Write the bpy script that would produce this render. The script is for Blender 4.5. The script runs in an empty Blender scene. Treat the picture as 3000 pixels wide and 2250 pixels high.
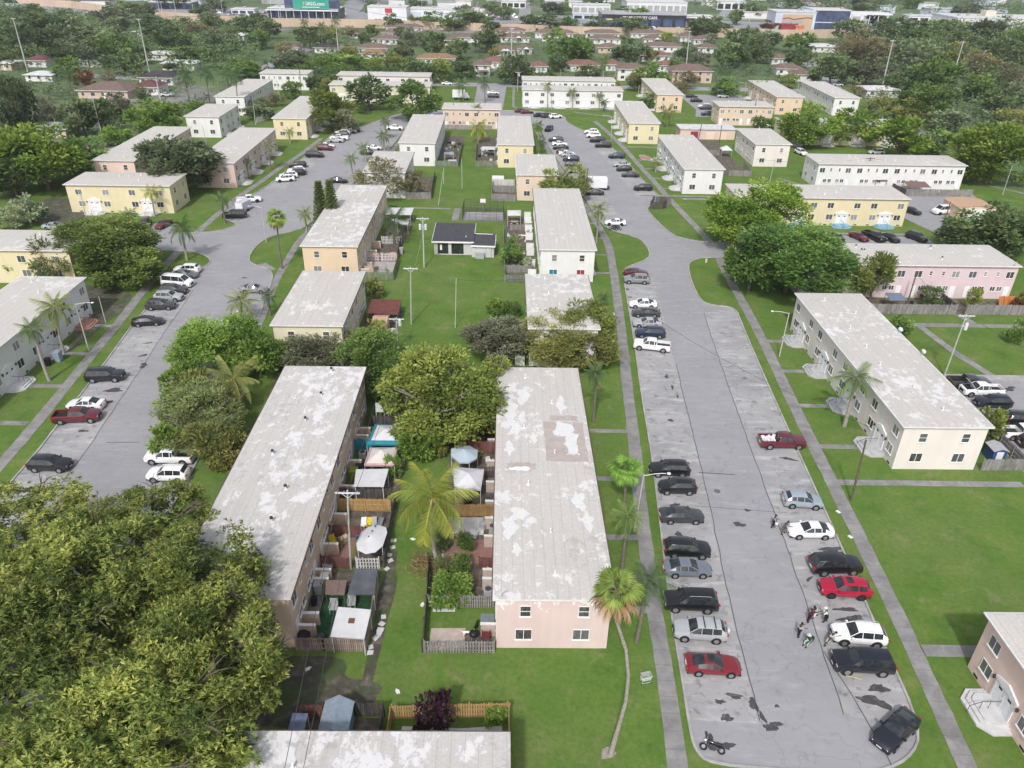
import bpy, bmesh, math, random
import numpy as np
from mathutils import Vector, Matrix
from mathutils.geometry import tessellate_polygon
random.seed(11); rng=np.random.default_rng(11)
R=math.radians
sc=bpy.context.scene; COL=sc.collection
# ------------------------------------------------------------------ helpers
class MB:
    """collects geometry, builds ONE mesh"""
    def __init__(s): s.v=[]; s.f=[]; s.m=[]
    def add(s,vs,fs,m=0):
        o=len(s.v); s.v+=[tuple(p) for p in vs]; s.f+=[tuple(i+o for i in f) for f in fs]; s.m+=[m]*len(fs)
    def box(s,x0,x1,y0,y1,z0,z1,m=0,rot=0,c=None):
        vs=[(x,y,z) for z in (z0,z1) for y in (y0,y1) for x in (x0,x1)]
        if rot:
            cx,cy=c or ((x0+x1)/2,(y0+y1)/2); ca,sa=math.cos(rot),math.sin(rot)
            vs=[(cx+(x-cx)*ca-(y-cy)*sa,cy+(x-cx)*sa+(y-cy)*ca,z) for x,y,z in vs]
        s.add(vs,[(0,2,3,1),(4,5,7,6),(0,1,5,4),(2,6,7,3),(0,4,6,2),(1,3,7,5)],m)
    def tube(s,pts,rad,n=8,m=0,cap=True):
        pts=[Vector(p) for p in pts]; k=len(pts)
        if not hasattr(rad,'__len__'): rad=[rad]*k
        vs=[]
        for i,p in enumerate(pts):
            d=(pts[min(i+1,k-1)]-pts[max(i-1,0)]).normalized()
            a=Vector((0,0,1)) if abs(d.z)<.95 else Vector((1,0,0))
            u=d.cross(a).normalized(); w=d.cross(u)
            for j in range(n):
                t=2*math.pi*j/n; vs.append(p+(u*math.cos(t)+w*math.sin(t))*rad[i])
        fs=[(i*n+j,i*n+(j+1)%n,(i+1)*n+(j+1)%n,(i+1)*n+j) for i in range(k-1) for j in range(n)]
        if cap: fs+=[tuple(range(n))[::-1],tuple((k-1)*n+j for j in range(n))]
        s.add(vs,fs,m)
    def cyl(s,x,y,z0,z1,r0,r1=None,n=12,m=0): s.tube([(x,y,z0),(x,y,z1)],[r0,r0 if r1 is None else r1],n,m)
    def poly(s,pts,z,m=0):
        tri=tessellate_polygon([[Vector((p[0],p[1],0)) for p in pts]])
        vs=[(p[0],p[1],z if len(p)<3 else p[2]) for p in pts]
        out=[]
        for t in tri:
            a,b,c=[Vector(vs[i]) for i in t]
            out.append(t if (b-a).cross(c-a).z>0 else t[::-1])
        s.add(vs,out,m)
    def prism(s,pts,z0,z1,m=0,mt=None):
        n=len(pts); area=sum(pts[i][0]*pts[(i+1)%n][1]-pts[(i+1)%n][0]*pts[i][1] for i in range(n))
        if area<0: pts=pts[::-1]
        vs=[(x,y,z0) for x,y in pts]+[(x,y,z1) for x,y in pts]
        s.add(vs,[(i,(i+1)%n,n+(i+1)%n,n+i) for i in range(n)],m)
        s.poly(pts,z1,m if mt is None else mt)
    def sphere(s,c,r,n=10,k=6,m=0,sz=1):
        vs=[(c[0]+r*math.sin(math.pi*i/k)*math.cos(2*math.pi*j/n),c[1]+r*math.sin(math.pi*i/k)*math.sin(2*math.pi*j/n),c[2]+r*sz*math.cos(math.pi*i/k)) for i in range(k+1) for j in range(n)]
        s.add(vs,[(i*n+j,(i+1)*n+j,(i+1)*n+(j+1)%n,i*n+(j+1)%n) for i in range(k) for j in range(n)],m)
    def mesh(s,name,mats,smooth=False):
        me=bpy.data.meshes.new(name); me.from_pydata([tuple(p) for p in s.v],[],s.f)
        for m in mats: me.materials.append(m)
        if len(mats)>1: me.polygons.foreach_set('material_index',s.m)
        if smooth:
            me.shade_smooth()
            me.set_sharp_from_angle(angle=R(38))
        me.validate(); me.update(); return me
    def build(s,name,mats,parent=None,smooth=False,loc=None):
        if not isinstance(mats,(list,tuple)): mats=[mats]
        return put(name,s.mesh(name,mats,smooth),parent,loc or (0,0,0))
def put(name,me,parent=None,loc=(0,0,0),rz=0,mat=None,scale=None):
    o=bpy.data.objects.new(name,me); COL.objects.link(o); o.location=loc
    if rz: o.rotation_euler=(0,0,rz)
    if scale: o.scale=scale
    if parent: o.parent=parent
    if mat is not None:
        o.material_slots[0].link='OBJECT'; o.material_slots[0].material=mat
    return o
def tag(o,label=None,cat=None,group=None,kind=None):
    if label: o['label']=label
    if cat: o['category']=cat
    if group: o['group']=group
    if kind: o['kind']=kind
    return o
def thing(name,label,cat,loc=(0,0,0),rz=0,group=None):
    o=bpy.data.objects.new(name,None); COL.objects.link(o); o.location=loc; o.rotation_euler=(0,0,rz)
    o.empty_display_size=.3
    return tag(o,label,cat,group)
def struct(name,mb,mat,label=None):
    o=mb.build(name,mat); o['kind']='structure'
    if label: o['label']=label
    return o
# ------------------------------------------------------------------ materials
MATS={}
def nt(name):
    m=bpy.data.materials.new(name); m.use_nodes=True; t=m.node_tree; t.nodes.clear()
    out=t.nodes.new('ShaderNodeOutputMaterial'); b=t.nodes.new('ShaderNodeBsdfPrincipled')
    t.links.new(b.outputs[0],out.inputs[0]); MATS[name]=m
    return m,t,b
def nd(t,ty,**kw):
    n=t.nodes.new(ty)
    for k,v in kw.items():
        if k in n.inputs.keys(): n.inputs[k].default_value=v
        else: setattr(n,k,v)
    return n
def coord(t,kind='Object',rand=True,scale=(1,1,1)):
    tc=nd(t,'ShaderNodeTexCoord'); mp=nd(t,'ShaderNodeMapping'); mp.inputs['Scale'].default_value=scale
    src=tc.outputs[kind]
    if kind=='World':
        pass
    if rand:
        oi=nd(t,'ShaderNodeObjectInfo'); mu=nd(t,'ShaderNodeMath',operation='MULTIPLY'); mu.inputs[1].default_value=77
        t.links.new(oi.outputs['Random'],mu.inputs[0]); t.links.new(mu.outputs[0],mp.inputs['Location'])
    t.links.new(src,mp.inputs[0]); return mp.outputs[0]
def noise(t,vec,scale,detail=4,rough=.55,dist=0):
    n=nd(t,'ShaderNodeTexNoise'); n.inputs['Scale'].default_value=scale; n.inputs['Detail'].default_value=detail
    n.inputs['Roughness'].default_value=rough; n.inputs['Distortion'].default_value=dist
    t.links.new(vec,n.inputs['Vector']); return n.outputs['Fac']
def ramp(t,fac,stops,interp='LINEAR'):
    r=nd(t,'ShaderNodeValToRGB'); r.color_ramp.interpolation=interp; e=r.color_ramp.elements
    while len(e)<len(stops): e.new(.5)
    for i,(p,c) in enumerate(stops):
        e[i].position=p; e[i].color=(c if len(c)==4 else (*c,1)) if hasattr(c,'__len__') else (c,c,c,1)
    t.links.new(fac,r.inputs[0]); return r.outputs[0]
def mix(t,fac,a,b,mode='MIX'):
    m=nd(t,'ShaderNodeMix',data_type='RGBA',blend_type=mode)
    for s,v in ((m.inputs[0],fac),(m.inputs[6],a),(m.inputs[7],b)):
        if hasattr(v,'is_output'): t.links.new(v,s)
        else: s.default_value=(v if not hasattr(v,'__len__') else (*v,1)[:4])
    return m.outputs[2]
def bump(t,b,h,st=.3,d=.02):
    n=nd(t,'ShaderNodeBump'); n.inputs['Strength'].default_value=st; n.inputs['Distance'].default_value=d
    t.links.new(h,n.inputs['Height']); t.links.new(n.outputs[0],b.inputs['Normal'])
def M(name,col,rough=.75,var=.12,scale=2.5,metal=0,spec=.3,rand=True,det=4,coat=0):
    if name in MATS: return MATS[name]
    m,t,b=nt(name); v=coord(t,'Object',rand); n=noise(t,v,scale,det)
    lo=tuple(max(0,c*(1-var*1.6)) for c in col); hi=tuple(min(1,c*(1+var)) for c in col)
    t.links.new(ramp(t,n,[(.3,lo),(.7,hi)]),b.inputs['Base Color'])
    b.inputs['Roughness'].default_value=rough; b.inputs['Metallic'].default_value=metal
    b.inputs['Specular IOR Level'].default_value=spec
    if coat: b.inputs['Coat Weight'].default_value=coat; b.inputs['Coat Roughness'].default_value=.06
    return m
def roofmat(name,base,white,grey,wt,gt,st=(1,.45,1)):
    m,t,b=nt(name); v=coord(t,'Object',True,st); v2=coord(t,'Object',True,(1,1,1))
    big=noise(t,v2,.10,3); n1=noise(t,v,.75,12,.74,.25); n2=noise(t,v2,1.1,12,.76,.3); n3=noise(t,v2,5,5); st2=noise(t,coord(t,'Object',True,(2.2,.12,1)),1.2,3)
    c=ramp(t,n3,[(.3,tuple(x*.9 for x in base)),(.7,tuple(x*1.06 for x in base))])
    c=mix(t,ramp(t,st2,[(.4,0),(.75,.35)]),c,tuple(x*.8 for x in base))
    seam=nd(t,'ShaderNodeTexBrick'); seam.inputs['Scale'].default_value=1; seam.inputs['Mortar Size'].default_value=.018; seam.inputs['Brick Width'].default_value=9; seam.inputs['Row Height'].default_value=.95
    seam.inputs['Color1'].default_value=(1,1,1,1); seam.inputs['Color2'].default_value=(.97,.97,.97,1); seam.inputs['Mortar'].default_value=(.72,.71,.70,1)
    rot=nd(t,'ShaderNodeMapping'); rot.inputs['Rotation'].default_value=(0,0,R(90)); t.links.new(v2,rot.inputs[0]); t.links.new(rot.outputs[0],seam.inputs['Vector'])
    c=mix(t,1.0,c,seam.outputs[0],'MULTIPLY')
    ad=nd(t,'ShaderNodeMath',operation='ADD'); t.links.new(n1,ad.inputs[0]); sc_=nd(t,'ShaderNodeMath',operation='MULTIPLY'); sc_.inputs[1].default_value=.5; t.links.new(big,sc_.inputs[0]); t.links.new(sc_.outputs[0],ad.inputs[1])
    c=mix(t,ramp(t,ad.outputs[0],[(wt-.01,0),(wt+.035,.95)]),c,white)
    ad2=nd(t,'ShaderNodeMath',operation='ADD'); t.links.new(n2,ad2.inputs[0]); s2=nd(t,'ShaderNodeMath',operation='MULTIPLY'); s2.inputs[1].default_value=.45; t.links.new(noise(t,v2,.16,2),s2.inputs[0]); t.links.new(s2.outputs[0],ad2.inputs[1])
    c=mix(t,ramp(t,ad2.outputs[0],[(gt-.01,0),(gt+.04,.85)]),c,grey)
    t.links.new(c,b.inputs['Base Color']); b.inputs['Roughness'].default_value=.85; b.inputs['Specular IOR Level'].default_value=.2
    bump(t,b,n2,.25,.03); return m
roofmat('roof_peeling',(.50,.48,.46),(.63,.62,.625),(.38,.365,.36),.80,.82,(1,.6,1))
roofmat('roof_worn',(.51,.485,.46),(.62,.61,.61),(.395,.37,.35),.80,.85,(1,.7,1))
roofmat('roof_clean',(.52,.495,.465),(.60,.59,.58),(.39,.365,.34),.86,.92,(1,.7,1))
def wallmat(name,col,flake=0):
    m,t,b=nt(name); v=coord(t,'Object',True); n=noise(t,v,.35,5); st=noise(t,coord(t,'Object',True,(1.6,1.6,.1)),1.0,4); fine=noise(t,v,14,2)
    c=ramp(t,n,[(.3,tuple(x*.92 for x in col)),(.7,col)])
    c=mix(t,ramp(t,st,[(.45,0),(.9,.32)]),c,tuple(x*.68 for x in col))
    c=mix(t,.06,c,fine,'MULTIPLY')
    if flake:
        sp=nd(t,'ShaderNodeSeparateXYZ'); tc=nd(t,'ShaderNodeTexCoord'); t.links.new(tc.outputs['Object'],sp.inputs[0])
        zz=nd(t,'ShaderNodeMapRange'); zz.inputs['From Min'].default_value=2.5; zz.inputs['From Max'].default_value=6; zz.inputs['To Max'].default_value=.3; t.links.new(sp.outputs[2],zz.inputs[0])
        ad=nd(t,'ShaderNodeMath',operation='ADD'); t.links.new(noise(t,v,1.1,8,.65,.8),ad.inputs[0]); t.links.new(zz.outputs[0],ad.inputs[1])
        c=mix(t,ramp(t,ad.outputs[0],[(.79,0),(.80,.9)]),c,(.78,.77,.76))
    t.links.new(c,b.inputs['Base Color']); b.inputs['Roughness'].default_value=.85; b.inputs['Specular IOR Level'].default_value=.2; bump(t,b,fine,.15,.01)
    return m
WALL=dict(pinkpale=((.70,.555,.53),1),tan=((.66,.51,.38),0),cream=((.74,.685,.64),0),white=((.74,.73,.72),0),peach=((.70,.55,.44),0),yellow=((.72,.63,.42),0),paleyellow=((.68,.63,.47),0),orange=((.71,.55,.40),0),lilac=((.67,.53,.555),0),salmon=((.80,.60,.535),0),salmonpale=((.69,.53,.47),0))
for k,(c,fl) in WALL.items(): wallmat('wall_'+k,c,fl)
def foliage(name,c0,c1,c2,trans=.34):
    m,t,b=nt('leaf_'+name); at=nd(t,'ShaderNodeAttribute',attribute_name='tint'); oi=nd(t,'ShaderNodeObjectInfo')
    v=coord(t,'Object',True); n=noise(t,v,.5,3)
    ad=nd(t,'ShaderNodeMath',operation='ADD'); t.links.new(at.outputs['Fac'],ad.inputs[0])
    q=nd(t,'ShaderNodeMapRange'); q.inputs['To Min'].default_value=-.22; q.inputs['To Max'].default_value=.22; t.links.new(n,q.inputs[0]); t.links.new(q.outputs[0],ad.inputs[1])
    c=ramp(t,ad.outputs[0],[(.08,c0),(.5,c1),(.92,c2)])
    hs=nd(t,'ShaderNodeHueSaturation'); t.links.new(c,hs.inputs['Color'])
    hv=nd(t,'ShaderNodeMapRange'); hv.inputs['To Min'].default_value=.8; hv.inputs['To Max'].default_value=1.2; t.links.new(oi.outputs['Random'],hv.inputs[0]); t.links.new(hv.outputs[0],hs.inputs['Value'])
    t.links.new(hs.outputs[0],b.inputs['Base Color']); b.inputs['Roughness'].default_value=.55; b.inputs['Specular IOR Level'].default_value=.25
    out=[x for x in t.nodes if x.type=='OUTPUT_MATERIAL'][0]; tr=nd(t,'ShaderNodeBsdfTranslucent'); t.links.new(hs.outputs[0],tr.inputs[0])
    ms=nd(t,'ShaderNodeMixShader'); ms.inputs[0].default_value=trans; t.links.new(b.outputs[0],ms.inputs[1]); t.links.new(tr.outputs[0],ms.inputs[2]); t.links.new(ms.outputs[0],out.inputs[0])
    return m
FOL=dict(bright=((.036,.074,.014),(.072,.128,.025),(.135,.20,.045)),green=((.026,.055,.014),(.052,.095,.024),(.095,.145,.04)),bgreen=((.026,.058,.014),(.052,.102,.025),(.095,.155,.042)),
 dgreen=((.024,.042,.020),(.047,.075,.033),(.08,.115,.05)),dgreen2=((.034,.05,.032),(.062,.086,.052),(.10,.13,.075)),dark=((.016,.028,.016),(.030,.048,.024),(.055,.075,.036)),
 dkgrey=((.03,.038,.03),(.058,.068,.052),(.09,.10,.07)),olive=((.042,.052,.017),(.088,.10,.032),(.15,.155,.055)),olive2=((.036,.052,.014),(.080,.105,.028),(.14,.165,.05)),olive3=((.032,.058,.015),(.070,.105,.027),(.125,.165,.045)),
 ogreen=((.036,.055,.012),(.078,.108,.020),(.13,.165,.04)),ogreen2=((.034,.07,.012),(.080,.135,.022),(.14,.20,.04)),grey=((.040,.046,.034),(.078,.088,.064),(.135,.145,.112)),gnarl=((.048,.050,.030),(.098,.098,.058),(.155,.150,.095)),twiggy=((.040,.056,.024),(.082,.105,.045),(.14,.165,.075)),
 brown=((.042,.040,.022),(.085,.078,.044),(.14,.125,.075)),yolive=((.038,.058,.014),(.084,.114,.026),(.16,.185,.052)),ybright=((.032,.068,.010),(.072,.122,.018),(.14,.188,.034)),ybig=((.030,.060,.010),(.066,.108,.017),(.125,.165,.034)),
 silver=((.06,.085,.055),(.12,.155,.10),(.2,.23,.16)),silver2=((.05,.07,.05),(.09,.12,.085),(.15,.18,.12)),purple=((.022,.008,.018),(.052,.020,.040),(.10,.045,.075)),rust=((.09,.04,.02),(.17,.075,.035),(.25,.12,.06)),
 near=((.026,.044,.012),(.074,.104,.025),(.205,.225,.066)),
 coconut=((.032,.060,.012),(.080,.112,.018),(.185,.175,.036)),coconut2=((.030,.052,.014),(.068,.098,.026),(.14,.155,.045)),gcoconut=((.04,.055,.02),(.085,.105,.035),(.16,.16,.06)),royal=((.020,.045,.015),(.045,.080,.027),(.09,.125,.045)),palmdark=((.014,.034,.016),(.030,.060,.025),(.06,.09,.04)),
 fan=((.04,.075,.018),(.085,.13,.03),(.16,.20,.06)),fanlush=((.035,.085,.015),(.075,.15,.028),(.14,.23,.06)),date=((.028,.06,.018),(.06,.10,.03),(.12,.16,.06)),straw=((.16,.11,.06),(.28,.20,.12),(.42,.33,.22)),pgrey=((.05,.06,.045),(.09,.10,.07),(.14,.15,.10)),conifer=((.03,.05,.018),(.06,.09,.03),(.11,.14,.05)))
for k,v in FOL.items(): foliage(k,*[tuple(min(.7,x*(2.15 if k=='near' else 1.0 if k in('straw','purple','rust') else 2.35)*q+.008) for x,q in zip(c,(1.06,1.0,.82))) for c in v])
M('bark',(.13,.105,.085),.9,.35,6); M('bark_pale',(.27,.245,.21),.9,.3,5); M('palm_trunk',(.33,.30,.265),.9,.25,8); M('palm_trunk_dark',(.17,.15,.125),.9,.3,8)
M('concrete_pole',(.43,.42,.41),.8,.1,3); M('wood_pole',(.13,.10,.08),.85,.25,6); M('pole_green',(.40,.43,.38),.7,.12,4); M('metal_grey',(.42,.43,.45),.45,.08,4,.3); M('metal_white',(.60,.61,.635),.45,.06,4); M('metal_dark',(.06,.06,.065),.5,.1,5)
M('roof_flake',(.62,.61,.61),.85,.06,3); M('white_paint',(.76,.755,.75),.55,.06,3); M('fascia',(.70,.69,.68),.6,.08,2); M('gutter',(.10,.07,.06),.6,.1,3); M('pipe_white',(.70,.69,.68),.6,.1,6); M('pipe_dark',(.04,.04,.045),.6,.1,6)
M('concrete',(.38,.365,.36),.9,.14,1.2); M('concrete_light',(.55,.54,.55),.9,.10,1.0); M('stoop_grey',(.42,.425,.43),.85,.10,1.5); M('stoop_blue',(.22,.38,.48),.8,.12,1.5); M('brick_step',(.38,.20,.16),.9,.15,4)
M('door_white',(.76,.76,.78),.5,.05,3); M('door_green',(.17,.20,.20),.6,.1,3)
m,t,b=nt('window_glass'); oi=nd(t,'ShaderNodeObjectInfo'); c=ramp(t,oi.outputs['Random'],[(0,(.025,.028,.033)),(.45,(.06,.065,.07)),(.7,(.14,.15,.155)),(.9,(.30,.29,.28))]); n=noise(t,coord(t,'Object',True,(3,3,.4)),3,3); c=mix(t,ramp(t,n,[(.5,0),(.62,.35)]),c,(.24,.24,.235)); t.links.new(c,b.inputs['Base Color']); b.inputs['Roughness'].default_value=.08; b.inputs['Specular IOR Level'].default_value=.6
M('curtain_blue',(.02,.17,.25),.5,.1,4); M('curtain_red',(.28,.035,.07),.5,.1,4)
m,t,b=nt('car_glass'); n=noise(t,coord(t,'Object',True),2,2); t.links.new(ramp(t,n,[(.3,(.012,.014,.017)),(.7,(.035,.042,.048))]),b.inputs['Base Color']); b.inputs['Roughness'].default_value=.05; b.inputs['Specular IOR Level'].default_value=.7
M('tyre',(.018,.018,.019),.85,.15,8); M('rim',(.42,.42,.44),.35,.1,8,.7); M('rim_dark',(.05,.05,.055),.4,.1,8,.5); M('trim_black',(.02,.02,.022),.6,.1,6); M('chrome',(.60,.60,.62),.2,.05,6,.9); M('lamp_glass',(.75,.77,.80),.12,.05,6); M('tail_red',(.35,.02,.02),.25,.1,6); M('plate',(.70,.70,.72),.5,.05,8)
CARC=dict(black=(.012,.012,.014),navyblack=(.012,.014,.022),dkgrey=(.045,.048,.054),grey=(.14,.15,.16),steel=(.16,.19,.225),silver=(.42,.43,.45),greysilver=(.26,.26,.275),white=(.80,.80,.81),red=(.21,.012,.022),brightred=(.42,.005,.035),maroon=(.13,.014,.026),navy=(.018,.032,.075),tealdark=(.02,.05,.055),tealgrey=(.09,.13,.145),beige=(.40,.38,.34),bluesilver=(.33,.385,.44),blackgrey=(.05,.05,.055))
for k,c in CARC.items(): M('paint_'+k,c,.28,.05,1.5,.0 if k=='white' else .15,.5,coat=.9)
def boards(name,c0,c1,w=.16):
    m,t,b=nt(name); v=coord(t,'Object',True,(1,1,.12)); n=noise(t,v,4.5,3); n2=noise(t,coord(t,'Object',True),.6,3)
    c=ramp(t,n,[(.3,c0),(.7,c1)]); c=mix(t,ramp(t,n2,[(.45,0),(.8,.5)]),c,tuple(x*.6 for x in c0)); t.links.new(c,b.inputs['Base Color']); b.inputs['Roughness'].default_value=.9; return m
boards('fence_grey',(.15,.14,.135),(.34,.325,.31)); boards('fence_pinkbrown',(.16,.11,.095),(.42,.33,.29)); boards('fence_dark',(.035,.03,.03),(.13,.115,.11)); boards('fence_new',(.33,.20,.075),(.52,.35,.15)); boards('fence_red',(.09,.035,.03),(.24,.10,.09)); boards('fence_green',(.10,.13,.085),(.26,.29,.21)); boards('fence_white',(.45,.44,.44),(.68,.67,.68)); boards('fence_pinkwhite',(.50,.40,.40),(.70,.60,.60)); boards('deck_wood',(.14,.12,.11),(.26,.235,.22))
M('tarp_white',(.58,.58,.60),.6,.05,1.2); M('tarp_cream',(.58,.545,.52),.6,.05,1.2); M('tarp_teal',(.03,.21,.28),.6,.12,1.5); M('tarp_pink',(.52,.33,.35),.6,.1,1.5); M('tarp_blue',(.38,.45,.52),.5,.06,1.2); M('tarp_grey',(.10,.105,.125),.6,.15,1); M('sheet_red',(.15,.052,.042),.6,.2,1.5); M('sheet_white',(.60,.60,.63),.5,.08,2); M('shingle_tan',(.46,.30,.20),.85,.12,4); M('shingle_brown',(.17,.115,.10),.85,.15,5); M('shed_blue',(.27,.33,.40),.6,.07,2); M('roof_blue',(.16,.20,.30),.6,.1,2); M('shingle_dark',(.065,.065,.075),.85,.25,3); M('club_wall',(.50,.495,.49),.85,.05,2)
M('turf',(.02,.075,.03),.95,.3,2); M('paver_red',(.26,.14,.125),.9,.12,5); M('paver_tan',(.45,.37,.32),.9,.1,2); M('plastic_white',(.70,.70,.71),.4,.04,4); M('plastic_grey',(.36,.37,.385),.5,.06,4); M('plastic_yellow',(.62,.46,.02),.45,.05,4); M('plastic_black',(.015,.015,.02),.45,.1,4); M('plastic_blue',(.04,.08,.22),.5,.1,4); M('lime',(.20,.27,.02),.6,.1,3); M('orange_wood',(.45,.17,.05),.8,.15,3); M('box_tan',(.53,.40,.31),.85,.1,2); M('maroon_cloth',(.16,.03,.04),.8,.1,4); M('straw_dead',(.34,.24,.15),.95,.3,3); M('dog_white',(.74,.72,.69),.8,.05,6); M('dog_black',(.015,.013,.013),.7,.1,6); M('trailer_white',(.74,.74,.76),.4,.05,1.5); M('trailer_grey',(.50,.51,.54),.4,.08,1.5)
M('skin_dark',(.075,.042,.030),.6,.05,6); M('hair_black',(.010,.009,.009),.7,.1,10); M('cloth_grey',(.28,.27,.265),.85,.1,8); M('cloth_black',(.016,.015,.017),.85,.1,8); M('cloth_maroon',(.055,.012,.028),.8,.1,8); M('cloth_white',(.70,.68,.67),.85,.06,8); M('cloth_pink',(.52,.44,.44),.85,.06,8); M('cloth_green',(.02,.085,.055),.8,.12,8); M('cloth_greylt',(.50,.47,.45),.85,.08,8); M('cloth_brown',(.15,.115,.10),.85,.1,8); M('hat_cream',(.62,.57,.48),.85,.06,8); M('shoe_dark',(.02,.018,.018),.6,.1,8); M('cloth_mint',(.36,.48,.43),.8,.08,8)
M('bung_white',(.68,.67,.66),.85,.06,1); M('bung_tan',(.55,.42,.33),.85,.06,1)
for k,c in dict(brown=(.165,.115,.100),red=(.205,.105,.088),orange=(.24,.15,.095),tan=(.17,.12,.10),white=(.56,.555,.565),darkred=(.13,.055,.06),dark=(.055,.048,.052),greyblue=(.30,.33,.37)).items(): M('rf_'+k,c,.9,.16,.9)
M('sound_wall',(.52,.40,.31),.9,.09,.08); M('com_white',(.66,.66,.68),.7,.06,.1); M('com_dark',(.030,.033,.042),.3,.25,.2); M('com_blue',(.07,.09,.16),.15,.3,.2); M('com_lblue',(.52,.58,.66),.5,.06,.2); M('com_grey',(.36,.36,.38),.8,.1,.1); M('sign_green',(.03,.30,.215),.5,.05,.2); M('sign_red',(.45,.04,.06),.5,.05,.5); M('com_tan',(.50,.37,.25),.8,.08,.1); M('com_brown',(.16,.08,.06),.8,.1,.3); M('com_orange',(.55,.20,.09),.7,.06,.3); M('com_red',(.28,.04,.05),.7,.1,.3); M('sign_yellow',(.55,.44,.17),.5,.05,.3); M('teal_roof',(.10,.33,.32),.6,.1,.3)
# ground
m,t,b=nt('grass'); v=coord(t,'Object',False); a=noise(t,v,.035,3); n=noise(t,v,.22,6,.6,.3); n2=noise(t,v,2.2,5,.65); n3=noise(t,v,14,3,.7)
c=ramp(t,n,[(.26,(.070,.128,.026)),(.42,(.100,.178,.034)),(.58,(.130,.200,.042)),(.74,(.215,.228,.085))])
c=mix(t,ramp(t,a,[(.35,0),(.7,.4)]),c,(.098,.186,.033)); c=mix(t,ramp(t,noise(t,v,.075,7,.7,.5),[(.46,0),(.64,.55)]),c,(.165,.205,.070)); c=mix(t,ramp(t,noise(t,v,.5,8,.72,.4),[(.56,0),(.72,.6)]),c,(.055,.105,.030)); c=mix(t,ramp(t,noise(t,v,.31,8,.72,.4),[(.56,0),(.70,.6)]),c,(.25,.24,.125))
c=mix(t,ramp(t,n2,[(.25,.45),(.6,0)]),c,(.040,.090,.020)); c=mix(t,ramp(t,n2,[(.62,0),(.82,.4)]),c,(.21,.225,.10)); c=mix(t,.5,c,ramp(t,n3,[(.25,.35),(.75,1.4)]),'MULTIPLY')
t.links.new(c,b.inputs['Base Color']); b.inputs['Roughness'].default_value=.95; b.inputs['Specular IOR Level'].default_value=.1; bump(t,b,n3,.5,.04)
m,t,b=nt('far_ground'); v=coord(t,'Object',False); n=noise(t,v,.012,4); n2=noise(t,v,.09,5)
c=ramp(t,n,[(.3,(.05,.085,.028)),(.5,(.085,.14,.045)),(.57,(.11,.15,.06)),(.62,(.20,.195,.185)),(.72,(.26,.255,.25))]); c=mix(t,ramp(t,n2,[(.5,0),(.7,.7)]),c,(.05,.085,.028)); t.links.new(c,b.inputs['Base Color']); b.inputs['Roughness'].default_value=.95
def asphalt(name,c0,c1,stain,wear):
    m,t,b=nt(name); v=coord(t,'Object',False); n=noise(t,v,.12,4); n2=noise(t,v,.9,8,.65,.5); n3=noise(t,v,18,2); n4=noise(t,coord(t,'Object',False,(.35,1.4,1)),.8,7,.65,.3)
    c=ramp(t,n,[(.3,c0),(.7,c1)]); c=mix(t,ramp(t,n4,[(.52,0),(.72,wear)]),c,tuple(x*1.28 for x in c1)); c=mix(t,ramp(t,n2,[(.55,0),(.66,stain*.5),(.78,stain)]),c,tuple(x*.34 for x in c0)); c=mix(t,.22,c,ramp(t,n3,[(.25,.45),(.75,1)]),'MULTIPLY')
    vo=nd(t,'ShaderNodeTexVoronoi',feature='DISTANCE_TO_EDGE'); vo.inputs['Scale'].default_value=.16; wv=nd(t,'ShaderNodeVectorMath',operation='ADD'); t.links.new(v,wv.inputs[0])
    nn=nd(t,'ShaderNodeTexNoise'); nn.inputs['Scale'].default_value=.5; nn.inputs['Detail'].default_value=5; t.links.new(v,nn.inputs['Vector']); ms=nd(t,'ShaderNodeVectorMath',operation='SCALE'); ms.inputs['Scale'].default_value=2.6; t.links.new(nn.outputs['Color'],ms.inputs[0]); t.links.new(ms.outputs[0],wv.inputs[1]); t.links.new(wv.outputs[0],vo.inputs['Vector'])
    c=mix(t,ramp(t,vo.outputs['Distance'],[(.003,.28),(.008,0)]),c,tuple(x*.5 for x in c0))
    t.links.new(c,b.inputs['Base Color']); b.inputs['Roughness'].default_value=.88; b.inputs['Specular IOR Level'].default_value=.25; bump(t,b,n3,.2,.01); return m
asphalt('asphalt',(.28,.277,.292),(.32,.317,.332),.35,.5); asphalt('asphalt_bay',(.265,.26,.268),(.39,.384,.388),1.0,1.0); asphalt('asphalt_far',(.25,.25,.26),(.31,.31,.32),.3,.3)
m,t,b=nt('sidewalk'); v=coord(t,'Object',False); n=noise(t,v,.5,7,.65,.4); n2=noise(t,v,6,3); uv=nd(t,'ShaderNodeTexCoord'); sp=nd(t,'ShaderNodeSeparateXYZ'); t.links.new(uv.outputs['UV'],sp.inputs[0]); fr=nd(t,'ShaderNodeMath',operation='FRACT'); t.links.new(sp.outputs[0],fr.inputs[0])
c=ramp(t,n,[(.3,(.165,.158,.158)),(.5,(.235,.227,.226)),(.75,(.345,.335,.33))]); c=mix(t,.25,c,ramp(t,n2,[(.3,.5),(.7,1)]),'MULTIPLY'); c=mix(t,ramp(t,fr.outputs[0],[(.0,.6),(.03,0)],'CONSTANT'),c,(.10,.10,.09)); t.links.new(c,b.inputs['Base Color']); b.inputs['Roughness'].default_value=.9
M('kerb',(.36,.35,.345),.9,.2,.8); m,t,b=nt('soil'); v=coord(t,'Object',False); n=noise(t,v,.9,7,.65,.5); n2=noise(t,v,.35,4)
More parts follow.
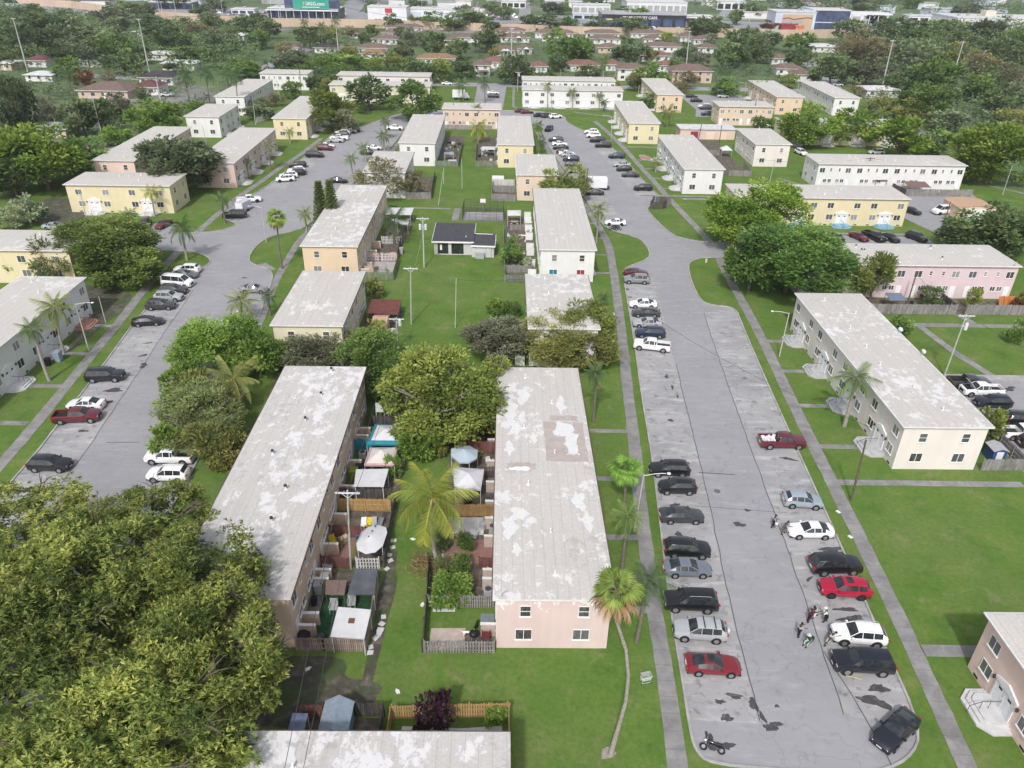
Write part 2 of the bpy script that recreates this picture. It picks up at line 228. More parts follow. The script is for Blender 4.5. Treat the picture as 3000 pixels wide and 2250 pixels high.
c=ramp(t,n,[(.3,(.045,.042,.030)),(.5,(.075,.066,.050)),(.62,(.13,.115,.095)),(.75,(.24,.225,.205))]); c=mix(t,ramp(t,n2,[(.48,0),(.62,.8)]),c,(.045,.085,.018)); t.links.new(c,b.inputs['Base Color']); b.inputs['Roughness'].default_value=.95
m,t,b=nt('yard_dirt'); v=coord(t,'Object',False); n=noise(t,v,1.1,7,.65,.4)
c=ramp(t,n,[(.3,(.05,.048,.035)),(.5,(.10,.085,.065)),(.7,(.20,.165,.14))]); t.links.new(c,b.inputs['Base Color']); b.inputs['Roughness'].default_value=.95
m,t,b=nt('stain'); v=coord(t,'Object',False); n=noise(t,v,1.6,6,.6,.4); b.inputs['Base Color'].default_value=(.06,.057,.06,1); t.links.new(ramp(t,n,[(.22,.25),(.5,.78)]),b.inputs['Alpha']); b.inputs['Roughness'].default_value=.7; M('soil_bare',(.30,.265,.23),.95,.15,3); M('manhole',(.13,.13,.14),.6,.2,6)
M('crack_seal',(.10,.10,.11),.8,.15,2)

EXPOSURE=0.33
HAZE=.00013
BLD=[('pinkA',-1.3,46.4,10.4,40.2,'pinkpale','R','L','pale pink two storey block with flaking paint,nearest the camera','the near pale pink block'),
('tanL',-28.5,45.9,10.4,40,'tan','L','R','tan two storey block with a peeling roof beside the huge tree','the near tan block'),
('beigeB',45.2,74.2,10.5,38.6,'cream','L','R','cream two storey block with grey entrance stoops along the car park','the cream block'),
('whC',4.4,130.4,10.4,39,'white','R','L','white two storey block with one blue and one red curtained window','the curtained white block'),
('whC2',2.1,98.2,10.4,20.5,'white','R','L','short white block behind the grey feathery trees','the short white block'),
('orC0',0.1,180.3,10.0,20,'peach','R','L','short peach block behind a bushy tree,beside the car park','the short peach block'),
('yeY',-5.3,210.6,10.2,39,'yellow','R','L','yellow block at the top right of the long lawn','the yellow lawn block'),
('orD',-38.3,130,10.4,39.2,'orange','L','R','orange two storey block beside the long lawn','the orange block'),
('yeD2',-34.5,97.7,10.4,20.6,'paleyellow','L','R','short pale yellow block behind the grey shrubs','the short pale yellow block'),
('whF0',-36.2,180.2,10.3,20.4,'white','L','R','short white block behind a gnarled tree','the gnarled tree block'),
('whF',-31.9,210.6,10.2,38.7,'white','L','R','white block at the top left of the long lawn','the white lawn block'),
('orM',-24.4,258.9,19.3,11,'peach','F','N','peach block closing the far end of the long lawn','the closing peach block'),
('whWF',1.7,298.5,37.7,10.5,'white','N','F','long white block with round wall ornaments facing the turning circle','the long white front block'),
('whWB',1.7,320.9,37.3,10.6,'white','F','N','long white block showing only its upper windows behind another one','the long white rear block'),
('yeG',34,241.9,9.9,37.3,'yellow','L','R','yellow two storey block with white stoops near the turning circle','the stooped yellow block'),
('orOR',50.6,293.4,9.9,38,'orange','L','R','orange block with a pale roof in the back right rows','the far orange block'),
('whE',41,188.5,10.2,38.2,'white','L','R','white two storey block right of the car park with stoops','the right white block'),
('orEW',68.4,272.2,19,10.7,'peach','F','N','short peach block facing a back yard,crosswise','the crosswise peach block'),
('orNS',93.9,293.2,10.3,37.5,'orange','L','R','orange block behind the crosswise peach block','the rear orange block'),
('whNS',115,293.4,9.8,37.5,'white','R','L','farthest right white block with a long windowed side','the far right white block'),
('beBE',65.9,216.8,10.3,20.6,'cream','R','L','short cream block behind the right white block','the short cream block'),
('yeYEW',82.4,244.6,38,10.3,'yellow','N','F','yellow block hidden by light green trees','the tree hidden yellow block'),
('whWEW',76.4,196.1,38.2,10.5,'white','F','N','long white block with utility poles before its yards','the long white block on the right'),
('yeY24',48.3,165.4,38.4,10.5,'yellow','N','F','yellow block with blue stoops and white double doors','the blue stooped yellow block'),
('lilac',50,125.6,38.4,10.8,'lilac','F','N','lilac pink block behind a weathered board fence','the lilac block'),
('botW',-20.3,23.3,20.8,10.4,'white','N','F','grey and white flaking roof at the bottom edge','the bottom edge block'),
('pinkRB',40.3,6.5,10.4,39.5,'salmon','L','R','salmon pink block cut by the right frame edge with a grey stoop','the salmon block'),
('yeY28',-98.8,165.4,23.3,10.4,'yellow','N','F','pale yellow block with palms before it on the left','the left yellow block'),
('pkPK1',-102.7,186.3,10.4,39,'salmon','L','R','salmon block with a brown roof patch on the left','the brown patched block'),
('pkPK2',-78.5,186.2,10.4,39.5,'salmonpale','R','L','pale pink block with stoops on the left road','the left pale pink block'),
('whJ',-100.6,239.8,10.6,20.4,'white','R','L','short white block at the left behind the brown patched roof','the left short white block'),
('whW32',-103.3,273.8,10.4,37.5,'white','L','R','white block with many small windows,far left','the far left white block'),
('whW33',-103.3,325.5,19.6,11,'white','F','N','short white block at the far left end','the far left end block'),
('yeI',-74,239.3,10.5,38,'yellow','R','L','yellow block beside the big rounded tree','the rounded tree yellow block'),
('yeYA',-72.3,324.5,37.5,10.5,'cream','N','F','cream block partly hidden by trees at the back','the back cream block'),
('yeYB',-70.3,301.2,38,10.3,'paleyellow','N','F','pale yellow block hidden by a willowy tree','the willowy tree block'),
('yeLE',-100.5,125,23.5,10.4,'yellow','N','F','yellow block at the left frame edge behind bushes','the left edge yellow block'),
('whLW',-78.2,76,10.4,37.8,'white','R','L','white block at the left frame edge with palms and a brick stoop','the left edge white block')]
CARS=[('coupe','navyblack',30.78,38.87,-143,'black two door car parked askew at the corner of the lot','sunroof'),
('coupe','red',17.67,44.89,-2.5,'dark red sedan,last car before the empty stained bays','sunroof'),
('bigsuv','navyblack',30.61,45.33,177.3,'big glossy black SUV parked below the white SUV',''),
('suv','white',31.44,48.42,175.3,'white SUV with black wheel arches beside the group of people','arches rails'),
('suv','silver',17.25,48.56,176.4,'silver SUV with black roof bars and a spare wheel on its back','bars spare'),
('bigsuv','black',17.09,52.05,178.4,'boxy black SUV with roof rails and a palm frond over its nose','rails'),
('suv','brightred',32.3,54.13,176.0,'bright red SUV with a black sunroof','sunroof'),
('sedan','steel',17.64,56.51,0.4,'grey blue sedan parked tight against the chrome trimmed black SUV','chrome'),
('bigsuv','black',32.52,57.28,3.5,'boxy black SUV parked right beside the bright red SUV',''),
('suv','black',18.14,59.27,-2.1,'black SUV with chrome window line beside the grey blue sedan','chrome'),
('sedan','white',31.76,62.5,-179.7,'white sedan with a dark windshield and people standing at its nose',''),
('sedan','dkgrey',18.55,64.56,0.3,'dark grey sedan alone between two empty bays by the sidewalk',''),
('hatch','bluesilver',32.54,67.47,-4.3,'pale blue hatchback parked nose to the lawn near the leaning pole',''),
('hatch','black',18.96,69.59,-179.8,'small black rounded crossover parked just below the street lamp head',''),
('suv','white',-38.99,70.1,180,'white wagon almost buried under the branches',''),
('suv','black',-53.28,71.6,0,'black SUV half hidden by the huge tree at the bottom left',''),
('suv','black',18.62,72.86,180,'black crossover parked nose to the kerb,half covered by the lamp head',''),
('pickup','white',-40.1,73.48,180,'white pickup under the tree branches',''),
('pickup','maroon',33.65,79.02,0.9,'maroon pickup with white junk heaped in its bed','junk'),
('suv','black',65.95,79.91,0,'black car corner at the right frame edge below the white pickup',''),
('pickup','white',65.31,82.0,0,'white pickup cut by the right frame edge by the wooden fence','open'),
('pickup','maroon',-55.27,81.82,7.8,'dark red pickup with a covered bed by the left sidewalk',''),
('sedan','white',-55.69,84.86,180,'white sedan right behind the dark red pickup',''),
('suv','black',67.13,85.37,0,'black car cut by the right frame edge above a white pickup',''),
('suv','navyblack',65.44,89.53,180,'dark SUV beside the white pickup with the raised hood',''),
('bigsuv','navyblack',-56.56,92.23,6.6,'long black SUV parked alone by the left sidewalk',''),
('pickup','white',65.52,92.67,180,'white pickup with its hood raised','open hood'),
('pickup','blackgrey',64.82,94.88,0,'black and grey pickup with an empty bed behind the beige block','open'),
('pickup','white',21.3,104.53,167.7,'white pickup with an open black bed at the near end of the row','open'),
('suv','navy',21.69,108.92,178.6,'dark blue SUV parked beside the white pickup',''),
('sedan','black',-58.09,109.86,11.6,'black sedan parked alone with chrome window trim','chrome'),
('sedan','silver',21.74,112.68,180,'silver sedan between the dark coupe and the blue SUV',''),
('suv','dkgrey',-58.49,115.99,5.6,'dark grey SUV at the near end of the left row','chrome'),
('coupe','dkgrey',22.09,116.67,179.1,'dark grey coupe between the white and the silver sedans',''),
('suv','silver',-58.51,119.4,0,'silver SUV between two dark ones in the left row',''),
('sedan','white',22.09,120.22,180,'white sedan at the far end of the row of five',''),
('suv','dkgrey',-58.87,122.3,0,'dark SUV in front of the white van',''),
('sedan','greysilver',-45.3,123.56,0,'grey sedan by the curb beside the coconut palm',''),
('van','white',-59.38,125.62,-8.7,'white passenger van with square side windows',''),
('sedan','grey',-59.67,129.52,0,'grey car mostly hidden behind the white van',''),
('suv','greysilver',22.39,130.9,178.1,'grey silver crossover in front of the dark maroon sedan',''),
('suv','white',-60.04,131.82,180,'white SUV beside the grass island at the top of the left row',''),
('coupe','maroon',22.71,134.59,0,'dark maroon sedan parked behind the silver and maroon crossover',''),
('sedan','bluesilver',-96.32,154.32,0,'pale grey car half hidden behind the tree on the left street',''),
('bigsuv','black',-78.31,156.37,-80,'black SUV parked before the yellow block',''),
('sedan','black',68.1,156.53,-80,'black car poking out from under the bright green tree',''),
('sedan','navyblack',79.54,156.88,-68,'dark sedan next to the black pickup',''),
('sedan','maroon',-74.57,157.02,-100,'maroon sedan parked before the yellow block',''),
('coupe','maroon',73.13,157.22,-68,'dark red coupe in the row before the yellow block',''),
('pickup','black',76.37,157.36,-68,'black pickup between the red coupe and the dark sedan','open'),
('suv','black',85.42,157.38,-65,'dark SUV alone at the end of the row by the drive',''),
('sedan','white',22.04,163.79,179.6,'white sedan parked alone beside the black motorcycle',''),
('bigsuv','black',-61.71,163.83,190,'black SUV beside the grey cargo trailer','spare'),
('pickup','white',-62.11,175.35,20,'white pickup with a black bed in front of the cargo trailer','open'),
('sedan','black',92.65,176.32,-55,'black sedan parked at the corner of the yellow block',''),
('van','white',100.26,176.35,195,'white cargo van beside the small peach building',''),
('sedan','dkgrey',19.39,186.74,180,'dark grey sedan parked just in front of the box trailer',''),
('suv','black',31.97,191.32,180,'black SUV parked alone across the road from the box trailer',''),
('hatch','tealgrey',20.25,191.58,180,'grey green car half hidden beside the white box trailer',''),
('sedan','black',-44.92,193.13,0,'black sedan alone on the road beside the tall conifers',''),
('suv','white',-58.42,193.42,200,'white SUV at the near end of the three parked below the pale pink block',''),
('suv','white',-58.41,196.59,200,'white SUV squeezed behind another white SUV',''),
('suv','black',-57.06,199.36,200,'black SUV between the white ones',''),
('suv','white',-57.68,201.7,195,'white SUV with a blue grey stripe at the upper end of the four',''),
('sedan','dkgrey',30.33,203.81,180,'dark grey sedan below the black hatchback on the right side',''),
('suv','black',-58.63,207.09,195,'dark car peeking out above the white SUV',''),
('sedan','beige',16.21,207.12,0,'beige sedan beside the bushy tree at the near end of the left row',''),
('hatch','black',29.36,209.59,180,'black hatchback between the silver and the dark grey sedans',''),
('sedan','navy',15.72,212.88,180,'navy sedan behind the beige sedan',''),
('sedan','silver',29.31,214.12,180,'silver sedan tucked above the black hatchback',''),
('bigsuv','black',-56.7,218.51,0,'black boxy SUV alone below the maroon SUV',''),
('suv','navy',15.5,219.26,180,'big navy SUV behind the navy sedan',''),
('sedan','black',-42.18,222.64,0,'black car half hidden behind the feathery palms',''),
('suv','tealdark',28.83,223.77,180,'dark green SUV parked alone halfway up the right side','spare'),
('sedan','silver',15.24,224.05,0,'silver sedan squeezed behind the big navy SUV',''),
('sedan','white',14.62,226.21,0,'white sedan in the middle of the tight left row',''),
('suv','maroon',-55.65,226.94,0,'maroon SUV in front of a white car',''),
('sedan','dkgrey',14.04,228.34,0,'dark grey sedan at the far end of the tight left row',''),
('sedan','white',-41.67,228.66,0,'white sedan between the palms and the white block',''),
('sedan','white',-55.93,230.29,0,'white car hidden behind the maroon SUV',''),
('suv','white',84.59,232.21,-75,'white SUV at the left end of the long white block',''),
('sedan','black',13.23,233.22,180,'black sedan in front of the far white sedan on the left side',''),
('suv','white',107.8,234.32,180,'white SUV seen over the roof of the long white block',''),
('bigsuv','black',26.19,236.86,180,'boxy black off roader at the near end of the far right row',''),
('sedan','silver',-54.52,237.03,180,'silver sedan at the near end of the upper white row',''),
('sedan','white',13.11,237.93,0,'white sedan between the black sedan and the dark SUV',''),
('pickup','white',-54.21,240.09,180,'white pickup in the upper white row','open'),
('suv','dkgrey',12.2,243.24,180,'dark SUV farthest up the left row below the palms',''),
('bigsuv','black',25.1,243.49,180,'black pickup shaped SUV behind the boxy off roader',''),
('suv','dkgrey',-54.44,244.5,180,'dark grey car between white ones in the upper row',''),
('suv','white',-54.66,247.5,180,'white SUV in the upper row beside the grass bend',''),
('suv','white',24.38,249.87,180,'white SUV in front of the other white SUV at the far right row',''),
('sedan','silver',-53.09,250.41,180,'silver car near the big rounded tree',''),
('sedan','black',-52.44,252.51,180,'black car in the shade of the big rounded tree',''),
('suv','white',24.12,255.11,180,'white SUV farthest up the right row,seen over another white SUV',''),
('pickup','white',-39.45,255.64,0,'white pickup with a ladder rack behind the palms','open'),
('suv','black',10.52,258.65,-110,'black SUV by the palms at the top of the road',''),
('suv','white',13.48,279.18,20,'white SUV by the lawn at the head of the road',''),
('suv','dkgrey',10.58,280.42,25,'dark grey SUV beside the white SUV at the head of the road',''),
('sedan','black',8.09,281.57,25,'black car next to the lamp post at the head of the road',''),
('sedan','maroon',3.53,286.95,10,'dark red car at the far left end of the turning circle',''),
('sedan','maroon',1.4,288.96,15,'brownish red car partly behind the dark red car',''),
('suv','dkgrey',68.88,289.32,180,'dark SUV at the near end of the back lot row',''),
('suv','dkgrey',70.56,300.77,180,'dark grey SUV next to the white one in the back lot',''),
('suv','white',70.62,303.81,180,'white SUV in the back lot row',''),
('sedan','white',-133.81,307.39,0,'white car beside the red roofed bungalow',''),
('suv','black',70.13,315.87,0,'black SUV below the sedan in the back lot',''),
('suv','dkgrey',-9.38,317.28,0,'dark SUV in the drive between the palms',''),
('sedan','white',-9.74,325.15,0,'white car behind a dark SUV in the drive between the palms',''),
('sedan','black',70.2,325.8,0,'black sedan by the orange block in the back lot',''),
('sedan','silver',83.11,327.13,0,'silver car near the lamp in the back lot',''),
('sedan','white',-29.94,345.53,0,'white car on the back street by the hedge',''),
('sedan','dkgrey',-0.19,349.46,0,'dark car on the back street by the tall concrete pole',''),
('suv','white',-34.23,357.16,-90,'white car on the back street between the trees',''),
('sedan','white',141.97,361.91,0,'white car on the far street by the big round tree',''),
('sedan','dkgrey',-122.85,418.52,0,'dark car far off on the left back street','')]
TREES=[(-41.3,94.9,5.67,8,'bright','bright green bushy tree left of the peeling tan roof',1.0),
(-35.5,94.0,3.25,7,'bright','bright green tree touching the corner of the tan roof',1.0),
(-37.4,77.2,5.48,6.5,'twiggy','grey green tree with bare forking branches beside the tan roof',1.0),
(-40.7,74.2,1.59,4.5,'bright','small bright green bush by the road under the twiggy tree',1.0),
(-41.5,85.7,2.41,5,'olive','olive bush below the fallen coconut fronds',1.0),
(-32.6,72.4,2.42,4.5,'olive','low olive bush against the tan block side',1.0),
(-38.1,82.5,4.05,5.5,'twiggy','second grey green crown beside the bare branched tree',1.0),
(-41.4,82.0,3.11,5,'olive3','leafy crown left of the drooping coconut fronds',1.0),
(-35.2,73.9,3.17,5,'olive','olive bush by the white wagon beside the tan block',1.0),
(-43.5,87.5,2.45,5,'bright','green bush by the road below the bright green tree',1.0),
(-27.2,95.7,2.97,4.5,'grey','grey brown shrub in the middle of the feathery thicket',1.0),
(-29.0,97.5,4.78,5.5,'grey','grey feathery thicket in front of the short pale yellow block',1.0),
(-32.6,101.1,2.37,5,'twiggy','grey green shrub at the left end of the feathery thicket',1.0),
(-25.4,97.1,1.95,4,'grey','pale grey shrub at the right end of the feathery thicket',1.0),
(-18.4,90.7,5.15,8,'green','rounded green tree over the corner of the tan roof',1.0),
(-20.5,100.0,3.06,6,'olive','olive crown just behind the rounded green tree',1.0),
(-8.5,79.8,6.95,11,'yolive','large yellow green tree with pale limbs between the two near roofs',1.0),
(-13.8,79.8,2.27,7,'yolive','lower left crown of yellow green leaves above the tents',1.0),
(-11.3,75.5,2.49,5,'bright','light green bush behind the coconut palm',1.0),
(-2.1,85.6,1.75,8,'yolive','thin yellow green crown hanging over the near pink roof',1.0),
(-1.3,99.4,5.37,6.5,'grey','grey weeping tree before the short white block',1.0),
(6.0,99.1,5.89,7,'olive','olive feathery tree before the short white block',1.0),
(10.9,102.6,4.29,8,'olive2','taller olive tree over the corner of the short white block',1.0),
(11.5,98.4,3.29,5.5,'olive','small olive tree above the dead frond palm',1.0),
(-3.0,116.4,1.53,2.5,'bright','yellow green hedge bush by the lawn',1.0),
(-0.4,115.5,1.63,2.5,'green','dark hedge bush beside the short white block',1.0),
(-0.5,139.4,2.59,5,'green','dense green tree in the yard of the curtained white block',1.0),
(-24.0,121.8,1.69,3.5,'olive','olive shrub at the corner of the short pale yellow block',1.0),
(-31.1,181.5,6.0,8.7,'gnarl','gnarled grey olive tree hiding the short white block',1.0),
(-24.8,182.5,2.87,6,'gnarl','drooping grey crown over the fenced yard',1.0),
(11.1,180.1,5.65,8.2,'olive2','bushy olive tree before the short peach block',1.0),
(16.6,185.2,1.8,5,'grey','greyish crown beside the box trailer',1.0),
(-59.0,252.5,7.79,11.4,'ogreen','big rounded olive green tree beside the yellow block',1.0),
(-54.3,249.1,3.77,7,'grey','brownish lower crown of the rounded tree',1.0),
(-52.9,285.0,7.29,10.7,'dgreen','dark willowy tree before the hidden pale yellow block',1.0),
(-34.8,272.3,7.67,11.4,'green','leafy green tree by the turning road',1.0),
(-72.6,310.1,3.06,7,'olive','small palm like olive tree beside the willowy tree',1.0),
(-85.5,306.9,3.54,6,'green','green tree before the far left end block',1.0),
(-79.1,181.1,8.45,12.7,'dgreen2','grey green spreading tree between the two pink blocks',1.0),
(-74.2,131.6,8.65,9.5,'olive3','large olive green tree over the left street',1.0),
(-81.1,126.8,4.21,8,'twiggy','bare twiggy tree beside the left edge yellow block',1.0),
(-68.9,125.4,5.8,7,'olive3','lower olive crown beside the left sidewalk',1.0),
(-89.5,127.8,2.2,4,'bright','bright green bush at the left frame edge',1.0),
(-104.6,153.3,2.81,4.5,'silver','silvery fan palm bush left of the pale yellow block',1.0),
(-102.9,158.1,3.66,6,'silver2','grey green fan palm tree left of the pale yellow block',1.0),
(-112.6,182.3,10.34,15.5,'ybig','big yellow green tree on the left',1.0),
(-110.0,193.7,6.67,9.6,'green','green tree right of the big yellow green one',1.0),
(-116.3,175.8,6.13,10,'dgreen','dark tree below the big yellow green one',1.0),
(-109.0,238.1,7.59,11.4,'bright','rounded bright green tree behind the brown patched roof',1.0),
(-116.3,226.9,3.93,5,'bright','low green hedge tree by the concrete pole',1.0),
(48.8,151.2,8.84,13.0,'ybright','yellow green broad tree beside the blue stooped block',1.0),
(48.8,127.9,9.81,11.5,'bgreen','large bright green spreading tree over the lot corner',1.0),
(42.3,128.1,5.05,10,'bgreen','left half of the large bright green canopy',1.0),
(62.1,123.8,3.78,8.5,'olive2','olive green tree in front of the lilac block',1.0),
(88.8,243.1,7.73,11.4,'ogreen2','bright tree before the hidden yellow block',1.0),
(105.3,246.3,7.01,10.2,'ybright','yellow green airy tree before the hidden yellow block',1.0),
(111.7,228.0,7.69,11.4,'ybright','broad yellow green tree right of the airy one',1.0),
(124.2,232.0,5.1,7.4,'green','lower green tree right of the broad one',1.0),
(125.4,204.1,10.04,15.2,'ybig','large yellow green tree at the right edge',1.0),
(95.3,149.3,8.79,10,'dgreen','dark green dense tree by the peach outbuilding',1.0),
(100.2,147.5,3.17,9,'dgreen','second dark crown at the right frame edge',1.0),
(81.5,263.1,3.67,4.5,'green','round bush beside the rear orange block',1.0),
(49.8,300.8,4.6,5,'bright','banana green tree beside the far orange block',1.0),
(60.8,109.2,1.75,4,'green','round green bush behind the cream block',1.0),
(60.1,81.0,1.85,4.5,'yolive','yellowish bush at the corner of the cream block',1.0),
(79.3,108.7,1.35,4,'green','green bush at the right frame edge',1.0),
(72.0,122.5,2.11,3.5,'dgreen','dark shrub in the yard of the lilac block',1.0),
(79.4,122.3,1.28,3.5,'yolive','yellow green shrub in the yard of the lilac block',1.0),
(86.9,121.8,1.05,3,'rust','rusty brown shrub at the end of the lilac block',1.0),
(-5.4,52.3,1.99,2.8,'bright','leafy green bush filling the yard of the pink block',1.0),
(-6.4,55.5,0.81,2.4,'twiggy','grey leafless shrub at the foot of the coconut palm',1.0),
(-4.7,55.7,1.08,2.6,'green','small green shrub above the leafy yard bush',1.0),
(-8.5,76.2,1.45,3.2,'olive','olive undergrowth beneath the large yellow green tree',1.0),
(-13.5,71.0,0.97,3.0,'bright','light green vine bush between the tents and the palm',1.0),
(-6.7,59.6,0.85,1.8,'dgreen','dark creeping vine at the edge of the yard slab',1.0),
(-4.4,59.1,0.89,2,'green','low green vine on the yard slab',1.0),
(-5.4,38.2,1.4,4.2,'purple','dark purple leaved tree in the fenced yard',1.0),
(-6.4,38.1,0.62,1.8,'purple','lower dark purple shrub beside the purple tree',1.0),
(-0.8,39.2,0.81,1.6,'bright','green vine spilling along the new fence',1.0),
(-166.0,532.6,9.45,10.1,'dgreen',None,1.0),
(-179.0,546.4,3.87,9.0,'dgreen',None,1.0),
(-114.8,458.7,7.38,10.7,'dgreen',None,1.0),
(-108.6,483.1,5.17,9.0,'olive',None,1.0),
(-102.2,512.7,5.02,6.7,'brown',None,1.0),
(-91.3,522.1,3.71,6.7,'green',None,1.0),
(-87.9,474.5,3.39,6.7,'dgreen',None,1.0),
(-83.5,562.0,6.96,10.1,'dgreen',None,1.0),
(-71.8,510.8,3.64,6.7,'dgreen',None,1.0),
(-72.1,576.4,4.08,7.8,'olive',None,1.0),
(-61.5,580.4,9.74,10.1,'green',None,1.0),
(-36.8,577.3,11.72,11.2,'dgreen',None,1.0),
(-47.5,563.4,4.99,7.8,'green',None,1.0),
(-18.5,560.6,6.95,9.0,'dgreen',None,1.0),
(-44.2,436.7,7.82,11.4,'dgreen',None,1.0),
(-60.9,478.1,5.97,9.0,'grey',None,1.0),
(-58.3,415.9,5.99,9.0,'dgreen2',None,1.0),
(-30.4,425.2,6.11,9.0,'dgreen',None,1.0),
(-17.1,457.2,7.35,10.6,'dgreen',None,1.0),
(-12.2,429.7,3.86,6.7,'olive',None,1.0),
(-42.7,346.3,6.31,9.1,'dgreen',None,1.0),
(-33.5,351.4,6.08,9.0,'ogreen',None,1.0),
(-25.3,367.5,5.67,9.0,'dgreen',None,1.0),
(-80.1,379.0,7.56,6.7,'bright',None,1.0),
(-87.3,378.0,4.8,6.7,'green',None,1.0),
(-72.8,385.1,5.17,5.6,'ogreen',None,1.0),
(-65.3,381.9,4.49,5.6,'ogreen',None,1.0),
(-101.2,372.7,5.75,8.3,'dgreen2',None,1.0),
(-108.7,375.2,4.09,6.7,'dgreen2',None,1.0),
(-119.4,424.0,5.73,6.7,'brown',None,1.0),
(-116.4,351.1,5.12,6.7,'green',None,1.0),
(-77.4,319.4,5.57,9.0,'dgreen',None,1.0),
(-148.1,497.0,6.19,10.1,'dgreen',None,1.0),
(-140.1,452.4,5.67,9.0,'green',None,1.0),
(-5.5,367.8,3.34,7.8,'dgreen',None,1.0),
(-56.3,387.3,3.9,5.6,'olive',None,1.0),
(-94.6,370.1,3.12,5.6,'green',None,1.0),
(-87.1,423.7,5.34,6.7,'olive',None,1.0),
(-87.8,291.1,3.0,4.5,'brown',None,1.0),
(-90.0,278.9,3.37,4.5,'dgreen2',None,1.0),
(-59.6,390.2,4.24,6.7,'olive',None,1.0),
(19.1,569.0,10.06,10.1,'dgreen',None,1.0),
(34.2,570.9,6.06,9.0,'green',None,1.0),
(52.2,566.7,7.51,10.1,'dgreen',None,1.0),
(74.8,562.4,11.44,10.1,'dgreen',None,1.0),
(118.4,546.6,10.64,11.2,'dgreen',None,1.0),
(133.1,566.0,11.0,11.2,'dgreen',None,1.0),
(24.8,405.0,10.89,16.2,'green',None,1.0),
(34.2,423.9,5.33,10.1,'dgreen',None,1.0),
(56.0,417.7,8.25,11.9,'dgreen',None,1.0),
(88.0,497.0,4.43,7.8,'ogreen',None,1.0),
(68.1,421.4,3.42,6.7,'olive',None,1.0),
(-0.2,351.8,7.67,11.1,'dgreen',None,1.0),
(30.9,362.2,5.27,6.7,'dgreen2',None,1.0),
(12.4,343.7,4.08,5.6,'dgreen',None,1.0),
(56.3,340.8,7.45,10.8,'green',None,1.0),
(50.3,340.4,4.98,6.7,'olive',None,1.0),
(71.5,346.2,5.06,6.7,'brown',None,1.0),
(87.5,432.4,4.66,9.0,'dgreen',None,1.0),
(105.4,413.8,7.44,11.2,'dgreen',None,1.0),
(122.8,459.5,9.01,13.1,'dgreen',None,1.0),
(112.7,415.6,4.48,10.1,'dgreen',None,1.0),
(113.9,494.7,4.41,7.8,'grey',None,1.0),
(91.3,415.2,5.24,6.7,'grey',None,1.0),
(84.4,331.7,6.08,6.7,'green',None,1.0),
(74.9,392.0,3.95,5.6,'green',None,1.0),
(67.6,335.2,2.85,4.5,'brown',None,1.0),
(39.1,340.3,3.46,5.6,'olive',None,1.0),
(-10.4,507.3,4.07,6.7,'brown',None,1.0),
(18.3,386.9,4.2,7.8,'dgreen',None,1.0),
(124.4,431.5,7.73,11.2,'dgreen',None,1.0),
(145.8,486.6,7.8,10.1,'dgreen2',None,1.0),
(160.5,476.6,8.08,10.1,'green',None,1.0),
(140.8,414.3,7.08,10.2,'dgreen',None,1.0),
(138.2,362.2,8.2,12.3,'dgreen',None,1.0),
(117.1,352.6,3.58,5.6,'ogreen',None,1.0),
(186.5,454.9,9.72,15.7,'brown',None,1.0),
(173.4,405.5,9.45,15.7,'brown',None,1.0),
(164.4,409.8,7.35,14.6,'brown',None,1.0),
(155.4,365.5,7.28,11.2,'dkgrey',None,1.0),
(210.8,533.3,10.38,13.4,'dgreen',None,1.0),
(242.3,546.9,11.6,13.4,'dgreen',None,1.0),
(254.7,533.6,14.16,13.4,'green',None,1.0),
(277.5,545.4,11.57,13.4,'dgreen',None,1.0),
(299.4,541.6,10.53,13.4,'dark',None,1.0),
(195.3,436.2,7.81,12.3,'dkgrey',None,1.0),
(187.5,392.7,10.58,15.9,'dgreen2',None,1.0),
(170.9,335.4,9.15,13.8,'green',None,1.0),
(229.3,431.6,7.74,11.2,'olive',None,1.0),
(214.4,384.6,8.33,12.1,'brown',None,1.0),
(247.2,424.0,9.12,13.2,'dgreen',None,1.0),
(216.5,361.9,7.22,10.4,'brown',None,1.0),
(184.3,326.7,6.57,10.1,'green',None,1.0),
(173.1,291.0,6.45,9.3,'dgreen',None,1.0),
(188.8,308.8,5.68,9.0,'dark',None,1.0),
(144.4,286.1,8.44,12.7,'green',None,1.0),
(133.1,291.1,5.93,6.7,'olive',None,1.0),
(138.7,281.1,5.22,7.8,'olive',None,1.0),
(144.7,268.0,5.51,6.7,'dgreen2',None,1.0),
(158.0,340.8,5.6,8.1,'dgreen',None,1.0),
(139.5,335.9,3.14,5.6,'brown',None,1.0),
(128.8,324.2,2.76,4.5,'olive',None,1.0),
(197.6,714.9,8.76,10.1,'dgreen',None,1.0),
(339.1,806.0,8.43,10.1,'dgreen',None,1.0),
(312.5,778.9,8.16,9.0,'dgreen',None,1.0),
(144.6,506.0,6.3,9.0,'dgreen',None,1.0),
(179.7,605.8,5.35,6.7,'rust',None,1.0),
(255.9,485.5,7.77,12.3,'dgreen',None,1.0),
(305.9,513.3,7.28,12.3,'green',None,1.0),
(173.6,369.5,7.36,10.8,'dkgrey',None,1.0),
(167.8,316.3,4.65,7.8,'dgreen',None,1.0),
(168.5,272.2,5.08,6.7,'olive',None,1.0),
(191.6,327.5,4.79,10.1,'dgreen',None,1.0),
(-274.5,495.7,14.97,13.4,'dgreen',None,1.0),
(-278.9,479.7,11.1,12.3,'dgreen',None,1.0),
(-230.6,434.2,10.85,16.4,'dgreen2',None,1.0),
(-250.0,413.6,9.64,14.4,'dgreen',None,1.0),
(-233.1,403.4,8.7,12.9,'dark',None,1.0),
(-273.6,565.5,10.99,11.2,'dkgrey',None,1.0),
(-239.4,502.4,7.59,10.1,'dgreen2',None,1.0),
(-185.2,379.8,7.54,12.3,'green',None,1.0),
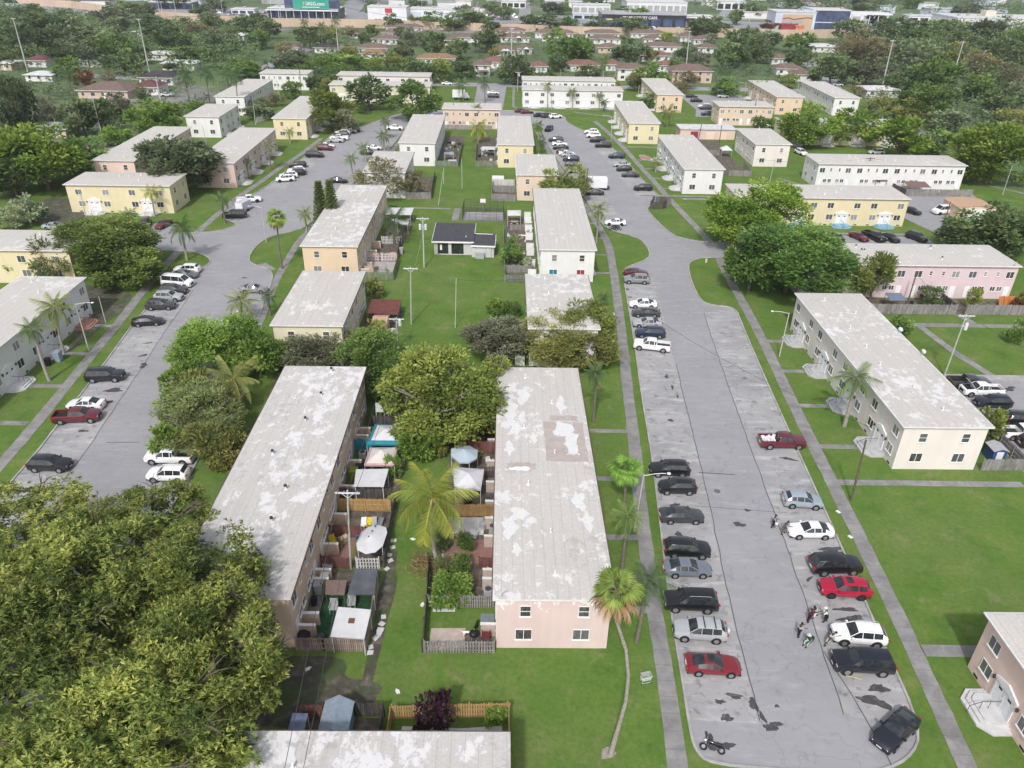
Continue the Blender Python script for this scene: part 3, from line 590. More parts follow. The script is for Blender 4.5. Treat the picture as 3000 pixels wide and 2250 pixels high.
(-171.6,357.7,7.15,10.3,'dgreen',None,1.0),
(-206.1,479.2,11.95,11.2,'dgreen',None,1.0),
(-176.1,421.5,8.31,12.3,'dgreen',None,1.0),
(-204.9,516.5,8.26,9.0,'dgreen',None,1.0),
(-185.2,483.2,8.62,9.0,'brown',None,1.0),
(-191.9,527.0,6.55,9.0,'dgreen',None,1.0),
(-171.8,515.3,8.24,10.1,'dgreen',None,1.0),
(-158.9,510.0,6.34,10.1,'dgreen',None,1.0),
(-156.7,431.7,6.97,10.1,'dgreen2',None,1.0),
(-151.9,445.6,4.8,7.8,'dgreen2',None,1.0),
(-187.0,339.1,5.57,9.0,'green',None,1.0),
(-169.8,318.0,3.51,6.7,'rust',None,1.0),
(-148.6,233.3,3.94,14.6,'dark',None,1.0),
(-149.0,241.1,3.83,14.6,'dark',None,1.0),
(-178.8,281.3,4.17,10.1,'dgreen',None,1.0),
(-146.8,249.9,5.16,9.0,'grey',None,1.0),
(-132.0,239.9,5.42,10.1,'dgreen',None,1.0),
(-128.3,243.8,4.58,9.0,'dgreen',None,1.0),
(-129.6,259.9,4.85,9.0,'dkgrey',None,1.0),
(-164.4,408.2,7.51,5.6,'green',None,1.0),
(-149.6,400.9,6.04,5.6,'green',None,1.0),
(-127.6,369.7,5.61,5.6,'green',None,1.0),
(-136.2,292.2,3.01,5.6,'dgreen2',None,1.0),
(-162.8,323.3,2.75,5.6,'brown',None,1.0),
(-154.1,366.3,3.7,5.6,'dgreen2',None,1.0),
(-178.4,390.3,4.94,7.8,'dgreen',None,1.0),
(-196.7,376.1,6.13,10.1,'dgreen2',None,1.0),
(-213.3,383.7,5.55,9.0,'dark',None,1.0),
(-117.7,355.8,5.41,5.6,'green',None,1.0),
(-106.8,266.9,3.24,5.6,'green',None,1.0),
(-230.1,368.2,4.01,9.0,'dgreen',None,1.0),
(-86.7,268.1,4.18,4.5,'dgreen2',None,1.0),
(88.4,629.5,8.2,10.8,'green','FAR',1.0),
(-341.8,590.8,8.8,9.6,'dgreen','FAR',1.0),
(-286.9,602.5,6.0,9.2,'green','FAR',1.0),
(-85.0,716.9,8.5,8.6,'dgreen','FAR',1.0),
(-258.6,579.8,5.5,7.0,'dgreen','FAR',1.0),
(-240.0,670.0,8.9,10.5,'dgreen2','FAR',1.0),
(-161.2,693.6,8.5,9.5,'dgreen','FAR',1.0),
(364.5,697.8,8.9,10.6,'dgreen2','FAR',1.0),
(-351.6,598.8,8.7,8.1,'dgreen2','FAR',1.0),
(-337.5,552.0,6.4,8.2,'dgreen2','FAR',1.0),
(-21.8,698.1,6.9,9.8,'dgreen','FAR',1.0),
(419.1,791.3,6.6,9.2,'dark','FAR',1.0),
(-402.6,671.4,5.7,10.8,'dgreen','FAR',1.0),
(-302.8,647.3,8.3,8.8,'green','FAR',1.0),
(265.5,826.5,8.0,10.2,'dgreen2','FAR',1.0),
(-296.0,516.8,5.4,8.4,'green','FAR',1.0),
(-124.1,716.1,6.1,9.8,'dgreen','FAR',1.0),
(-275.7,696.1,5.6,9.8,'dark','FAR',1.0),
(-290.7,700.1,8.9,9.1,'dark','FAR',1.0),
(-315.1,545.9,6.4,8.0,'dark','FAR',1.0),
(-230.6,524.5,7.6,10.2,'dgreen2','FAR',1.0),
(331.3,836.2,7.9,10.8,'dark','FAR',1.0),
(-294.2,607.9,5.6,10.4,'dgreen2','FAR',1.0),
(-236.6,532.1,7.5,7.7,'green','FAR',1.0),
(-41.9,653.6,7.9,8.9,'dgreen2','FAR',1.0),
(-25.5,577.2,5.5,10.3,'green','FAR',1.0),
(390.7,717.6,7.0,8.4,'dgreen','FAR',1.0),
(-11.7,654.5,7.2,9.0,'dgreen','FAR',1.0),
(219.1,650.0,7.8,9.7,'dgreen2','FAR',1.0),
(211.0,665.4,6.2,10.8,'dgreen','FAR',1.0),
(71.1,806.1,7.2,8.0,'dgreen2','FAR',1.0),
(-31.2,590.9,7.6,10.2,'dgreen2','FAR',1.0),
(398.9,772.9,8.7,7.7,'dark','FAR',1.0),
(365.0,644.2,7.1,9.1,'dgreen','FAR',1.0),
(-236.8,636.7,8.4,8.1,'dgreen','FAR',1.0),
(166.6,648.0,5.7,10.1,'green','FAR',1.0),
(7.0,577.7,6.2,9.2,'dgreen2','FAR',1.0),
(214.0,838.7,5.6,8.8,'dgreen','FAR',1.0),
(120.1,809.5,6.9,7.9,'dgreen','FAR',1.0),
(394.6,858.5,8.9,8.9,'green','FAR',1.0),
(-337.6,591.8,6.5,9.4,'green','FAR',1.0),
(-209.6,571.8,6.5,8.4,'dgreen2','FAR',1.0),
(270.9,642.7,7.8,9.2,'dgreen','FAR',1.0),
(37.1,715.8,6.2,9.1,'green','FAR',1.0),
(-281.2,616.1,7.3,9.2,'dark','FAR',1.0),
(-258.0,584.0,7.3,10.8,'dgreen','FAR',1.0),
(87.5,715.2,8.6,7.0,'dgreen','FAR',1.0),
(27.8,707.5,8.5,9.3,'dark','FAR',1.0)]
PALMS=[(-6.75,56.24,-7.2,9.03,5.0,'coconut','yellow green coconut palm in the alley between the two near roofs'),
(8.12,36.78,7.13,17.0,2.12,'fan','tall fan palm with a curved bare trunk and drying fronds in front of the pink wall'),
(12.53,66.28,12.27,5.32,2.29,'fanlush','lush fan palm beside the near pink roof'),
(11.28,56.85,11.21,6.75,2.23,'date','feathery palm with an orange heart beside the sidewalk'),
(11.54,47.76,11.78,7.36,2.64,'dark','dark green palm reaching over the boxy black SUV'),
(10.65,83.8,10.39,7.17,2.16,'dead','palm with hanging dead fronds beside the near pink roof'),
(15.1,118.73,15.13,2.38,1.55,'dark','small dark palm beside the short white block'),
(43.23,83.72,43.01,7.19,3.4,'royal','big green palm before the cream block'),
(16.89,151.72,16.77,7.03,2.87,'coconut2','palm beside the curtained white roof'),
(50.63,267.73,50.48,4.79,4.33,'coconut2','full crowned palm behind the stooped yellow block'),
(37.9,209.02,37.72,3.14,2.16,'coconut2','small palm before the right white block'),
(7.55,227.94,7.45,2.9,2.33,'dark','dark palm beside the yellow lawn block'),
(6.84,245.8,6.88,4.29,2.49,'royal','taller palm at the top left of the car park'),
(-11.69,239.89,-11.53,4.43,4.12,'coconut','yellow coconut palm at the end of the long lawn'),
(-13.08,261.28,-13.03,6.15,2.81,'coconut2','olive coconut palm behind the yellow one'),
(-40.97,192.01,-41.02,6.36,2.6,'royal','royal palm by the left road beside the gnarled tree'),
(-41.5,213.87,-41.87,3.85,2.71,'royal','royal palm behind the first one by the left road'),
(-38.45,227.42,-38.52,4.28,3.21,'royal','royal palm beside the white lawn block'),
(-40.11,241.98,-40.12,5.51,2.82,'royal','farther royal palm beside the white lawn block'),
(-43.45,134.65,-43.24,9.86,2.34,'fanskirt','fan palm with a straw skirt on the left grass island'),
(-43.7,154.9,-43.6,4.12,2.43,'coconut2','palm behind the orange roof corner'),
(-24.41,148.77,-24.11,4.91,4.2,'dark','big dark coconut palm in the orange block yard'),
(-43.55,170.64,-43.44,3.7,2.51,'coconut','yellowish palm next to the tall conifers'),
(-66.27,99.65,-65.63,7.4,3.53,'coconut2','large coconut palm before the left edge white block'),
(-64.22,91.66,-64.4,7.99,2.64,'royal','leaning palm before the left edge white block'),
(-43.89,112.07,-43.56,3.27,3.35,'coconut2','coconut palm behind the bright green bush'),
(-39.88,114.13,-39.6,3.3,2.2,'dark','dark palm by the short pale yellow roof'),
(-36.33,84.89,-35.71,4.68,4.27,'gcoconut','wide coconut palm with drooping fronds beside the tan roof'),
(-62.52,137.96,-62.32,6.3,3.69,'royal','palm on the small grass corner by the junction'),
(-86.69,167.59,-86.64,4.89,2.19,'coconut2','left one of two palms on the yellow front'),
(-79.33,163.85,-78.98,5.28,2.54,'coconut','right one of two palms on the yellow front'),
(-62.56,160.06,-62.34,5.09,2.49,'dark','dark palm beside the junction lawn'),
(-81.85,156.34,-81.22,2.69,2.33,'dark','dark bushy palm by the parked cars on the left'),
(-65.13,204.31,-65.02,6.43,2.75,'grey','thin greyish palm before the left pale pink block'),
(-67.95,234.78,-67.71,3.24,2.21,'coconut2','palm before the rounded tree yellow block'),
(-68.69,196.13,-68.34,4.24,2.19,'grey','palm by the stoop of the left pale pink block'),
(-120.81,295.39,-120.89,9.89,4.92,'dark','leftmost of four dark palms by the far left white block'),
(-113.55,296.11,-113.09,9.92,4.48,'dark','second of four dark palms by the far left white block'),
(-105.26,294.48,-104.87,10.3,4.23,'dark','third of four dark palms by the far left white block'),
(-95.83,274.74,-94.99,12.88,3.74,'dark','rightmost and tallest of four dark palms'),
(-168.36,304.35,-168.32,7.8,5.08,'dark','palm among the left bungalows'),
(-245.12,545.49,-244.57,9.44,3.58,'dark','palm crown beside the tall concrete pole'),
(-255.07,591.16,-255.44,6.25,2.59,'dark','small far palm by the beige wall'),
(-96.65,446.68,-97.11,15.39,3.92,'dark','tall palm against the concrete pole'),
(-103.7,439.45,-103.27,12.96,4.2,'dark','palm left of the concrete pole'),
(-108.83,442.31,-108.96,5.75,3.93,'dark','short palm among the back houses'),
(-113.45,439.08,-113.38,6.02,3.9,'dark','second short palm among the back houses'),
(-100.76,443.48,-100.18,7.58,3.93,'dark','palm right below the tall one'),
(-134.49,527.02,-134.03,7.07,4.25,'dark','far palm near the beige wall'),
(-56.15,349.98,-55.8,5.21,4.74,'dark','dark palm behind the back cream block'),
(-20.36,305.41,-21.18,6.71,3.94,'dark','left palm beside the drive'),
(-12.18,306.23,-12.4,7.17,3.95,'dark','right palm beside the drive'),
(-116.72,383.63,-117.76,2.78,2.59,'dark','small palm by the left back street'),
(11.37,298.6,11.06,7.88,2.49,'coconut2','first palm before the long white front block'),
(20.5,297.56,20.17,6.07,2.72,'coconut2','middle palm before the long white front block'),
(30.44,298.51,30.32,4.79,2.28,'coconut2','third palm before the long white front block'),
(31.84,293.9,31.84,3.02,2.7,'dark','low dark palm at the corner of the long white front block'),
(36.46,348.4,36.46,10.42,3.9,'coconut2','tall palm rising behind the long white rear block'),
(90.03,364.28,90.25,5.77,3.55,'dark','left one of twin palms at the back'),
(90.99,357.7,92.18,6.2,3.49,'dark','right one of twin palms at the back'),
(67.98,334.12,67.3,3.35,3.04,'coconut2','palm at the corner of the far orange block'),
(95.88,325.65,94.73,5.14,2.96,'coconut2','palm before the rear orange block'),
(98.44,325.91,98.5,5.16,2.96,'coconut2','second palm before the rear orange block'),
(129.39,282.83,128.96,3.35,3.48,'coconut2','palm above the airy yellow green tree'),
(84.03,246.94,83.36,2.82,1.73,'dark','small palm by the short cream block'),
(91.15,244.17,90.33,2.97,1.72,'dark','small palm before the hidden yellow block'),
(2.73,135.44,2.44,2.08,1.27,'silver','silvery palm in the yard of the curtained white block'),
(83.69,441.66,82.99,3.03,1.97,'dark','tiny palm among the bungalows'),
(-55.17,606.83,-55.39,7.22,2.65,'dark','topiary like palm near the white store')]
POLES=[(-216.63,360.47,21.5,0.13,'concrete','tall concrete pole at the left among the dark trees',0),
(-161.61,358.16,22.36,-0.04,'concrete','tallest concrete pole behind the left bungalows',0),
(-127.95,287.92,10.01,-0.05,'concrete','shorter concrete pole beside the red roofed bungalow',0),
(-126.8,239.85,11.48,-0.16,'tpole','white pole with a short crossarm beside the bright hedge',0),
(-92.46,426.19,15.46,-0.06,'concrete','concrete pole with a palm behind it',0),
(-2.98,355.05,21.72,0.19,'concrete','concrete pole by the turning circle drive',0),
(83.67,409.84,16.82,-0.26,'concrete','concrete pole above the bungalow roofs',0),
(156.35,349.54,20.2,-0.22,'concrete','leaning looking concrete pole at the right woods',0),
(183.45,346.31,20.54,0.28,'concrete','concrete pole beside the white rooftop at the right',0),
(189.16,351.5,5.26,0.03,'thin','thin pole right of the concrete one',0),
(185.25,329.2,6.06,-0.08,'thin','thin pale pole by the right meadow',0),
(-16.46,111.76,9.83,0.4,'tpole','white crossarm pole in the middle of the lawn',0),
(-17.06,136.59,9.73,0.13,'transformer2','pole with two transformer cans and a white crossarm beside the clubhouse',0),
(-17.38,102.77,5.41,0.1,'transformer','pole with one transformer can near the red shed',0),
(-9.27,110.79,8.49,0.33,'thin','slender pole alone on the lawn',0),
(-13.34,189.83,7.4,0.0,'thin','thin metal pole on the long lawn',0),
(-18.31,193.74,4.05,0.18,'thin','thin pole by the fenced yard at the left of the long lawn',0),
(-17.97,175.49,7.92,1.38,'thin','dark thin pole beside the lawn path',0),
(-15.59,56.15,9.77,0.57,'tpole','utility pole with a white crossarm in the tan block yards',0),
(62.92,97.73,9.92,0.21,'transformer','pole with a white transformer can behind the cream block',0),
(40.44,102.97,7.23,0.07,'lamp','street lamp in front of the far end of the cream block',-1),
(38.37,68.32,8.27,-0.34,'thinwood','dark wooden pole by the sidewalk near the cream block',0),
(13.23,62.52,7.44,0.27,'lamp','street lamp with a curved arm over the small black crossover',1),
(15.16,106.55,4.65,0.15,'lamp0','grey lamp pole beside the olive trees',0),
(-63.16,100.75,7.62,0.03,'lamp','street lamp beside the brick stoop on the left',1),
(-65.08,110.25,4.49,0.02,'thin','short pole left of the parked dark SUV',0),
(-43.19,108.92,2.79,0.07,'lamp0','lamp head rising out of the bright green bush',0),
(29.6,245.6,7.48,-0.42,'lamp','street lamp before the stooped yellow block',-1),
(15.92,177.56,8.83,0.67,'wood','dark wooden pole beside the curtained white roof',0),
(13.53,211.83,3.41,-0.04,'wood','dark pole between the navy cars',0),
(57.5,249.06,5.1,0.46,'wood','pole in the yard behind the right white block',0),
(63.3,245.28,5.4,-0.02,'wood','second pole in the yard behind the right white block',0),
(90.92,199.62,7.21,-0.2,'woodarm','dark wooden utility pole before the long white block',0),
(94.89,199.89,5.81,0.1,'wood','grey pole right of the dark utility pole',0),
(111.16,202.96,6.45,0.03,'wood','pole near the right end of the long white block',0),
(123.29,192.99,7.44,-0.06,'thin','light pole at the right meadow edge',0),
(66.23,199.96,6.21,0.28,'thin','thin pole on the lawn left of the long white block',0),
(90.26,157.34,8.36,0.02,'wood','wooden pole by the drive beside the peach outbuilding',0),
(68.86,123.68,5.87,0.08,'wood','leaning wooden pole before the lilac block',0),
(71.69,123.02,4.39,0.01,'thin','thin pole with an antenna in the lilac block yard',0),
(-89.95,226.46,6.49,-0.15,'thin','thin pole between the two pink blocks',0),
(-91.66,158.64,7.08,0.22,'thin','pole in front of the left yellow block',0),
(-50.44,148.69,7.27,0.07,'lamp','street lamp on the left grass island',-1),
(-84.63,315.79,9.85,0.49,'wood','pole by the far left end block',0),
(-85.67,259.34,8.55,0.3,'thin','thin pole beside the far left white block',0),
(-86.73,294.36,8.52,-0.5,'thin','thin pole right of the far left white block',0),
(-21.61,264.97,6.98,0.69,'wood','dark pole against the closing peach block',0),
(-0.0,332.18,7.68,0.15,'transformer','pole with a small can by the turning circle drive',0),
(12.6,295.6,5.61,0.04,'lamp0','dark lamp pole before the long white front block',0),
(18.51,347.05,6.89,-0.33,'thin','pole behind the long white rear block',0),
(47.26,317.97,5.51,0.42,'thin','pole by the far orange block',0),
(94.66,336.94,4.25,-0.36,'lamp','street lamp at the back lot',-1),
(81.43,274.43,8.5,-0.22,'wood','dark pole beside the crosswise peach block',0),
(118.79,343.98,3.93,-0.38,'thin','white pole behind the rear orange block',0)]
BUNG=[(-77.6,440.1,16.1,9,3.0,'brown',0,'white bungalow with a brown roof and a small porch'),
(-79.3,516.6,9.9,9,3.0,'brown',0,'small white bungalow seen between round trees'),
(-77.6,483.3,14.3,9,3.0,'brown',0,'brown roofed bungalow behind another one'),
(-75.0,550.8,23.5,9,3.0,'brown',0,'long brown roofed house near the beige wall'),
(-31.3,499.9,16.3,9,3.0,'brown',0,'brown roofed house with a white end wall'),
(-38.8,482.1,7.2,9,3.0,'tan',0,'small tan walled house between dark trees'),
(-8.6,441.3,9.2,9,3,'brown',1,'white bungalow with a gabled porch'),
(-16.6,369.4,7.8,10,5,'brown',0,'two level white house with a brown roof'),
(-11.2,395.8,11.3,9,3.0,'red',0,'white house with a reddish roof behind the two level one'),
(-40.1,404.6,18.2,9,3.0,'orange',0,'long orange brown roof behind the hedge trees'),
(-73.8,421.2,12.6,8,2.6,'orange',0,'low brown roof behind the bright hedge'),
(-2.0,504.5,17.2,9,3,'brown',1,'white bungalow with a white gabled porch'),
(-5.5,541.7,19.2,9,3.0,'brown',0,'brown roof directly behind the gabled bungalow'),
(-7.3,441.5,11.9,9,3,'brown',1,'grey walled bungalow with a gabled porch'),
(3.3,450.6,8.1,8,3,'brown',1,'small bungalow left of the big green tree'),
(9.7,384.5,8.1,9,3.0,'red',0,'white house behind the dark round tree'),
(22.9,532.0,24.3,9,3.0,'brown',0,'long brown roofed house left of the big green tree'),
(18.0,514.2,6.8,7,2.6,'brown',1,'small porch house under the long brown roof'),
(54.0,537.2,21.4,9,3.0,'brown',0,'long brown roofed white house right of the big green tree'),
(52.5,504.8,18.7,9,3.0,'brown',0,'low brown roofed house with rounded bush before it'),
(83.8,540.7,22.3,9,3.0,'brown',0,'brown roofed house below the beige wall'),
(82.7,509.5,12.1,9,3,'brown',1,'white bungalow with a white triangular porch'),
(50.4,461.5,11.7,9,3.0,'tan',0,'tan walled house between two dark trees'),
(81.5,471.4,21.7,9,3.0,'brown',0,'long white bungalow with a row of windows'),
(107.1,469.6,11.2,9,3.0,'brown',0,'white bungalow with dark doors right of the long one'),
(112.5,511.6,10.6,8,3,'brown',1,'small bungalow with a triangular porch at the right'),
(71.8,430.5,14.2,9,3.0,'red',0,'pinkish roofed house behind the palm'),
(73.3,394.2,12.5,9,3.0,'red',0,'white house with a red brown roof'),
(30.4,390.9,16.5,9,3.0,'red',0,'long reddish roofed house behind the long white block'),
(51.3,365.7,13.3,10,5,'brown',0,'two level white house with a dark porch'),
(45.5,394.8,6.5,9,3.0,'red',0,'white walled house beside the tall palm'),
(77.3,362.8,17.6,11,5,'brown',0,'largest pale two level house with a brown roof'),
(55.0,419.2,12.6,9,3.0,'red',0,'red roof between the palm and the dark tree'),
(105.6,524.8,8.5,9,3.0,'brown',0,'small white house beside the concrete pole'),
(135.8,428.8,8.7,9,3.0,'brown',0,'small white house beside dark round trees'),
(129.5,391.3,12.4,9,3.0,'brown',0,'brown roofed house by the bending street'),
(132.2,373.2,13.0,9,3.0,'brown',0,'brown roofed house nearest the far right white block'),
(178.4,483.7,15.8,14,3,'white',0,'flat white roofed building by the bending street'),
(150.3,334.0,13.2,10,3,'white',0,'low white roof in the right woods'),
(177.8,334.0,12.2,9,3,'white',0,'white flat building beside the concrete pole'),
(-219.6,373.3,9.0,9,3.0,'darkred',0,'white house with a dark red roof at the far left'),
(-198.3,376.0,13.1,9,3.0,'white',0,'white roofed house among the left trees'),
(-197.8,335.4,11.2,9,2.6,'white',0,'white roofed carport house at the left'),
(-154.2,371.9,14.6,9,3.0,'white',0,'white flat roofed bungalow among the left trees'),
(-174.8,402.0,13.3,9,3.0,'white',0,'small white roofed house behind the flat one'),
(-154.6,300.0,18.5,14,3,'brown',0,'large brown roofed house with a tan wall'),
(-142.8,309.2,10.0,10,3,'darkred',0,'red roofed bungalow at the left'),
(-147.8,331.7,13.7,10,3,'dark',0,'dark roofed bungalow behind the red one'),
(-228.1,362.7,6.6,9,3.0,'white',0,'yellow house at the left frame edge'),
(-139.6,235.5,8.6,9,2.8,'greyblue',0,'grey blue roofed house behind the big yellow green tree'),
(-226.1,497.6,6.6,9,3.0,'white',0,'small white house behind the tall concrete pole'),
(-184.0,485.0,6.5,9,3.0,'white',0,'white house between brown trees'),
(-163.5,488.3,5.1,9,3.0,'white',0,'pale house with a pitched roof far left'),
(-102.1,438.2,11.1,9,3.0,'dark',0,'white house with a dark porch by the concrete pole'),
(-120.4,438.1,8.5,9,3.0,'brown',0,'pale house behind the brown tree'),
(-100.9,511.6,5.3,9,3.0,'brown',0,'small house left of the lawn slope')]

# ------------------------------------------------------------------ camera, sky, sun
cam=bpy.data.cameras.new('camera'); co=bpy.data.objects.new('camera',cam); COL.objects.link(co); sc.camera=co
cam.sensor_fit='HORIZONTAL'; cam.angle=2*math.atan(1500/2245.254); cam.clip_end=6000; cam.clip_start=.5
Rv=Vector((0.99983086,0.00923013,0.01590795)); Uv=Vector((-0.0183918,0.50177642,0.86480181)); Fv=Vector((0,0.86494811,-0.5018613))
co.matrix_world=Matrix(((Rv.x,Uv.x,-Fv.x,0),(Rv.y,Uv.y,-Fv.y,0),(Rv.z,Uv.z,-Fv.z,54.017),(0,0,0,1)))
w=bpy.data.worlds.new('World'); sc.world=w; w.use_nodes=True; wt=w.node_tree; bg=wt.nodes['Background']
sky=wt.nodes.new('ShaderNodeTexSky'); sky.sky_type='NISHITA'; sky.sun_disc=False; sky.sun_elevation=R(47); sky.sun_rotation=R(192); sky.dust_density=3; sky.ozone_density=1.5
hs=wt.nodes.new('ShaderNodeHueSaturation'); hs.inputs['Saturation'].default_value=.42; wt.links.new(sky.outputs[0],hs.inputs['Color']); wt.links.new(hs.outputs[0],bg.inputs[0]); bg.inputs[1].default_value=.15
sun=bpy.data.lights.new('sun','SUN'); sun.energy=2.1; sun.angle=R(3); sun.color=(1,.97,.93)
so=bpy.data.objects.new('sun',sun); COL.objects.link(so); so.location=(0,-50,120)
so.rotation_euler=Vector((.19,.92,-1.0)).to_track_quat('-Z','Y').to_euler()
sc.view_settings.view_transform='Standard'; sc.view_settings.look='None'; sc.view_settings.exposure=EXPOSURE; sc.view_settings.gamma=1
sc.cycles.max_bounces=6; sc.cycles.diffuse_bounces=3; sc.cycles.transparent_max_bounces=4; sc.cycles.use_denoising=True; sc.cycles.caustics_reflective=False; sc.cycles.caustics_refractive=False
# ------------------------------------------------------------------ ground, roads, paths
g=MB(); g.poly([(-700,-60),(700,-60),(700,575),(-700,575)],0); struct('lawn',g,MATS['grass'])
g=MB(); g.poly([(-700,175),(-150,150),(-122,185),(-114,240),(-111,345),(-50,353),(150,353),(140,330),(128,270),(122,215),(150,165),(700,170),(700,574.5),(-700,574.5)],.003); struct('rough_ground',g,MATS['far_ground'])
g=MB(); g.poly([(-1500,575.2),(1500,575.2),(1500,3500),(-1500,3500)],-.02); struct('far_land',g,MATS['far_ground'])
def arc(pts,n=1):   # Chaikin smoothing of a closed outline
    for _ in range(n):
        q=[]
        for i in range(len(pts)):
            a=pts[i]; b2=pts[(i+1)%len(pts)]
            q+=[(a[0]*.78+b2[0]*.22,a[1]*.78+b2[1]*.22),(a[0]*.22+b2[0]*.78,a[1]*.22+b2[1]*.78)]
        pts=q
    return pts
def chain(pts,n=2):
    for _ in range(n):
        q=[pts[0]]
        for a,b2 in zip(pts[:-1],pts[1:]): q+=[(a[0]*.75+b2[0]*.25,a[1]*.75+b2[1]*.25),(a[0]*.25+b2[0]*.75,a[1]*.25+b2[1]*.75)]
        pts=q+[pts[-1]]
    return pts
def offset(pts,d):
    out=[]
    for i,p in enumerate(pts):
        a=Vector(pts[max(i-1,0)]); b2=Vector(pts[min(i+1,len(pts)-1)]); t=(b2-a).normalized(); out.append((p[0]-t.y*d,p[1]+t.x*d))
    return out
def kerb(pts,name='kerb',h=.13,wd=.2):
    l=offset(pts,wd/2); r=offset(pts,-wd/2); mb=MB(); n=len(pts)
    vs=[(x,y,0) for x,y in l]+[(x,y,h) for x,y in l]+[(x,y,h) for x,y in r]+[(x,y,0) for x,y in r]
    fs=[]
    for i in range(n-1):
        for k in range(3): fs.append((k*n+i,(k+1)*n+i,(k+1)*n+i+1,k*n+i+1))
    fs+=[(0,n,2*n,3*n)[::-1],(n-1,2*n-1,3*n-1,4*n-1)]
    mb.add(vs,fs); return struct(name,mb,MATS['kerb'])
R1L=chain([(27,35.3),(20,35.7),(15.5,36.1),(14.65,37.2),(14.6,39),(14.9,44.3),(15.2,51.5),(16.2,64.1),(17.2,76.8),(17.8,89.9),(18.9,105.9),(19.7,120.7),(20.5,136.8),(22.5,139.4),(26.4,143.0),(27.3,147),(26.7,154),(24.9,156.6),(20.4,160.2),(18.6,167),(16.4,187),(13.0,211),(10.2,233),(8.8,247),(8.4,256),(8.8,263),(4.5,273),(-6,276),(-20,276),(-32,272),(-36.6,262)],2)
R1Ra=chain([(27,35.3),(31,36.6),(33.2,39.3),(33.6,47.2),(34.4,59),(35.3,76.4),(36.4,97.2),(37.5,114),(38.1,120.6),(34.5,121.2),(32.6,122.8),(32.6,130),(33.4,139.6),(35.2,143.3),(39.4,144.9),(60,145.1),(92,145.1)],2)
R1Rb=chain([(64,153.5),(44.8,153.3),(39.5,153.6),(36,155),(33.3,158),(31.2,170),(30.6,176.5),(33.5,180),(35.6,184),(34.6,190.5),(33.0,202),(31.2,222.7),(29,236),(26.5,252.6),(20.5,262.3),(16.8,274),(17.2,281),(14.5,287),(5,292.5),(-6,291.5),(-20,290.5),(-37,288),(-43,280),(-47.4,269.2),(-49.6,263),(-51.1,258),(-55,252.6),(-58,247)],2)
R2L1=chain([(-55.6,40),(-56.5,73),(-57.3,80.6),(-58.4,91),(-59.2,99),(-60.4,108.6),(-60.9,115.6),(-62.4,129),(-61.6,132.4),(-58.4,134),(-57.5,136.6),(-58.9,139.6),(-62.1,142.2),(-65.3,143),(-112,143)],2)
R2L2=chain([(-71.5,152.9),(-66.4,153.4),(-62.5,154.6),(-60.2,157.2),(-60.0,159.8),(-62,161.6),(-64.3,163.5),(-65.2,170),(-65,178.5),(-62.8,182),(-61.3,192),(-60.8,205),(-59.7,218.8),(-58.5,229.2),(-58.2,240),(-58,247)],2)
R2R=chain([(-36.2,40),(-36.6,70.3),(-38.8,90),(-41.3,112),(-43,124.2),(-44.1,131.4),(-46.2,134.4),(-49.6,136.4),(-51.1,139),(-51.7,143),(-51.6,149.5),(-49.6,153.4),(-46,156),(-44.4,160),(-43.4,175),(-41.1,192.8),(-40.4,200.4),(-38.8,215),(-37.4,227.8),(-36.9,240),(-36.4,252),(-36.6,262)],2)
road=MB()
road.poly(R1L+R1Rb[::-1][0:0]+[(-36.6,262),(-47.4,269.2)][0:1]+R1Rb[::-1]+[(64,153.5),(92,153.5),(92,145.1)]+R1Ra[::-1],.006)
road.poly(R2L1+[(-112,152.9)]+R2L2+R2R[::-1],.0065)
road.poly([(-84,152.8),(-71.3,152.8),(-71.6,158.8),(-84,159.2)],.008)
road.poly([(66.5,153.4),(88.8,153.4),(88.2,159.4),(66.8,159.4)],.008)
road.poly([(91.9,145),(98.5,145),(98,155),(97.5,166),(99,173),(112,175),(116,194.2),(96,194.4),(90.5,190),(88.4,177),(91.6,163),(90,154)],.0085)
road.poly([(61.4,60),(61.2,84),(61.6,96.9),(120,96.9),(120,60)],.008)
road.poly([(64,286.5),(67,300),(66,333),(92,333),(89.5,300),(90,286.5)],.008); road.poly([(-16,288.5),(-5.4,288.5),(-4.6,343.5),(-17,343.5)],.0105)
road.poly([(-46,343),(135,343),(140,352),(-46,352)],.012); road.poly([(134,351),(139,345),(153,400),(160,440),(151,440),(143,402)],.010)
road.poly([(-122,380),(-116,380),(-112,470),(-121,470)],.010); road.poly([(-136,185),(-128,190),(-104,236),(-112,238)],.010)
road.poly([(-190,350),(-150,340),(-150,348),(-190,358)],.010)
struct('road',road,MATS['asphalt'])
def strip(name,inner,outer,z,mat):
    mb=MB(); n=len(inner); mb.add([(x,y,z) for x,y in inner]+[(x,y,z) for x,y in outer],[(i,i+1,n+i+1,n+i) for i in range(n-1)])
    # make faces look up
    o=struct(name,mb,MATS[mat]); bm=bmesh.new(); bm.from_mesh(o.data); bmesh.ops.recalc_face_normals(bm,faces=bm.faces)
    if bm.faces[0].normal.z<0: bmesh.ops.reverse_faces(bm,faces=bm.faces)
    bm.to_mesh(o.data); bm.free(); return o
def cut(pts,y0,y1): return [p for p in pts if y0<=p[1]<=y1]
a=[p for p in R1L if 39.2<p[1]<134 and p[0]<26]; strip('parking_bays',a,offset(a,-5.6),.0115,'asphalt_bay')
a=[p for p in R1Ra if 38.5<p[1]<120.6 and p[0]>32.8]; strip('parking_bays',a,offset(a,5.6),.0115,'asphalt_bay')
a=[p for p in R1L if 168<p[1]<245 and p[0]>8]; strip('parking_bays',a,offset(a,-5.4),.0115,'asphalt_bay')
a=[p for p in R1Rb if 186<p[1]<258 and p[0]>20]; strip('parking_bays',a,offset(a,5.4),.0115,'asphalt_bay')
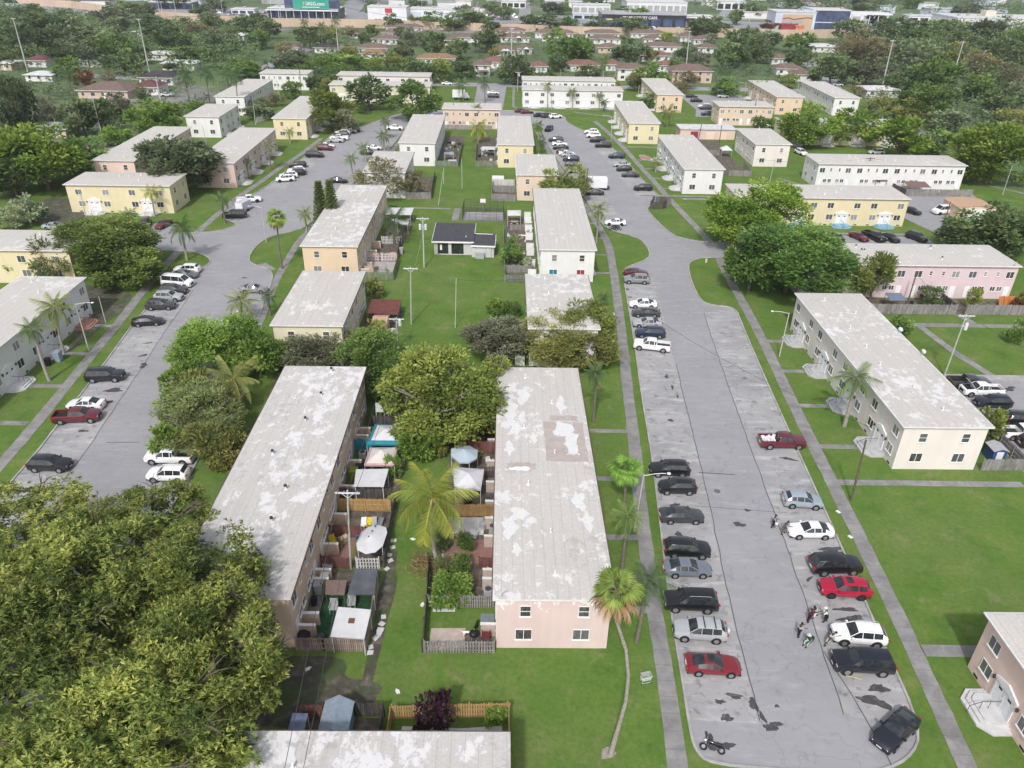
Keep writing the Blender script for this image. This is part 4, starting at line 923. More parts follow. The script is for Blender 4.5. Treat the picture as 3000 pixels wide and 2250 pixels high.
a=cut(R2L1,40,128); strip('parking_bays',a,offset(a,-5.6),.0115,'asphalt_bay')
a=[p for p in R2L2 if 184<p[1]<247]; strip('parking_bays',a,offset(a,-5.2),.0115,'asphalt_bay')
for k in (R1L,R1Ra,R1Rb,R2L1,R2L2,R2R): kerb(k)
kerb([(61.3,97.4),(120,97.4)],wd=1.5,h=.1,name='kerb')
# seam lines between bays and lane
def crack(pts,wd=.09,z=.0165):
    l=offset(pts,wd/2); r=offset(pts,-wd/2); strip('road_seam',l,r,z,'crack_seal')
def wob(pts,s=.07):
    out=[]
    for a,b2 in zip(pts[:-1],pts[1:]):
        n=max(1,int(math.dist(a,b2)/1.2))
        for i in range(n):
            t=i/n; out.append((a[0]+(b2[0]-a[0])*t+random.uniform(-s,s),a[1]+(b2[1]-a[1])*t))
    return out+[pts[-1]]
crack(wob([(p[0]+5.75,p[1]) for p in cut(R1L,39,100)])); crack(wob([(p[0]-5.7,p[1]) for p in R1Ra if 40<p[1]<119 and p[0]>32.8])); crack(wob([(p[0]+5.7,p[1]) for p in cut(R2L1,60,126)]))
crack(wob([(22.2,73.1),(26.4,72.8)],.02),.16); crack(wob([(20.5,66.9),(30.5,66.0)],.1),.06); crack(wob([(-49.5,77),(-45.5,77.2)],.02),.12); crack(wob([(29.5,36),(28.6,44),(28.0,47)],.1),.1)
def blob(cx,cy,rx,ry,seed,z,mat,name,n=26,rough=.28,rot=0):
    r=random.Random(seed); ph=[r.uniform(0,6.28) for _ in range(5)]; pts=[]
    for i in range(n):
        a=2*math.pi*i/n; k=1+rough*(.5*math.sin(2*a+ph[0])+.4*math.sin(3*a+ph[1])+.3*math.sin(5*a+ph[2])+.25*math.sin(8*a+ph[3])); x,y=rx*k*math.cos(a),ry*k*math.sin(a)
        pts.append((cx+x*math.cos(rot)-y*math.sin(rot),cy+x*math.sin(rot)+y*math.cos(rot)))
    mb=MB(); mb.poly(pts,z); return struct(name,mb,MATS[mat])
for i,(x,y,rx,ry,rt) in enumerate([(20.3,41.4,.55,.75,.3),(20.75,40.2,.22,.9,.35),(21.3,39.4,1.1,.5,.1),(22.2,41.3,.22,.25,0),(17.6,41.6,.5,.35,0),(17.8,40.1,.7,.45,.4),(18.9,42.2,1.1,.3,-.3),(16.0,38.3,.35,.8,0),(17.0,37.6,1.0,.5,0),(24.7,63.9,.7,.45,0),(26.2,66.3,.4,.25,.4),(30.4,41.9,1.4,.6,-.2),(31.3,43.2,.9,.5,.2),(31.8,52.0,1.1,.35,0),(31.9,50.9,1.3,.4,.1),(33.2,60.2,1.4,.5,0),(29.6,55.9,.5,.2,.8),(20.2,127.8,.55,.5,0),(20.4,124.2,.5,.32,0),(20.8,84.4,.5,.35,.2),(24.0,132.8,.9,.6,.2),(22.2,96,.25,.8,0),(22.5,93,.22,.7,0),(22.8,90.5,.2,.5,0),(-54.5,99.5,.9,.3,.6),(-55.5,103.5,.7,.25,.4),(-53.2,96.5,.6,.9,.2),(-54.3,89.4,1.5,.6,.3),(-53.9,86.3,.9,.6,0),(-53.5,79.4,.8,.3,.2),(-49,129.8,.6,.3,0),(70.6,94.3,1.1,.6,.4),(18.2,66.9,.7,.4,.3),(17.9,62.1,.5,.5,0),(33.7,76.2,1.2,.3,-.2)]):
    q=.72 if y<45 and x<25 else .85; blob(x,y,rx*q,ry*q,i,.017+.0001*i,'stain','oil_stain',22,.45,rt)
mb=MB(); mb.cyl(0,0,.006,.03,.36,n=20); mb.cyl(0,0,.03,.036,.27,n=20); tag(mb.build('manhole_cover',MATS['manhole'],loc=(23.6,69.6,.004)),'round iron manhole cover in the middle of the car park lane','manhole cover')
# soil
blob(-18.0,41.8,7.6,3.2,77,.010,'soil','bare_soil',40,.3); blob(-11.6,50,.75,8.5,78,.011,'soil','bare_soil',40,.3); blob(7.9,36.8,.5,.55,79,.012,'soil_bare','bare_soil',18,.3)
blob(-27,97.8,9,3.5,80,.010,'soil','bare_soil',30,.3); blob(-103,166,8,9,81,.010,'soil','bare_soil',30,.3); blob(-72,120,5,6,83,.010,'soil','bare_soil',30,.35); blob(-66.5,112,2.0,9,84,.012,'soil','bare_soil',30,.3); blob(-8,85,8,9,85,.010,'yard_dirt','bare_soil',30,.3); blob(-74,99,3,9,87,.011,'soil','bare_soil',30,.3)
def walk(pts,wd=1.5,z=.03,sm=2,name='sidewalk',mat='sidewalk'):
    if sm: pts=chain(pts,sm)
    pts=wob(pts,.015); pts=[p for i,p in enumerate(pts) if i==0 or math.dist(p,pts[i-1])>.02]; l=[(x+random.uniform(-.06,.06),y) for x,y in offset(pts,wd/2)]; r=[(x+random.uniform(-.06,.06),y) for x,y in offset(pts,-wd/2)]; n=len(pts); d=[0]
    for a,b2 in zip(pts[:-1],pts[1:]): d.append(d[-1]+math.dist(a,b2))
    mb=MB(); mb.add([(x,y,z) for x,y in l]+[(x,y,z) for x,y in r]+[(x,y,-.01) for x,y in l]+[(x,y,-.01) for x,y in r],[(n+i,n+i+1,i+1,i) for i in range(n-1)]+[(i,i+1,2*n+i+1,2*n+i) for i in range(n-1)]+[(n+i+1,n+i,3*n+i,3*n+i+1) for i in range(n-1)])
    o=struct(name,mb,MATS[mat]); uv=o.data.uv_layers.new(name='UVMap'); 
    for lp in o.data.loops: i=lp.vertex_index%n; uv.data[lp.index].uv=(d[i]/1.6,0)
    return o
walk([(12.6,26),(13.3,40.2),(13.6,46.9),(13.7,51.5),(14.3,65),(15.4,79.4),(15.9,88),(16.5,98),(17.5,112),(18.4,128),(19.0,140),(19.4,151),(18.2,164.5),(15.9,181),(12.6,205.4),(9.6,230),(8.0,246),(6.9,256)])
walk([(34.6,26),(35.2,36.1),(36.0,46),(36.8,58),(37.4,72),(38.0,84),(38.7,96),(39.5,110),(39.9,124),(40.2,138),(40.6,145)],1.55)
walk([(40.8,153.4),(39.3,168),(37.6,182.4),(36.0,199.8),(34.2,218),(32.6,236.3),(29.8,258),(27,275)])
walk([(-58.4,40),(-59.5,73.4),(-60.5,84.1),(-61.5,93.9),(-62.9,109),(-64.6,123.2),(-65.5,135),(-66.0,143)])
walk([(-66.3,153.2),(-66.3,166),(-65.9,179.9),(-64.4,192),(-63.4,205),(-61.6,220),(-60.6,234),(-60.2,242)])
walk([(-39.5,97),(-41.6,118),(-43.0,128),(-43.6,140),(-44.2,150),(-43.2,160),(-41.5,180),(-38.8,205),(-36,232),(-34.5,255)],1.3)
walk([(37.6,71.7),(59.8,71.9)],1.0,.034,0,'path'); walk([(36.9,47.3),(42.3,47.3)],1.3,.034,0,'path')
walk([(60.5,115.0),(96,115.1)],1.3,.034,0,'path'); walk([(66.9,114.4),(68.2,105),(70,98)],1.3,.036,0,'path'); walk([(75.5,119.4),(76.6,115.8)],1.2,.036,0,'path')
walk([(-24.5,173.3),(-14.9,173.2)],.8,.034,0,'path'); walk([(-13.4,173.5),(-13.3,164.6)],1.5,.034,0,'path')
walk([(20.5,291.5),(32,284),(44,272)],.9,.034,0,'path'); walk([(0,296.5),(38,296.5)],1.2,.034,0,'path'); walk([(-1.5,344),(-1.5,300),(0,296.5)],1.0,.036,0,'path'); walk([(-60,296),(-36,297)],1.0,.034,0,'path'); walk([(-55,283),(-38,293.5)],.8,.034,0,'path')
walk([(66.7,160.6),(88,160.6)],1.2,.034,0,'path'); walk([(30.5,186.6),(52,187)],1.0,.034,0,'path'); walk([(40.6,184.3),(59,184.5)],1.1,.034,0,'path'); walk([(52.5,176.5),(46.5,176.3)],.8,.034,0,'path'); walk([(-11.2,152.5),(-3.6,152.4)],1.0,.034,0,'path')
walk([(33.4,238),(45,238)],1.0,.034,0,'path'); walk([(70,205),(75.5,197)],1.0,.034,0,'path'); walk([(122,205),(131,193)],1.0,.034,0,'path')
for y in (79,88.7,98.3,108): walk([(38.4+(y-79)*.04,y),(44.0,y)],.9,.034,0,'path')
for y in (51.5,61.5,71.6,81.6): walk([(9.6,y),(14.4+(y-51)*.045,y)],.8,.034,0,'path')
for y in (135.3,145,154.8,164.5): walk([(15.2,y),(18.6,y)],.7,.034,0,'path')
for y in (80.9,90.2,99.6,109.1): walk([(-66.4,y),(-61.2-(y-80)*.05,y)],.9,.034,0,'path')
for y in (193.2,202.8,212.3,221.8): walk([(36.8-(y-193)*.07,y),(40.8,y)],.8,.034,0,'path')
walk([(-47.9,136.8),(-45,133.6)],1.6,.036,0,'path')
# ------------------------------------------------------------------ apartment blocks
CACHE={}
def winmesh(wd,ht,split,two=False):
    k=('win',wd,ht,split,two)
    if k not in CACHE:
        mb=MB(); t=.045; d=.05
        for (x0,x1,z0,z1) in ((-wd/2-t,-wd/2,-t,ht+t),(wd/2,wd/2+t,-t,ht+t),(-wd/2,wd/2,ht,ht+t),(-wd/2,wd/2,-t,0)): mb.box(x0,x1,-d,0,z0,z1)
        if split: mb.box(-.03,.03,-d,0,0,ht)
        else: mb.box(-wd/2,wd/2,-d,0,ht*.5-.025,ht*.5+.025)
        mb.box(-wd/2-.1,wd/2+.1,-.11,.0,-t-.07,-t)
        if two: mb.add([(-wd/2,-.02,0),(wd/2,-.02,0),(wd/2,-.02,ht),(-wd/2,-.02,ht)],[(0,1,2,3)],1)
        CACHE[k]=mb.mesh('window',[MATS['white_paint']]+([MATS['window_glass']] if two else []))
        p=MB(); p.box(-wd/2,wd/2,-.022,-.004,0,ht); CACHE[k+('p',)]=p.mesh('pane',[MATS['window_glass']])
    return CACHE[k],CACHE[k+('p',)]
def place(root,me,name,face,u,z,L,W,extra=0,mat=None):
    """face: N near(-y) F far L left(-x) R right(+x); local frame of a wall box 0..W x 0..L inset i"""
    i=.34
    if face=='N': loc=(u,i-extra,z); rz=0
    elif face=='F': loc=(W-u,L-i+extra,z); rz=math.pi
    elif face=='L': loc=(i-extra,L-u,z); rz=-math.pi/2
    else: loc=(W-i+extra,u,z); rz=math.pi/2
    return put(name,me,root,loc,rz,mat)
def window(root,face,u,z,wd,ht,split,L,W,far,curt=None):
    f,p=winmesh(wd,ht,split,far); o=place(root,f,'window',face,u,z,L,W)
    if not far:
        q=put('pane',p,o)
        if curt: q.material_slots[0].link='OBJECT'; q.material_slots[0].material=MATS[curt]
    return o
def doorset(root,face,u,L,W,stoop,far,single=False,small=False):
    k=('door',);
    if k not in CACHE:
        mb=MB(); mb.box(-.46,.46,-.06,0,.0,2.05); mb.box(.36,.40,-.1,-.06,.95,1.05); CACHE[k]=mb.mesh('door',[MATS['door_white']])
        mb=MB(); mb.box(-.22,.22,-.068,-.058,1.55,1.78); CACHE['dwin']=mb.mesh('door_window',[MATS['car_glass']])
        mb=MB(); zt=2.12
        for x0,x1 in ((-1.32,-1.12),(-.12,.12),(1.12,1.32)): mb.box(x0,x1,-.09,0,0,zt)
        mb.box(-1.45,1.45,-.16,0,zt,zt+.22)
        mb.add([(-1.45,-.16,zt+.22),(1.45,-.16,zt+.22),(0,-.16,zt+.72),(-1.45,0,zt+.22),(1.45,0,zt+.22),(0,0,zt+.72)],[(0,1,2),(1,4,5,2),(0,2,5,3)])
        CACHE['sur']=mb.mesh('door_surround',[MATS['white_paint']])
        mb=MB()
        for j,(ex,z0,z1) in enumerate(((0,.34,.51),(.34,.17,.34),(.68,0,.17))): mb.prism([(-1.5-ex,0),(-1.5-ex,-1.15-ex*.5),(-1.0-ex*.4,-1.7-ex),(1.0+ex*.4,-1.7-ex),(1.5+ex,-1.15-ex*.5),(1.5+ex,0)],z0,z1)
        CACHE['stoop']=mb
        mb=MB(); mb.tube([(0,-.1,1.35),(0,-1.6,1.35),(0,-2.5,.85)],.03,6); mb.tube([(0,-1.6,.5),(0,-1.6,1.35)],.025,6); mb.tube([(0,-2.5,0),(0,-2.5,.85)],.025,6); mb.tube([(0,-.9,.5),(0,-.9,1.35)],.02,6); CACHE['rail']=mb.mesh('handrail',[MATS['metal_dark']])
        mb=MB(); mb.box(-.07,.07,-.2,0,0,.26); mb.box(-.1,.1,-.24,0,.26,.32); CACHE['wl']=mb.mesh('wall_lamp',[MATS['metal_dark']])
        mb=MB(); mb.box(-.3,.3,-.02,0,0,.22); CACHE['cv']=mb.mesh('crawl_vent',[MATS['trim_black']])
    if single:
        place(root,CACHE[k],'door',face,u,.25,L,W); return
    for s in (-1,1):
        o=place(root,CACHE[k],'door',face,u+s*.62,.51,L,W)
        if not far:
            put('door_window',CACHE['dwin'],o)
            place(root,CACHE['wl'],'wall_lamp',face,u+s*1.62,2.25,L,W)
    sm=('stoop',stoop)
    if sm not in CACHE: CACHE[sm]=CACHE['stoop'].mesh('entrance_stoop',[MATS[stoop]])
    o=place(root,CACHE['sur'],'door_surround',face,u,.51,L,W); o=place(root,CACHE[sm],'entrance_stoop',face,u,0,L,W)
    if small: o.scale=(.8,.38,1)
    if not far and not small: put('handrail',CACHE['rail'],o)
st_small={'pinkA','whC','whC2','yeY','orC0'}
def block(key,x0,y0,W,L,wc,front,back,label,short):
    far=y0>215; root=thing('apartment_block',label,'apartment block',(x0,y0,0),R(.9),'two storey apartment blocks'); rr=random.Random(key)
    i=.34; H=6.05; mb=MB(); mb.add([(i,i,0),(W-i,i,0),(W-i,L-i,0),(i,L-i,0),(i,i,H),(W-i,i,H),(W-i,L-i,H),(i,L-i,H)],[(0,1,5,4),(1,2,6,5),(2,3,7,6),(3,0,4,7)])
    mb.build('wall',MATS['wall_'+wc],root)
    rm={'pinkA':'roof_worn','tanL':'roof_peeling','botW':'roof_peeling','whC2':'roof_worn','yeD2':'roof_worn','beigeB':'roof_worn','orD':'roof_worn','whC':'roof_clean'}.get(key,'roof_clean')
    mb=MB(); c=.10; e=.03
    mb.add([(0,0,H),(W,0,H),(W,L,H),(0,L,H),(0,0,H+.2),(W,0,H+.2),(W,L,H+.2),(0,L,H+.2)],[(0,3,2,1),(0,1,5,4),(1,2,6,5),(2,3,7,6),(3,0,4,7)],1)
    if L>=W: a,b2=(W/2,W/2-.5),(W/2,L-W/2+.5)
    else: a,b2=(L/2-.5,L/2),(W-L/2+.5,L/2)
    rv=[(0,0,H+.2),(W,0,H+.2),(W,L,H+.2),(0,L,H+.2),(a[0],a[1],H+.2+c),(b2[0],b2[1],H+.2+c)]
    mb.add(rv,[(0,1,4),(1,2,5,4),(2,3,5),(3,0,4,5)] if L>=W else [(0,1,5,4),(1,2,5),(2,3,4,5),(3,0,4)],0)
    roof=mb.build('roof',[MATS[rm],MATS['fascia']],root)
    # gutters along both long edges
    mb=MB()
    if L>=W:
        for x in (-.05,W+.05): mb.box(x-.05,x+.05,.0,L,H+.07,H+.19)
    else:
        for y in (-.05,L+.05): mb.box(0,W,y-.05,y+.05,H+.07,H+.19)
    if key in ('pinkA','tanL','orD','whC','whC2','yeD2','whF','whF0','yeY','botW'): mb.build('gutter',MATS['gutter'],root)
    else: mb.build('gutter',MATS['fascia'],root)
    # roof vents
    nv=max(4,int(W*L/55)); dark=key in('tanL','lilac')
    vk='ventd' if dark else 'vent'
    if vk not in CACHE:
        mb=MB(); mb.cyl(0,0,0,.55,.09,n=8); 
        if dark: mb.cyl(0,0,.45,.62,.16,n=10,m=1)
        mb.cyl(0,0,0,.06,.28,.2,n=10)
        CACHE[vk]=mb.mesh('vent_pipe',[MATS['pipe_white'],MATS['pipe_dark']])
    for q in range(nv):
        put('vent_pipe',CACHE[vk],roof,(rr.uniform(.25,.75)*W if L<W else rr.choice((.33,.5,.62))*W+rr.uniform(-.4,.4),rr.uniform(.2,.8)*L if L<W else (q+.6)/nv*L+rr.uniform(-1,1),H+.22))
    # windows
    def end(face,n):
        cu=('curtain_blue','curtain_red') if key=='whC' else (None,None)
        for fr,(c1) in ((.27,cu[0]),(.75,cu[1])):
            window(root,face,fr*n,3.95,.85,1.15,False,L,W,far); window(root,face,fr*n-.1,1.15,1.35,1.15,True,L,W,far,c1)
    def long(face,n,mode):
        k=max(1,round(n/9.6)); m=n/k
        st={'yeY24':'stoop_blue','pinkRB':'concrete_light','beigeB':'stoop_grey'}.get(key,'concrete_light' if key!='whE' else 'concrete_light')
        for j in range(k):
            uc=(j+.5)*m
            if mode=='front':
                doorset(root,face,uc,L,W,st,far,small=key in st_small)
                for s in (-1,1):
                    window(root,face,uc+s*2.75,1.35,1.35,1.15,True,L,W,far); window(root,face,uc+s*2.95,3.95,1.3,1.15,True,L,W,far)
                    if not far: place(root,CACHE['cv'],'crawl_vent',face,uc+s*3.4,.12,L,W)
            else:
                for s in (-1,1):
                    window(root,face,uc+s*3.3,3.95,1.25,1.15,True,L,W,far); window(root,face,uc+s*1.1,4.3,.45,.75,False,L,W,far)
                    window(root,face,uc+s*1.0,1.5,.8,.8,True,L,W,far); window(root,face,uc+s*2.2,1.5,.8,.8,True,L,W,far); 
                    if True: doorset(root,face,uc+s*3.5,L,W,st,far,True)
    NS=L>=W; cx=x0+W/2
    if NS:
        if key!='botW': end('N',W)
        if key in('pinkA','whC','whC2','yeY','orC0'): st_small.add(key)
        side='L' if cx>1.5 else 'R'
        if key in('pinkA',): long('L',L,'back'); long('R',L,'front')
        else: long(side,L,'front' if side==front else 'back')
        if key in('whC','whC2','yeY'): long('L' if side=='R' else 'R',L,'front')
    else:
        if key!='botW':
            long('N',W,'front' if front=='N' else 'back')
            if cx>20: end('L',L)
            elif cx<-20: end('R',L)
    return root
if 'door' not in CACHE: pass
_d=thing('x','x','x'); doorset(_d,'N',0,1,1,'concrete_light',True)
for ch in list(_d.children): bpy.data.objects.remove(ch)
bpy.data.objects.remove(_d)
BROOT={}
for bdef in BLD: BROOT[bdef[0]]=block(*bdef)
_s=[c for c in BROOT['whLW'].children if c.name.startswith('entrance_stoop')]; _s=max(_s,key=lambda c:c.location.y); _s.material_slots[0].link='OBJECT'; _s.material_slots[0].material=MATS['brick_step']; _s['label']='brick red entrance stoop'
# round wall ornaments on the long white front block
mb=MB(); mb.tube([(0,0,0),(0,-.05,0)],.62,20)
for fr in (.63,.87): 
    me=mb.mesh('wall_ornament',[MATS['fascia']]); put('wall_ornament',me,BROOT['whWF'],(fr*37.7,.33,4.4))

# ------------------------------------------------------------------ trees
def tri_mesh(name,verts,nper,tint,mat):
    """verts (N*nper,3): N polygons of nper corners"""
    n=len(verts)//nper; me=bpy.data.meshes.new(name); me.vertices.add(len(verts)); me.vertices.foreach_set('co',np.ascontiguousarray(verts,dtype=np.float32).ravel())
    me.loops.add(len(verts)); me.loops.foreach_set('vertex_index',np.arange(len(verts),dtype=np.int32)); me.polygons.add(n)
    me.polygons.foreach_set('loop_start',np.arange(0,len(verts),nper,dtype=np.int32)); me.polygons.foreach_set('loop_total',np.full(n,nper,dtype=np.int32))
    a=me.attributes.new('tint','FLOAT','FACE'); a.data.foreach_set('value',tint.astype(np.float32)); me.materials.append(MATS[mat]); me.update(); me.validate(); return me
def unit(v): return v/np.maximum(np.linalg.norm(v,axis=1,keepdims=True),1e-6)
def leafquads(P,D,size,asp,seed,up=.35):
    """rhombic leaves at P pointing along D"""
    r=np.random.default_rng(seed); n=len(P); D=unit(D+r.normal(0,.35,(n,3))); A=unit(np.cross(D,r.normal(0,1,(n,3))+np.array([0,0,.8])))
    s=size*r.uniform(.65,1.35,(n,1)); h=D*s; w_=A*s*asp*.5
    q=np.stack([P,P+h*.45+w_,P+h,P+h*.45-w_],1); return q.reshape(-1,3)
def crown_points(seed,nc,per,spread=.30,low=-.75,shell=.62,jit=.5,nl=14,lr=.42):
    r=np.random.default_rng(seed); Lc=[]
    while len(Lc)<nl:
        d=unit(r.normal(0,1,(1,3)))[0]
        if d[2]<low+.15 or (Lc and min(np.linalg.norm(d-q) for q in Lc)<.48 and r.random()<.8): continue
        Lc.append(d)
    Lc=np.array(Lc); Lk=r.uniform(.50,.72,nl); LR=lr*r.uniform(.75,1.2,nl); lt=r.uniform(-.16,.16,nl); C=[];ct=[]
    while len(C)<nc:
        if r.random()<.12: C.append(unit(r.normal(0,1,(1,3)))[0]*r.uniform(.1,.6)); ct.append(.3); continue
        q=r.integers(nl); d=unit(r.normal(0,1,(1,3))+Lc[q]*.9+np.array([0,0,.25]))[0]; p=Lc[q]*Lk[q]+d*LR[q]*r.uniform(.75,1.05)
        if p[2]<low: continue
        C.append(p); ct.append(.5+lt[q]+r.uniform(-.22,.22))
    C=np.array(C); ct=np.array(ct); rad=spread*.72*r.uniform(.6,1.3,nc)
    cid=np.repeat(np.arange(nc),per); off=unit(r.normal(0,1,(len(cid),3)))*(r.random((len(cid),1))**.45); off[:,2]*=.8
    P=C[cid]+off*rad[cid][:,None]; D=off*.9+unit(C[cid])*.35+np.array([0,0,jit*.3])
    tint=np.clip(ct[cid]+r.normal(0,.13,len(cid))+.10*(off[:,2]),0,1); return P,D,tint
CR={}
def crown(kind,seed,lod):
    k=(kind,seed,lod)
    if k in CR: return CR[k]
    sp={-1:(150,150,.072),0:(105,100,.115),1:(66,56,.155),2:(46,30,.22)}[lod]
    nc,per,ls=sp; asp=.55; spread=.34; low=-.95; shell=.60
    if kind in('grey','gnarl','twiggy','brown'): asp=.30; spread=.31; ls*=1.05; shell=.5; per=int(per*({'twiggy':.85,'grey':1.15}.get(kind,.8)))
    if kind in('olive','olive2','ogreen'): asp=.42
    if kind in('ybright','yolive'): spread=.31
    if kind in('ybig','dgreen'): spread=.34
    P,D,t=crown_points(seed*7+lod+3,nc,per,spread,low,shell); v=leafquads(P,D,ls,asp,seed)
    CR[k]=tri_mesh('crown',v,4,t,'leaf_'+kind); return CR[k]
TRK={}
def trunk_mesh(seed,bushy,mat):
    """unit tree: ground 0, crown centre at z=.6, crown radius 1 in x/y scale handled separately"""
    k=(seed,bushy,mat)
    if k in TRK: return TRK[k]
    r=random.Random(seed); mb=MB(); fork=.28
    mb.tube([(0,0,-.02),(r.uniform(-.02,.02),r.uniform(-.02,.02),fork*.6),(0,0,fork)],[.042,.034,.030],8)
    for i in range(7 if bushy else 5):
        a=i*2.4+r.uniform(-.4,.4); rr_=r.uniform(.16,.34); z=r.uniform(.5,.82); p1=(math.cos(a)*rr_*.4,math.sin(a)*rr_*.4,fork+(z-fork)*.5); p2=(math.cos(a)*rr_,math.sin(a)*rr_,z)
        mb.tube([(0,0,fork-.02),p1,p2],[.024,.016,.007],6)
        for j in range(3 if bushy else 1):
            b2=a+r.uniform(-.9,.9); p3=(p2[0]+math.cos(b2)*.11,p2[1]+math.sin(b2)*.11,p2[2]+r.uniform(.02,.14)); mb.tube([p1 if j%2 else p2,((p1[0]+p3[0])/2,(p1[1]+p3[1])/2,(p1[2]+p3[2])/2+.02),p3],[.010,.008,.004],5)
    TRK[k]=mb.mesh('trunk',[MATS[mat]],True); return TRK[k]
def relation(x,y):
    best=None
    for b in BLD:
        cx,cy=b[1]+b[3]/2,b[2]+b[4]/2; d=math.hypot(x-cx,y-cy)
        if best is None or d<best[0]: best=(d,b,x-cx,y-cy)
    for b in BUNG:
        d=math.hypot(x-b[0],y-b[1])-4
        if d<best[0]: best=(d,b,x-b[0],y-b[1])
    d,b,dx,dy=best; s=b[9] if len(b)>9 else 'the '+b[7]
    return d,s,('behind' if dy>abs(dx) else 'in front of' if -dy>abs(dx) else 'right of' if dx>0 else 'left of')
KW=dict(dgreen='dark green',dgreen2='dull green',dark='nearly black green',dkgrey='grey dark',olive='olive',ogreen='olive green',green='mid green',bright='bright green',grey='grey green',brown='brownish',rust='rusty brown')
USED={}
def fartree_label(kind,x,y,h,r):
    d,s,rel=relation(x,y); sz='tall' if h>=10 else 'low' if h<=6 else 'round'
    s=' '.join(s.split()[:8])
    if y>575: return f'{KW.get(kind,"green")} {sz} tree among the far shops and roofs beyond the beige wall','far trees beyond the wall'
    if d>60: return f'{KW.get(kind,"green")} {sz} tree in the {"left" if x<0 else "right"} hand woods','trees of the %s woods'%('left' if x<0 else 'right')
    return f'{KW.get(kind,"green")} {sz} tree {rel} {s}','background trees'
def fmt(l):
    w=l.split(); return ' '.join(w[:16])
ti=0
for (x,y,r,h,kind,label,flat) in TREES:
    ti+=1; dist=math.hypot(x,y); d3=math.hypot(dist,54)*4.2/766; lod=2 if .22*r<d3 else 1 if .155*r<d3 else 0 if .115*r<d3 else -1
    bush=h<=5; nm='shrub' if bush and r<3.6 else 'tree'
    grp=None
    if not label or label=='FAR': label,grp=fartree_label(kind,x,y,h,r)
    t=thing(nm,fmt(label),nm,(x,y,0),random.uniform(0,6.28),grp)
    if kind=='FAR': kind='dgreen'
    rz=min(h*.47,r*1.0) if not bush else h*.52
    if dist>150: rz=h*.47
    zc=max(h-rz,rz*.9)
    pale=kind in('twiggy','yolive','gnarl')
    vis=kind in('twiggy','gnarl','grey','yolive','brown')
    tr=put('trunk',trunk_mesh(ti%4,vis,'bark_pale' if kind in('twiggy','yolive','gnarl') else 'bark'),t,scale=(r*1.9 if vis else min(r*1.7,h),r*1.9 if vis else min(r*1.7,h),zc/.6*(.92 if not vis else .97)))
    if (kind,'p') not in CR: CR[(kind,'p')]=1
    put('crown',crown(kind,ti%3 if lod>0 else ti%2,lod),t,(0,0,zc),scale=(r*random.uniform(.94,1.06),r*random.uniform(.94,1.06),rz))
# huge near trees: long leaves in whorls
def sprigs(seed,nc,per,leaves,lsz):
    P,D,t=crown_points(seed,nc,per,.22,-.6,.66,.5,24,.34); r=np.random.default_rng(seed+1); n=len(P)
    PP=np.repeat(P,leaves,0); Dn=unit(D); ax=unit(r.normal(0,1,(n*leaves,3))); DD=unit(np.repeat(Dn,leaves,0)*.75+ax*.8+np.array([0,0,-.12]))
    tt=np.clip(np.repeat(t,leaves)+r.normal(0,.10,n*leaves),0,1)
    return leafquads(PP,DD,lsz,.30,seed+2),tt
def bigtree(x,y,rx,ry,h,rz,seed,label,nc=190,per=34):
    t=thing('tree',label,'tree',(x,y,0)); mb=MB(); r=random.Random(seed); zc=h-rz
    mb.tube([(0,0,0),(.15,.1,zc*.35),(0,0,zc*.6)],[.55,.42,.36],10)
    for i in range(9):
        a=i*2.4+r.uniform(-.3,.3); k=r.uniform(.5,.9); e=(math.cos(a)*rx*k,math.sin(a)*ry*k,zc+r.uniform(-.1,.75)*rz*(1.1-k*.5)); m_=(e[0]*.45,e[1]*.45,zc*.6+(e[2]-zc*.6)*.6)
        mb.tube([(0,0,zc*.55),m_,e],[.22,.14,.05],7)
        for j in range(4):
            b2=a+r.uniform(-1,1); q=(e[0]+math.cos(b2)*rx*.22,e[1]+math.sin(b2)*ry*.22,e[2]+r.uniform(-.1,.35)*rz*.6); mb.tube([m_ if j==0 else e,((e[0]+q[0])/2,(e[1]+q[1])/2,(e[2]+q[2])/2+.15),q],[.06,.04,.015],5)
    mb.build('trunk',MATS['bark'],t,True)
    v,tt=sprigs(seed,nc,per,6,.055); v=v*np.array([rx,ry,rz]); put('crown',tri_mesh('crown',v,4,tt,'leaf_near'),t,(0,0,zc))
bigtree(-34.0,47.0,8.6,7.8,12.5,5.2,101,'huge yellow green tree filling the bottom left corner, its middle crown',230,40)
bigtree(-45.0,52.5,9.0,7.0,10.5,4.4,102,'upper left crown of the huge yellow green trees by the black SUV',190,36)
bigtree(-22.3,38.8,6.2,5.8,12.4,4.8,103,'right hand crown of the huge yellow green trees above the bottom yards',200,40)
bigtree(-38.0,38.5,9.0,7.5,13.5,5.4,104,'bottom left crown of the huge yellow green trees at the frame corner',210,38)
bigtree(-33.5,55.0,5.8,5.4,10.0,4.0,105,'rear crown of the huge yellow green trees beside the tan roof',130,36)
bigtree(-25.5,45.8,6.0,5.8,12.2,4.6,106,'crown of the huge yellow green trees overhanging the near tan roof corner',160,38)
bigtree(-25.0,31.5,8.2,6.0,13.2,5.0,107,'lowest crown of the huge yellow green trees over the bottom roof end',210,40)
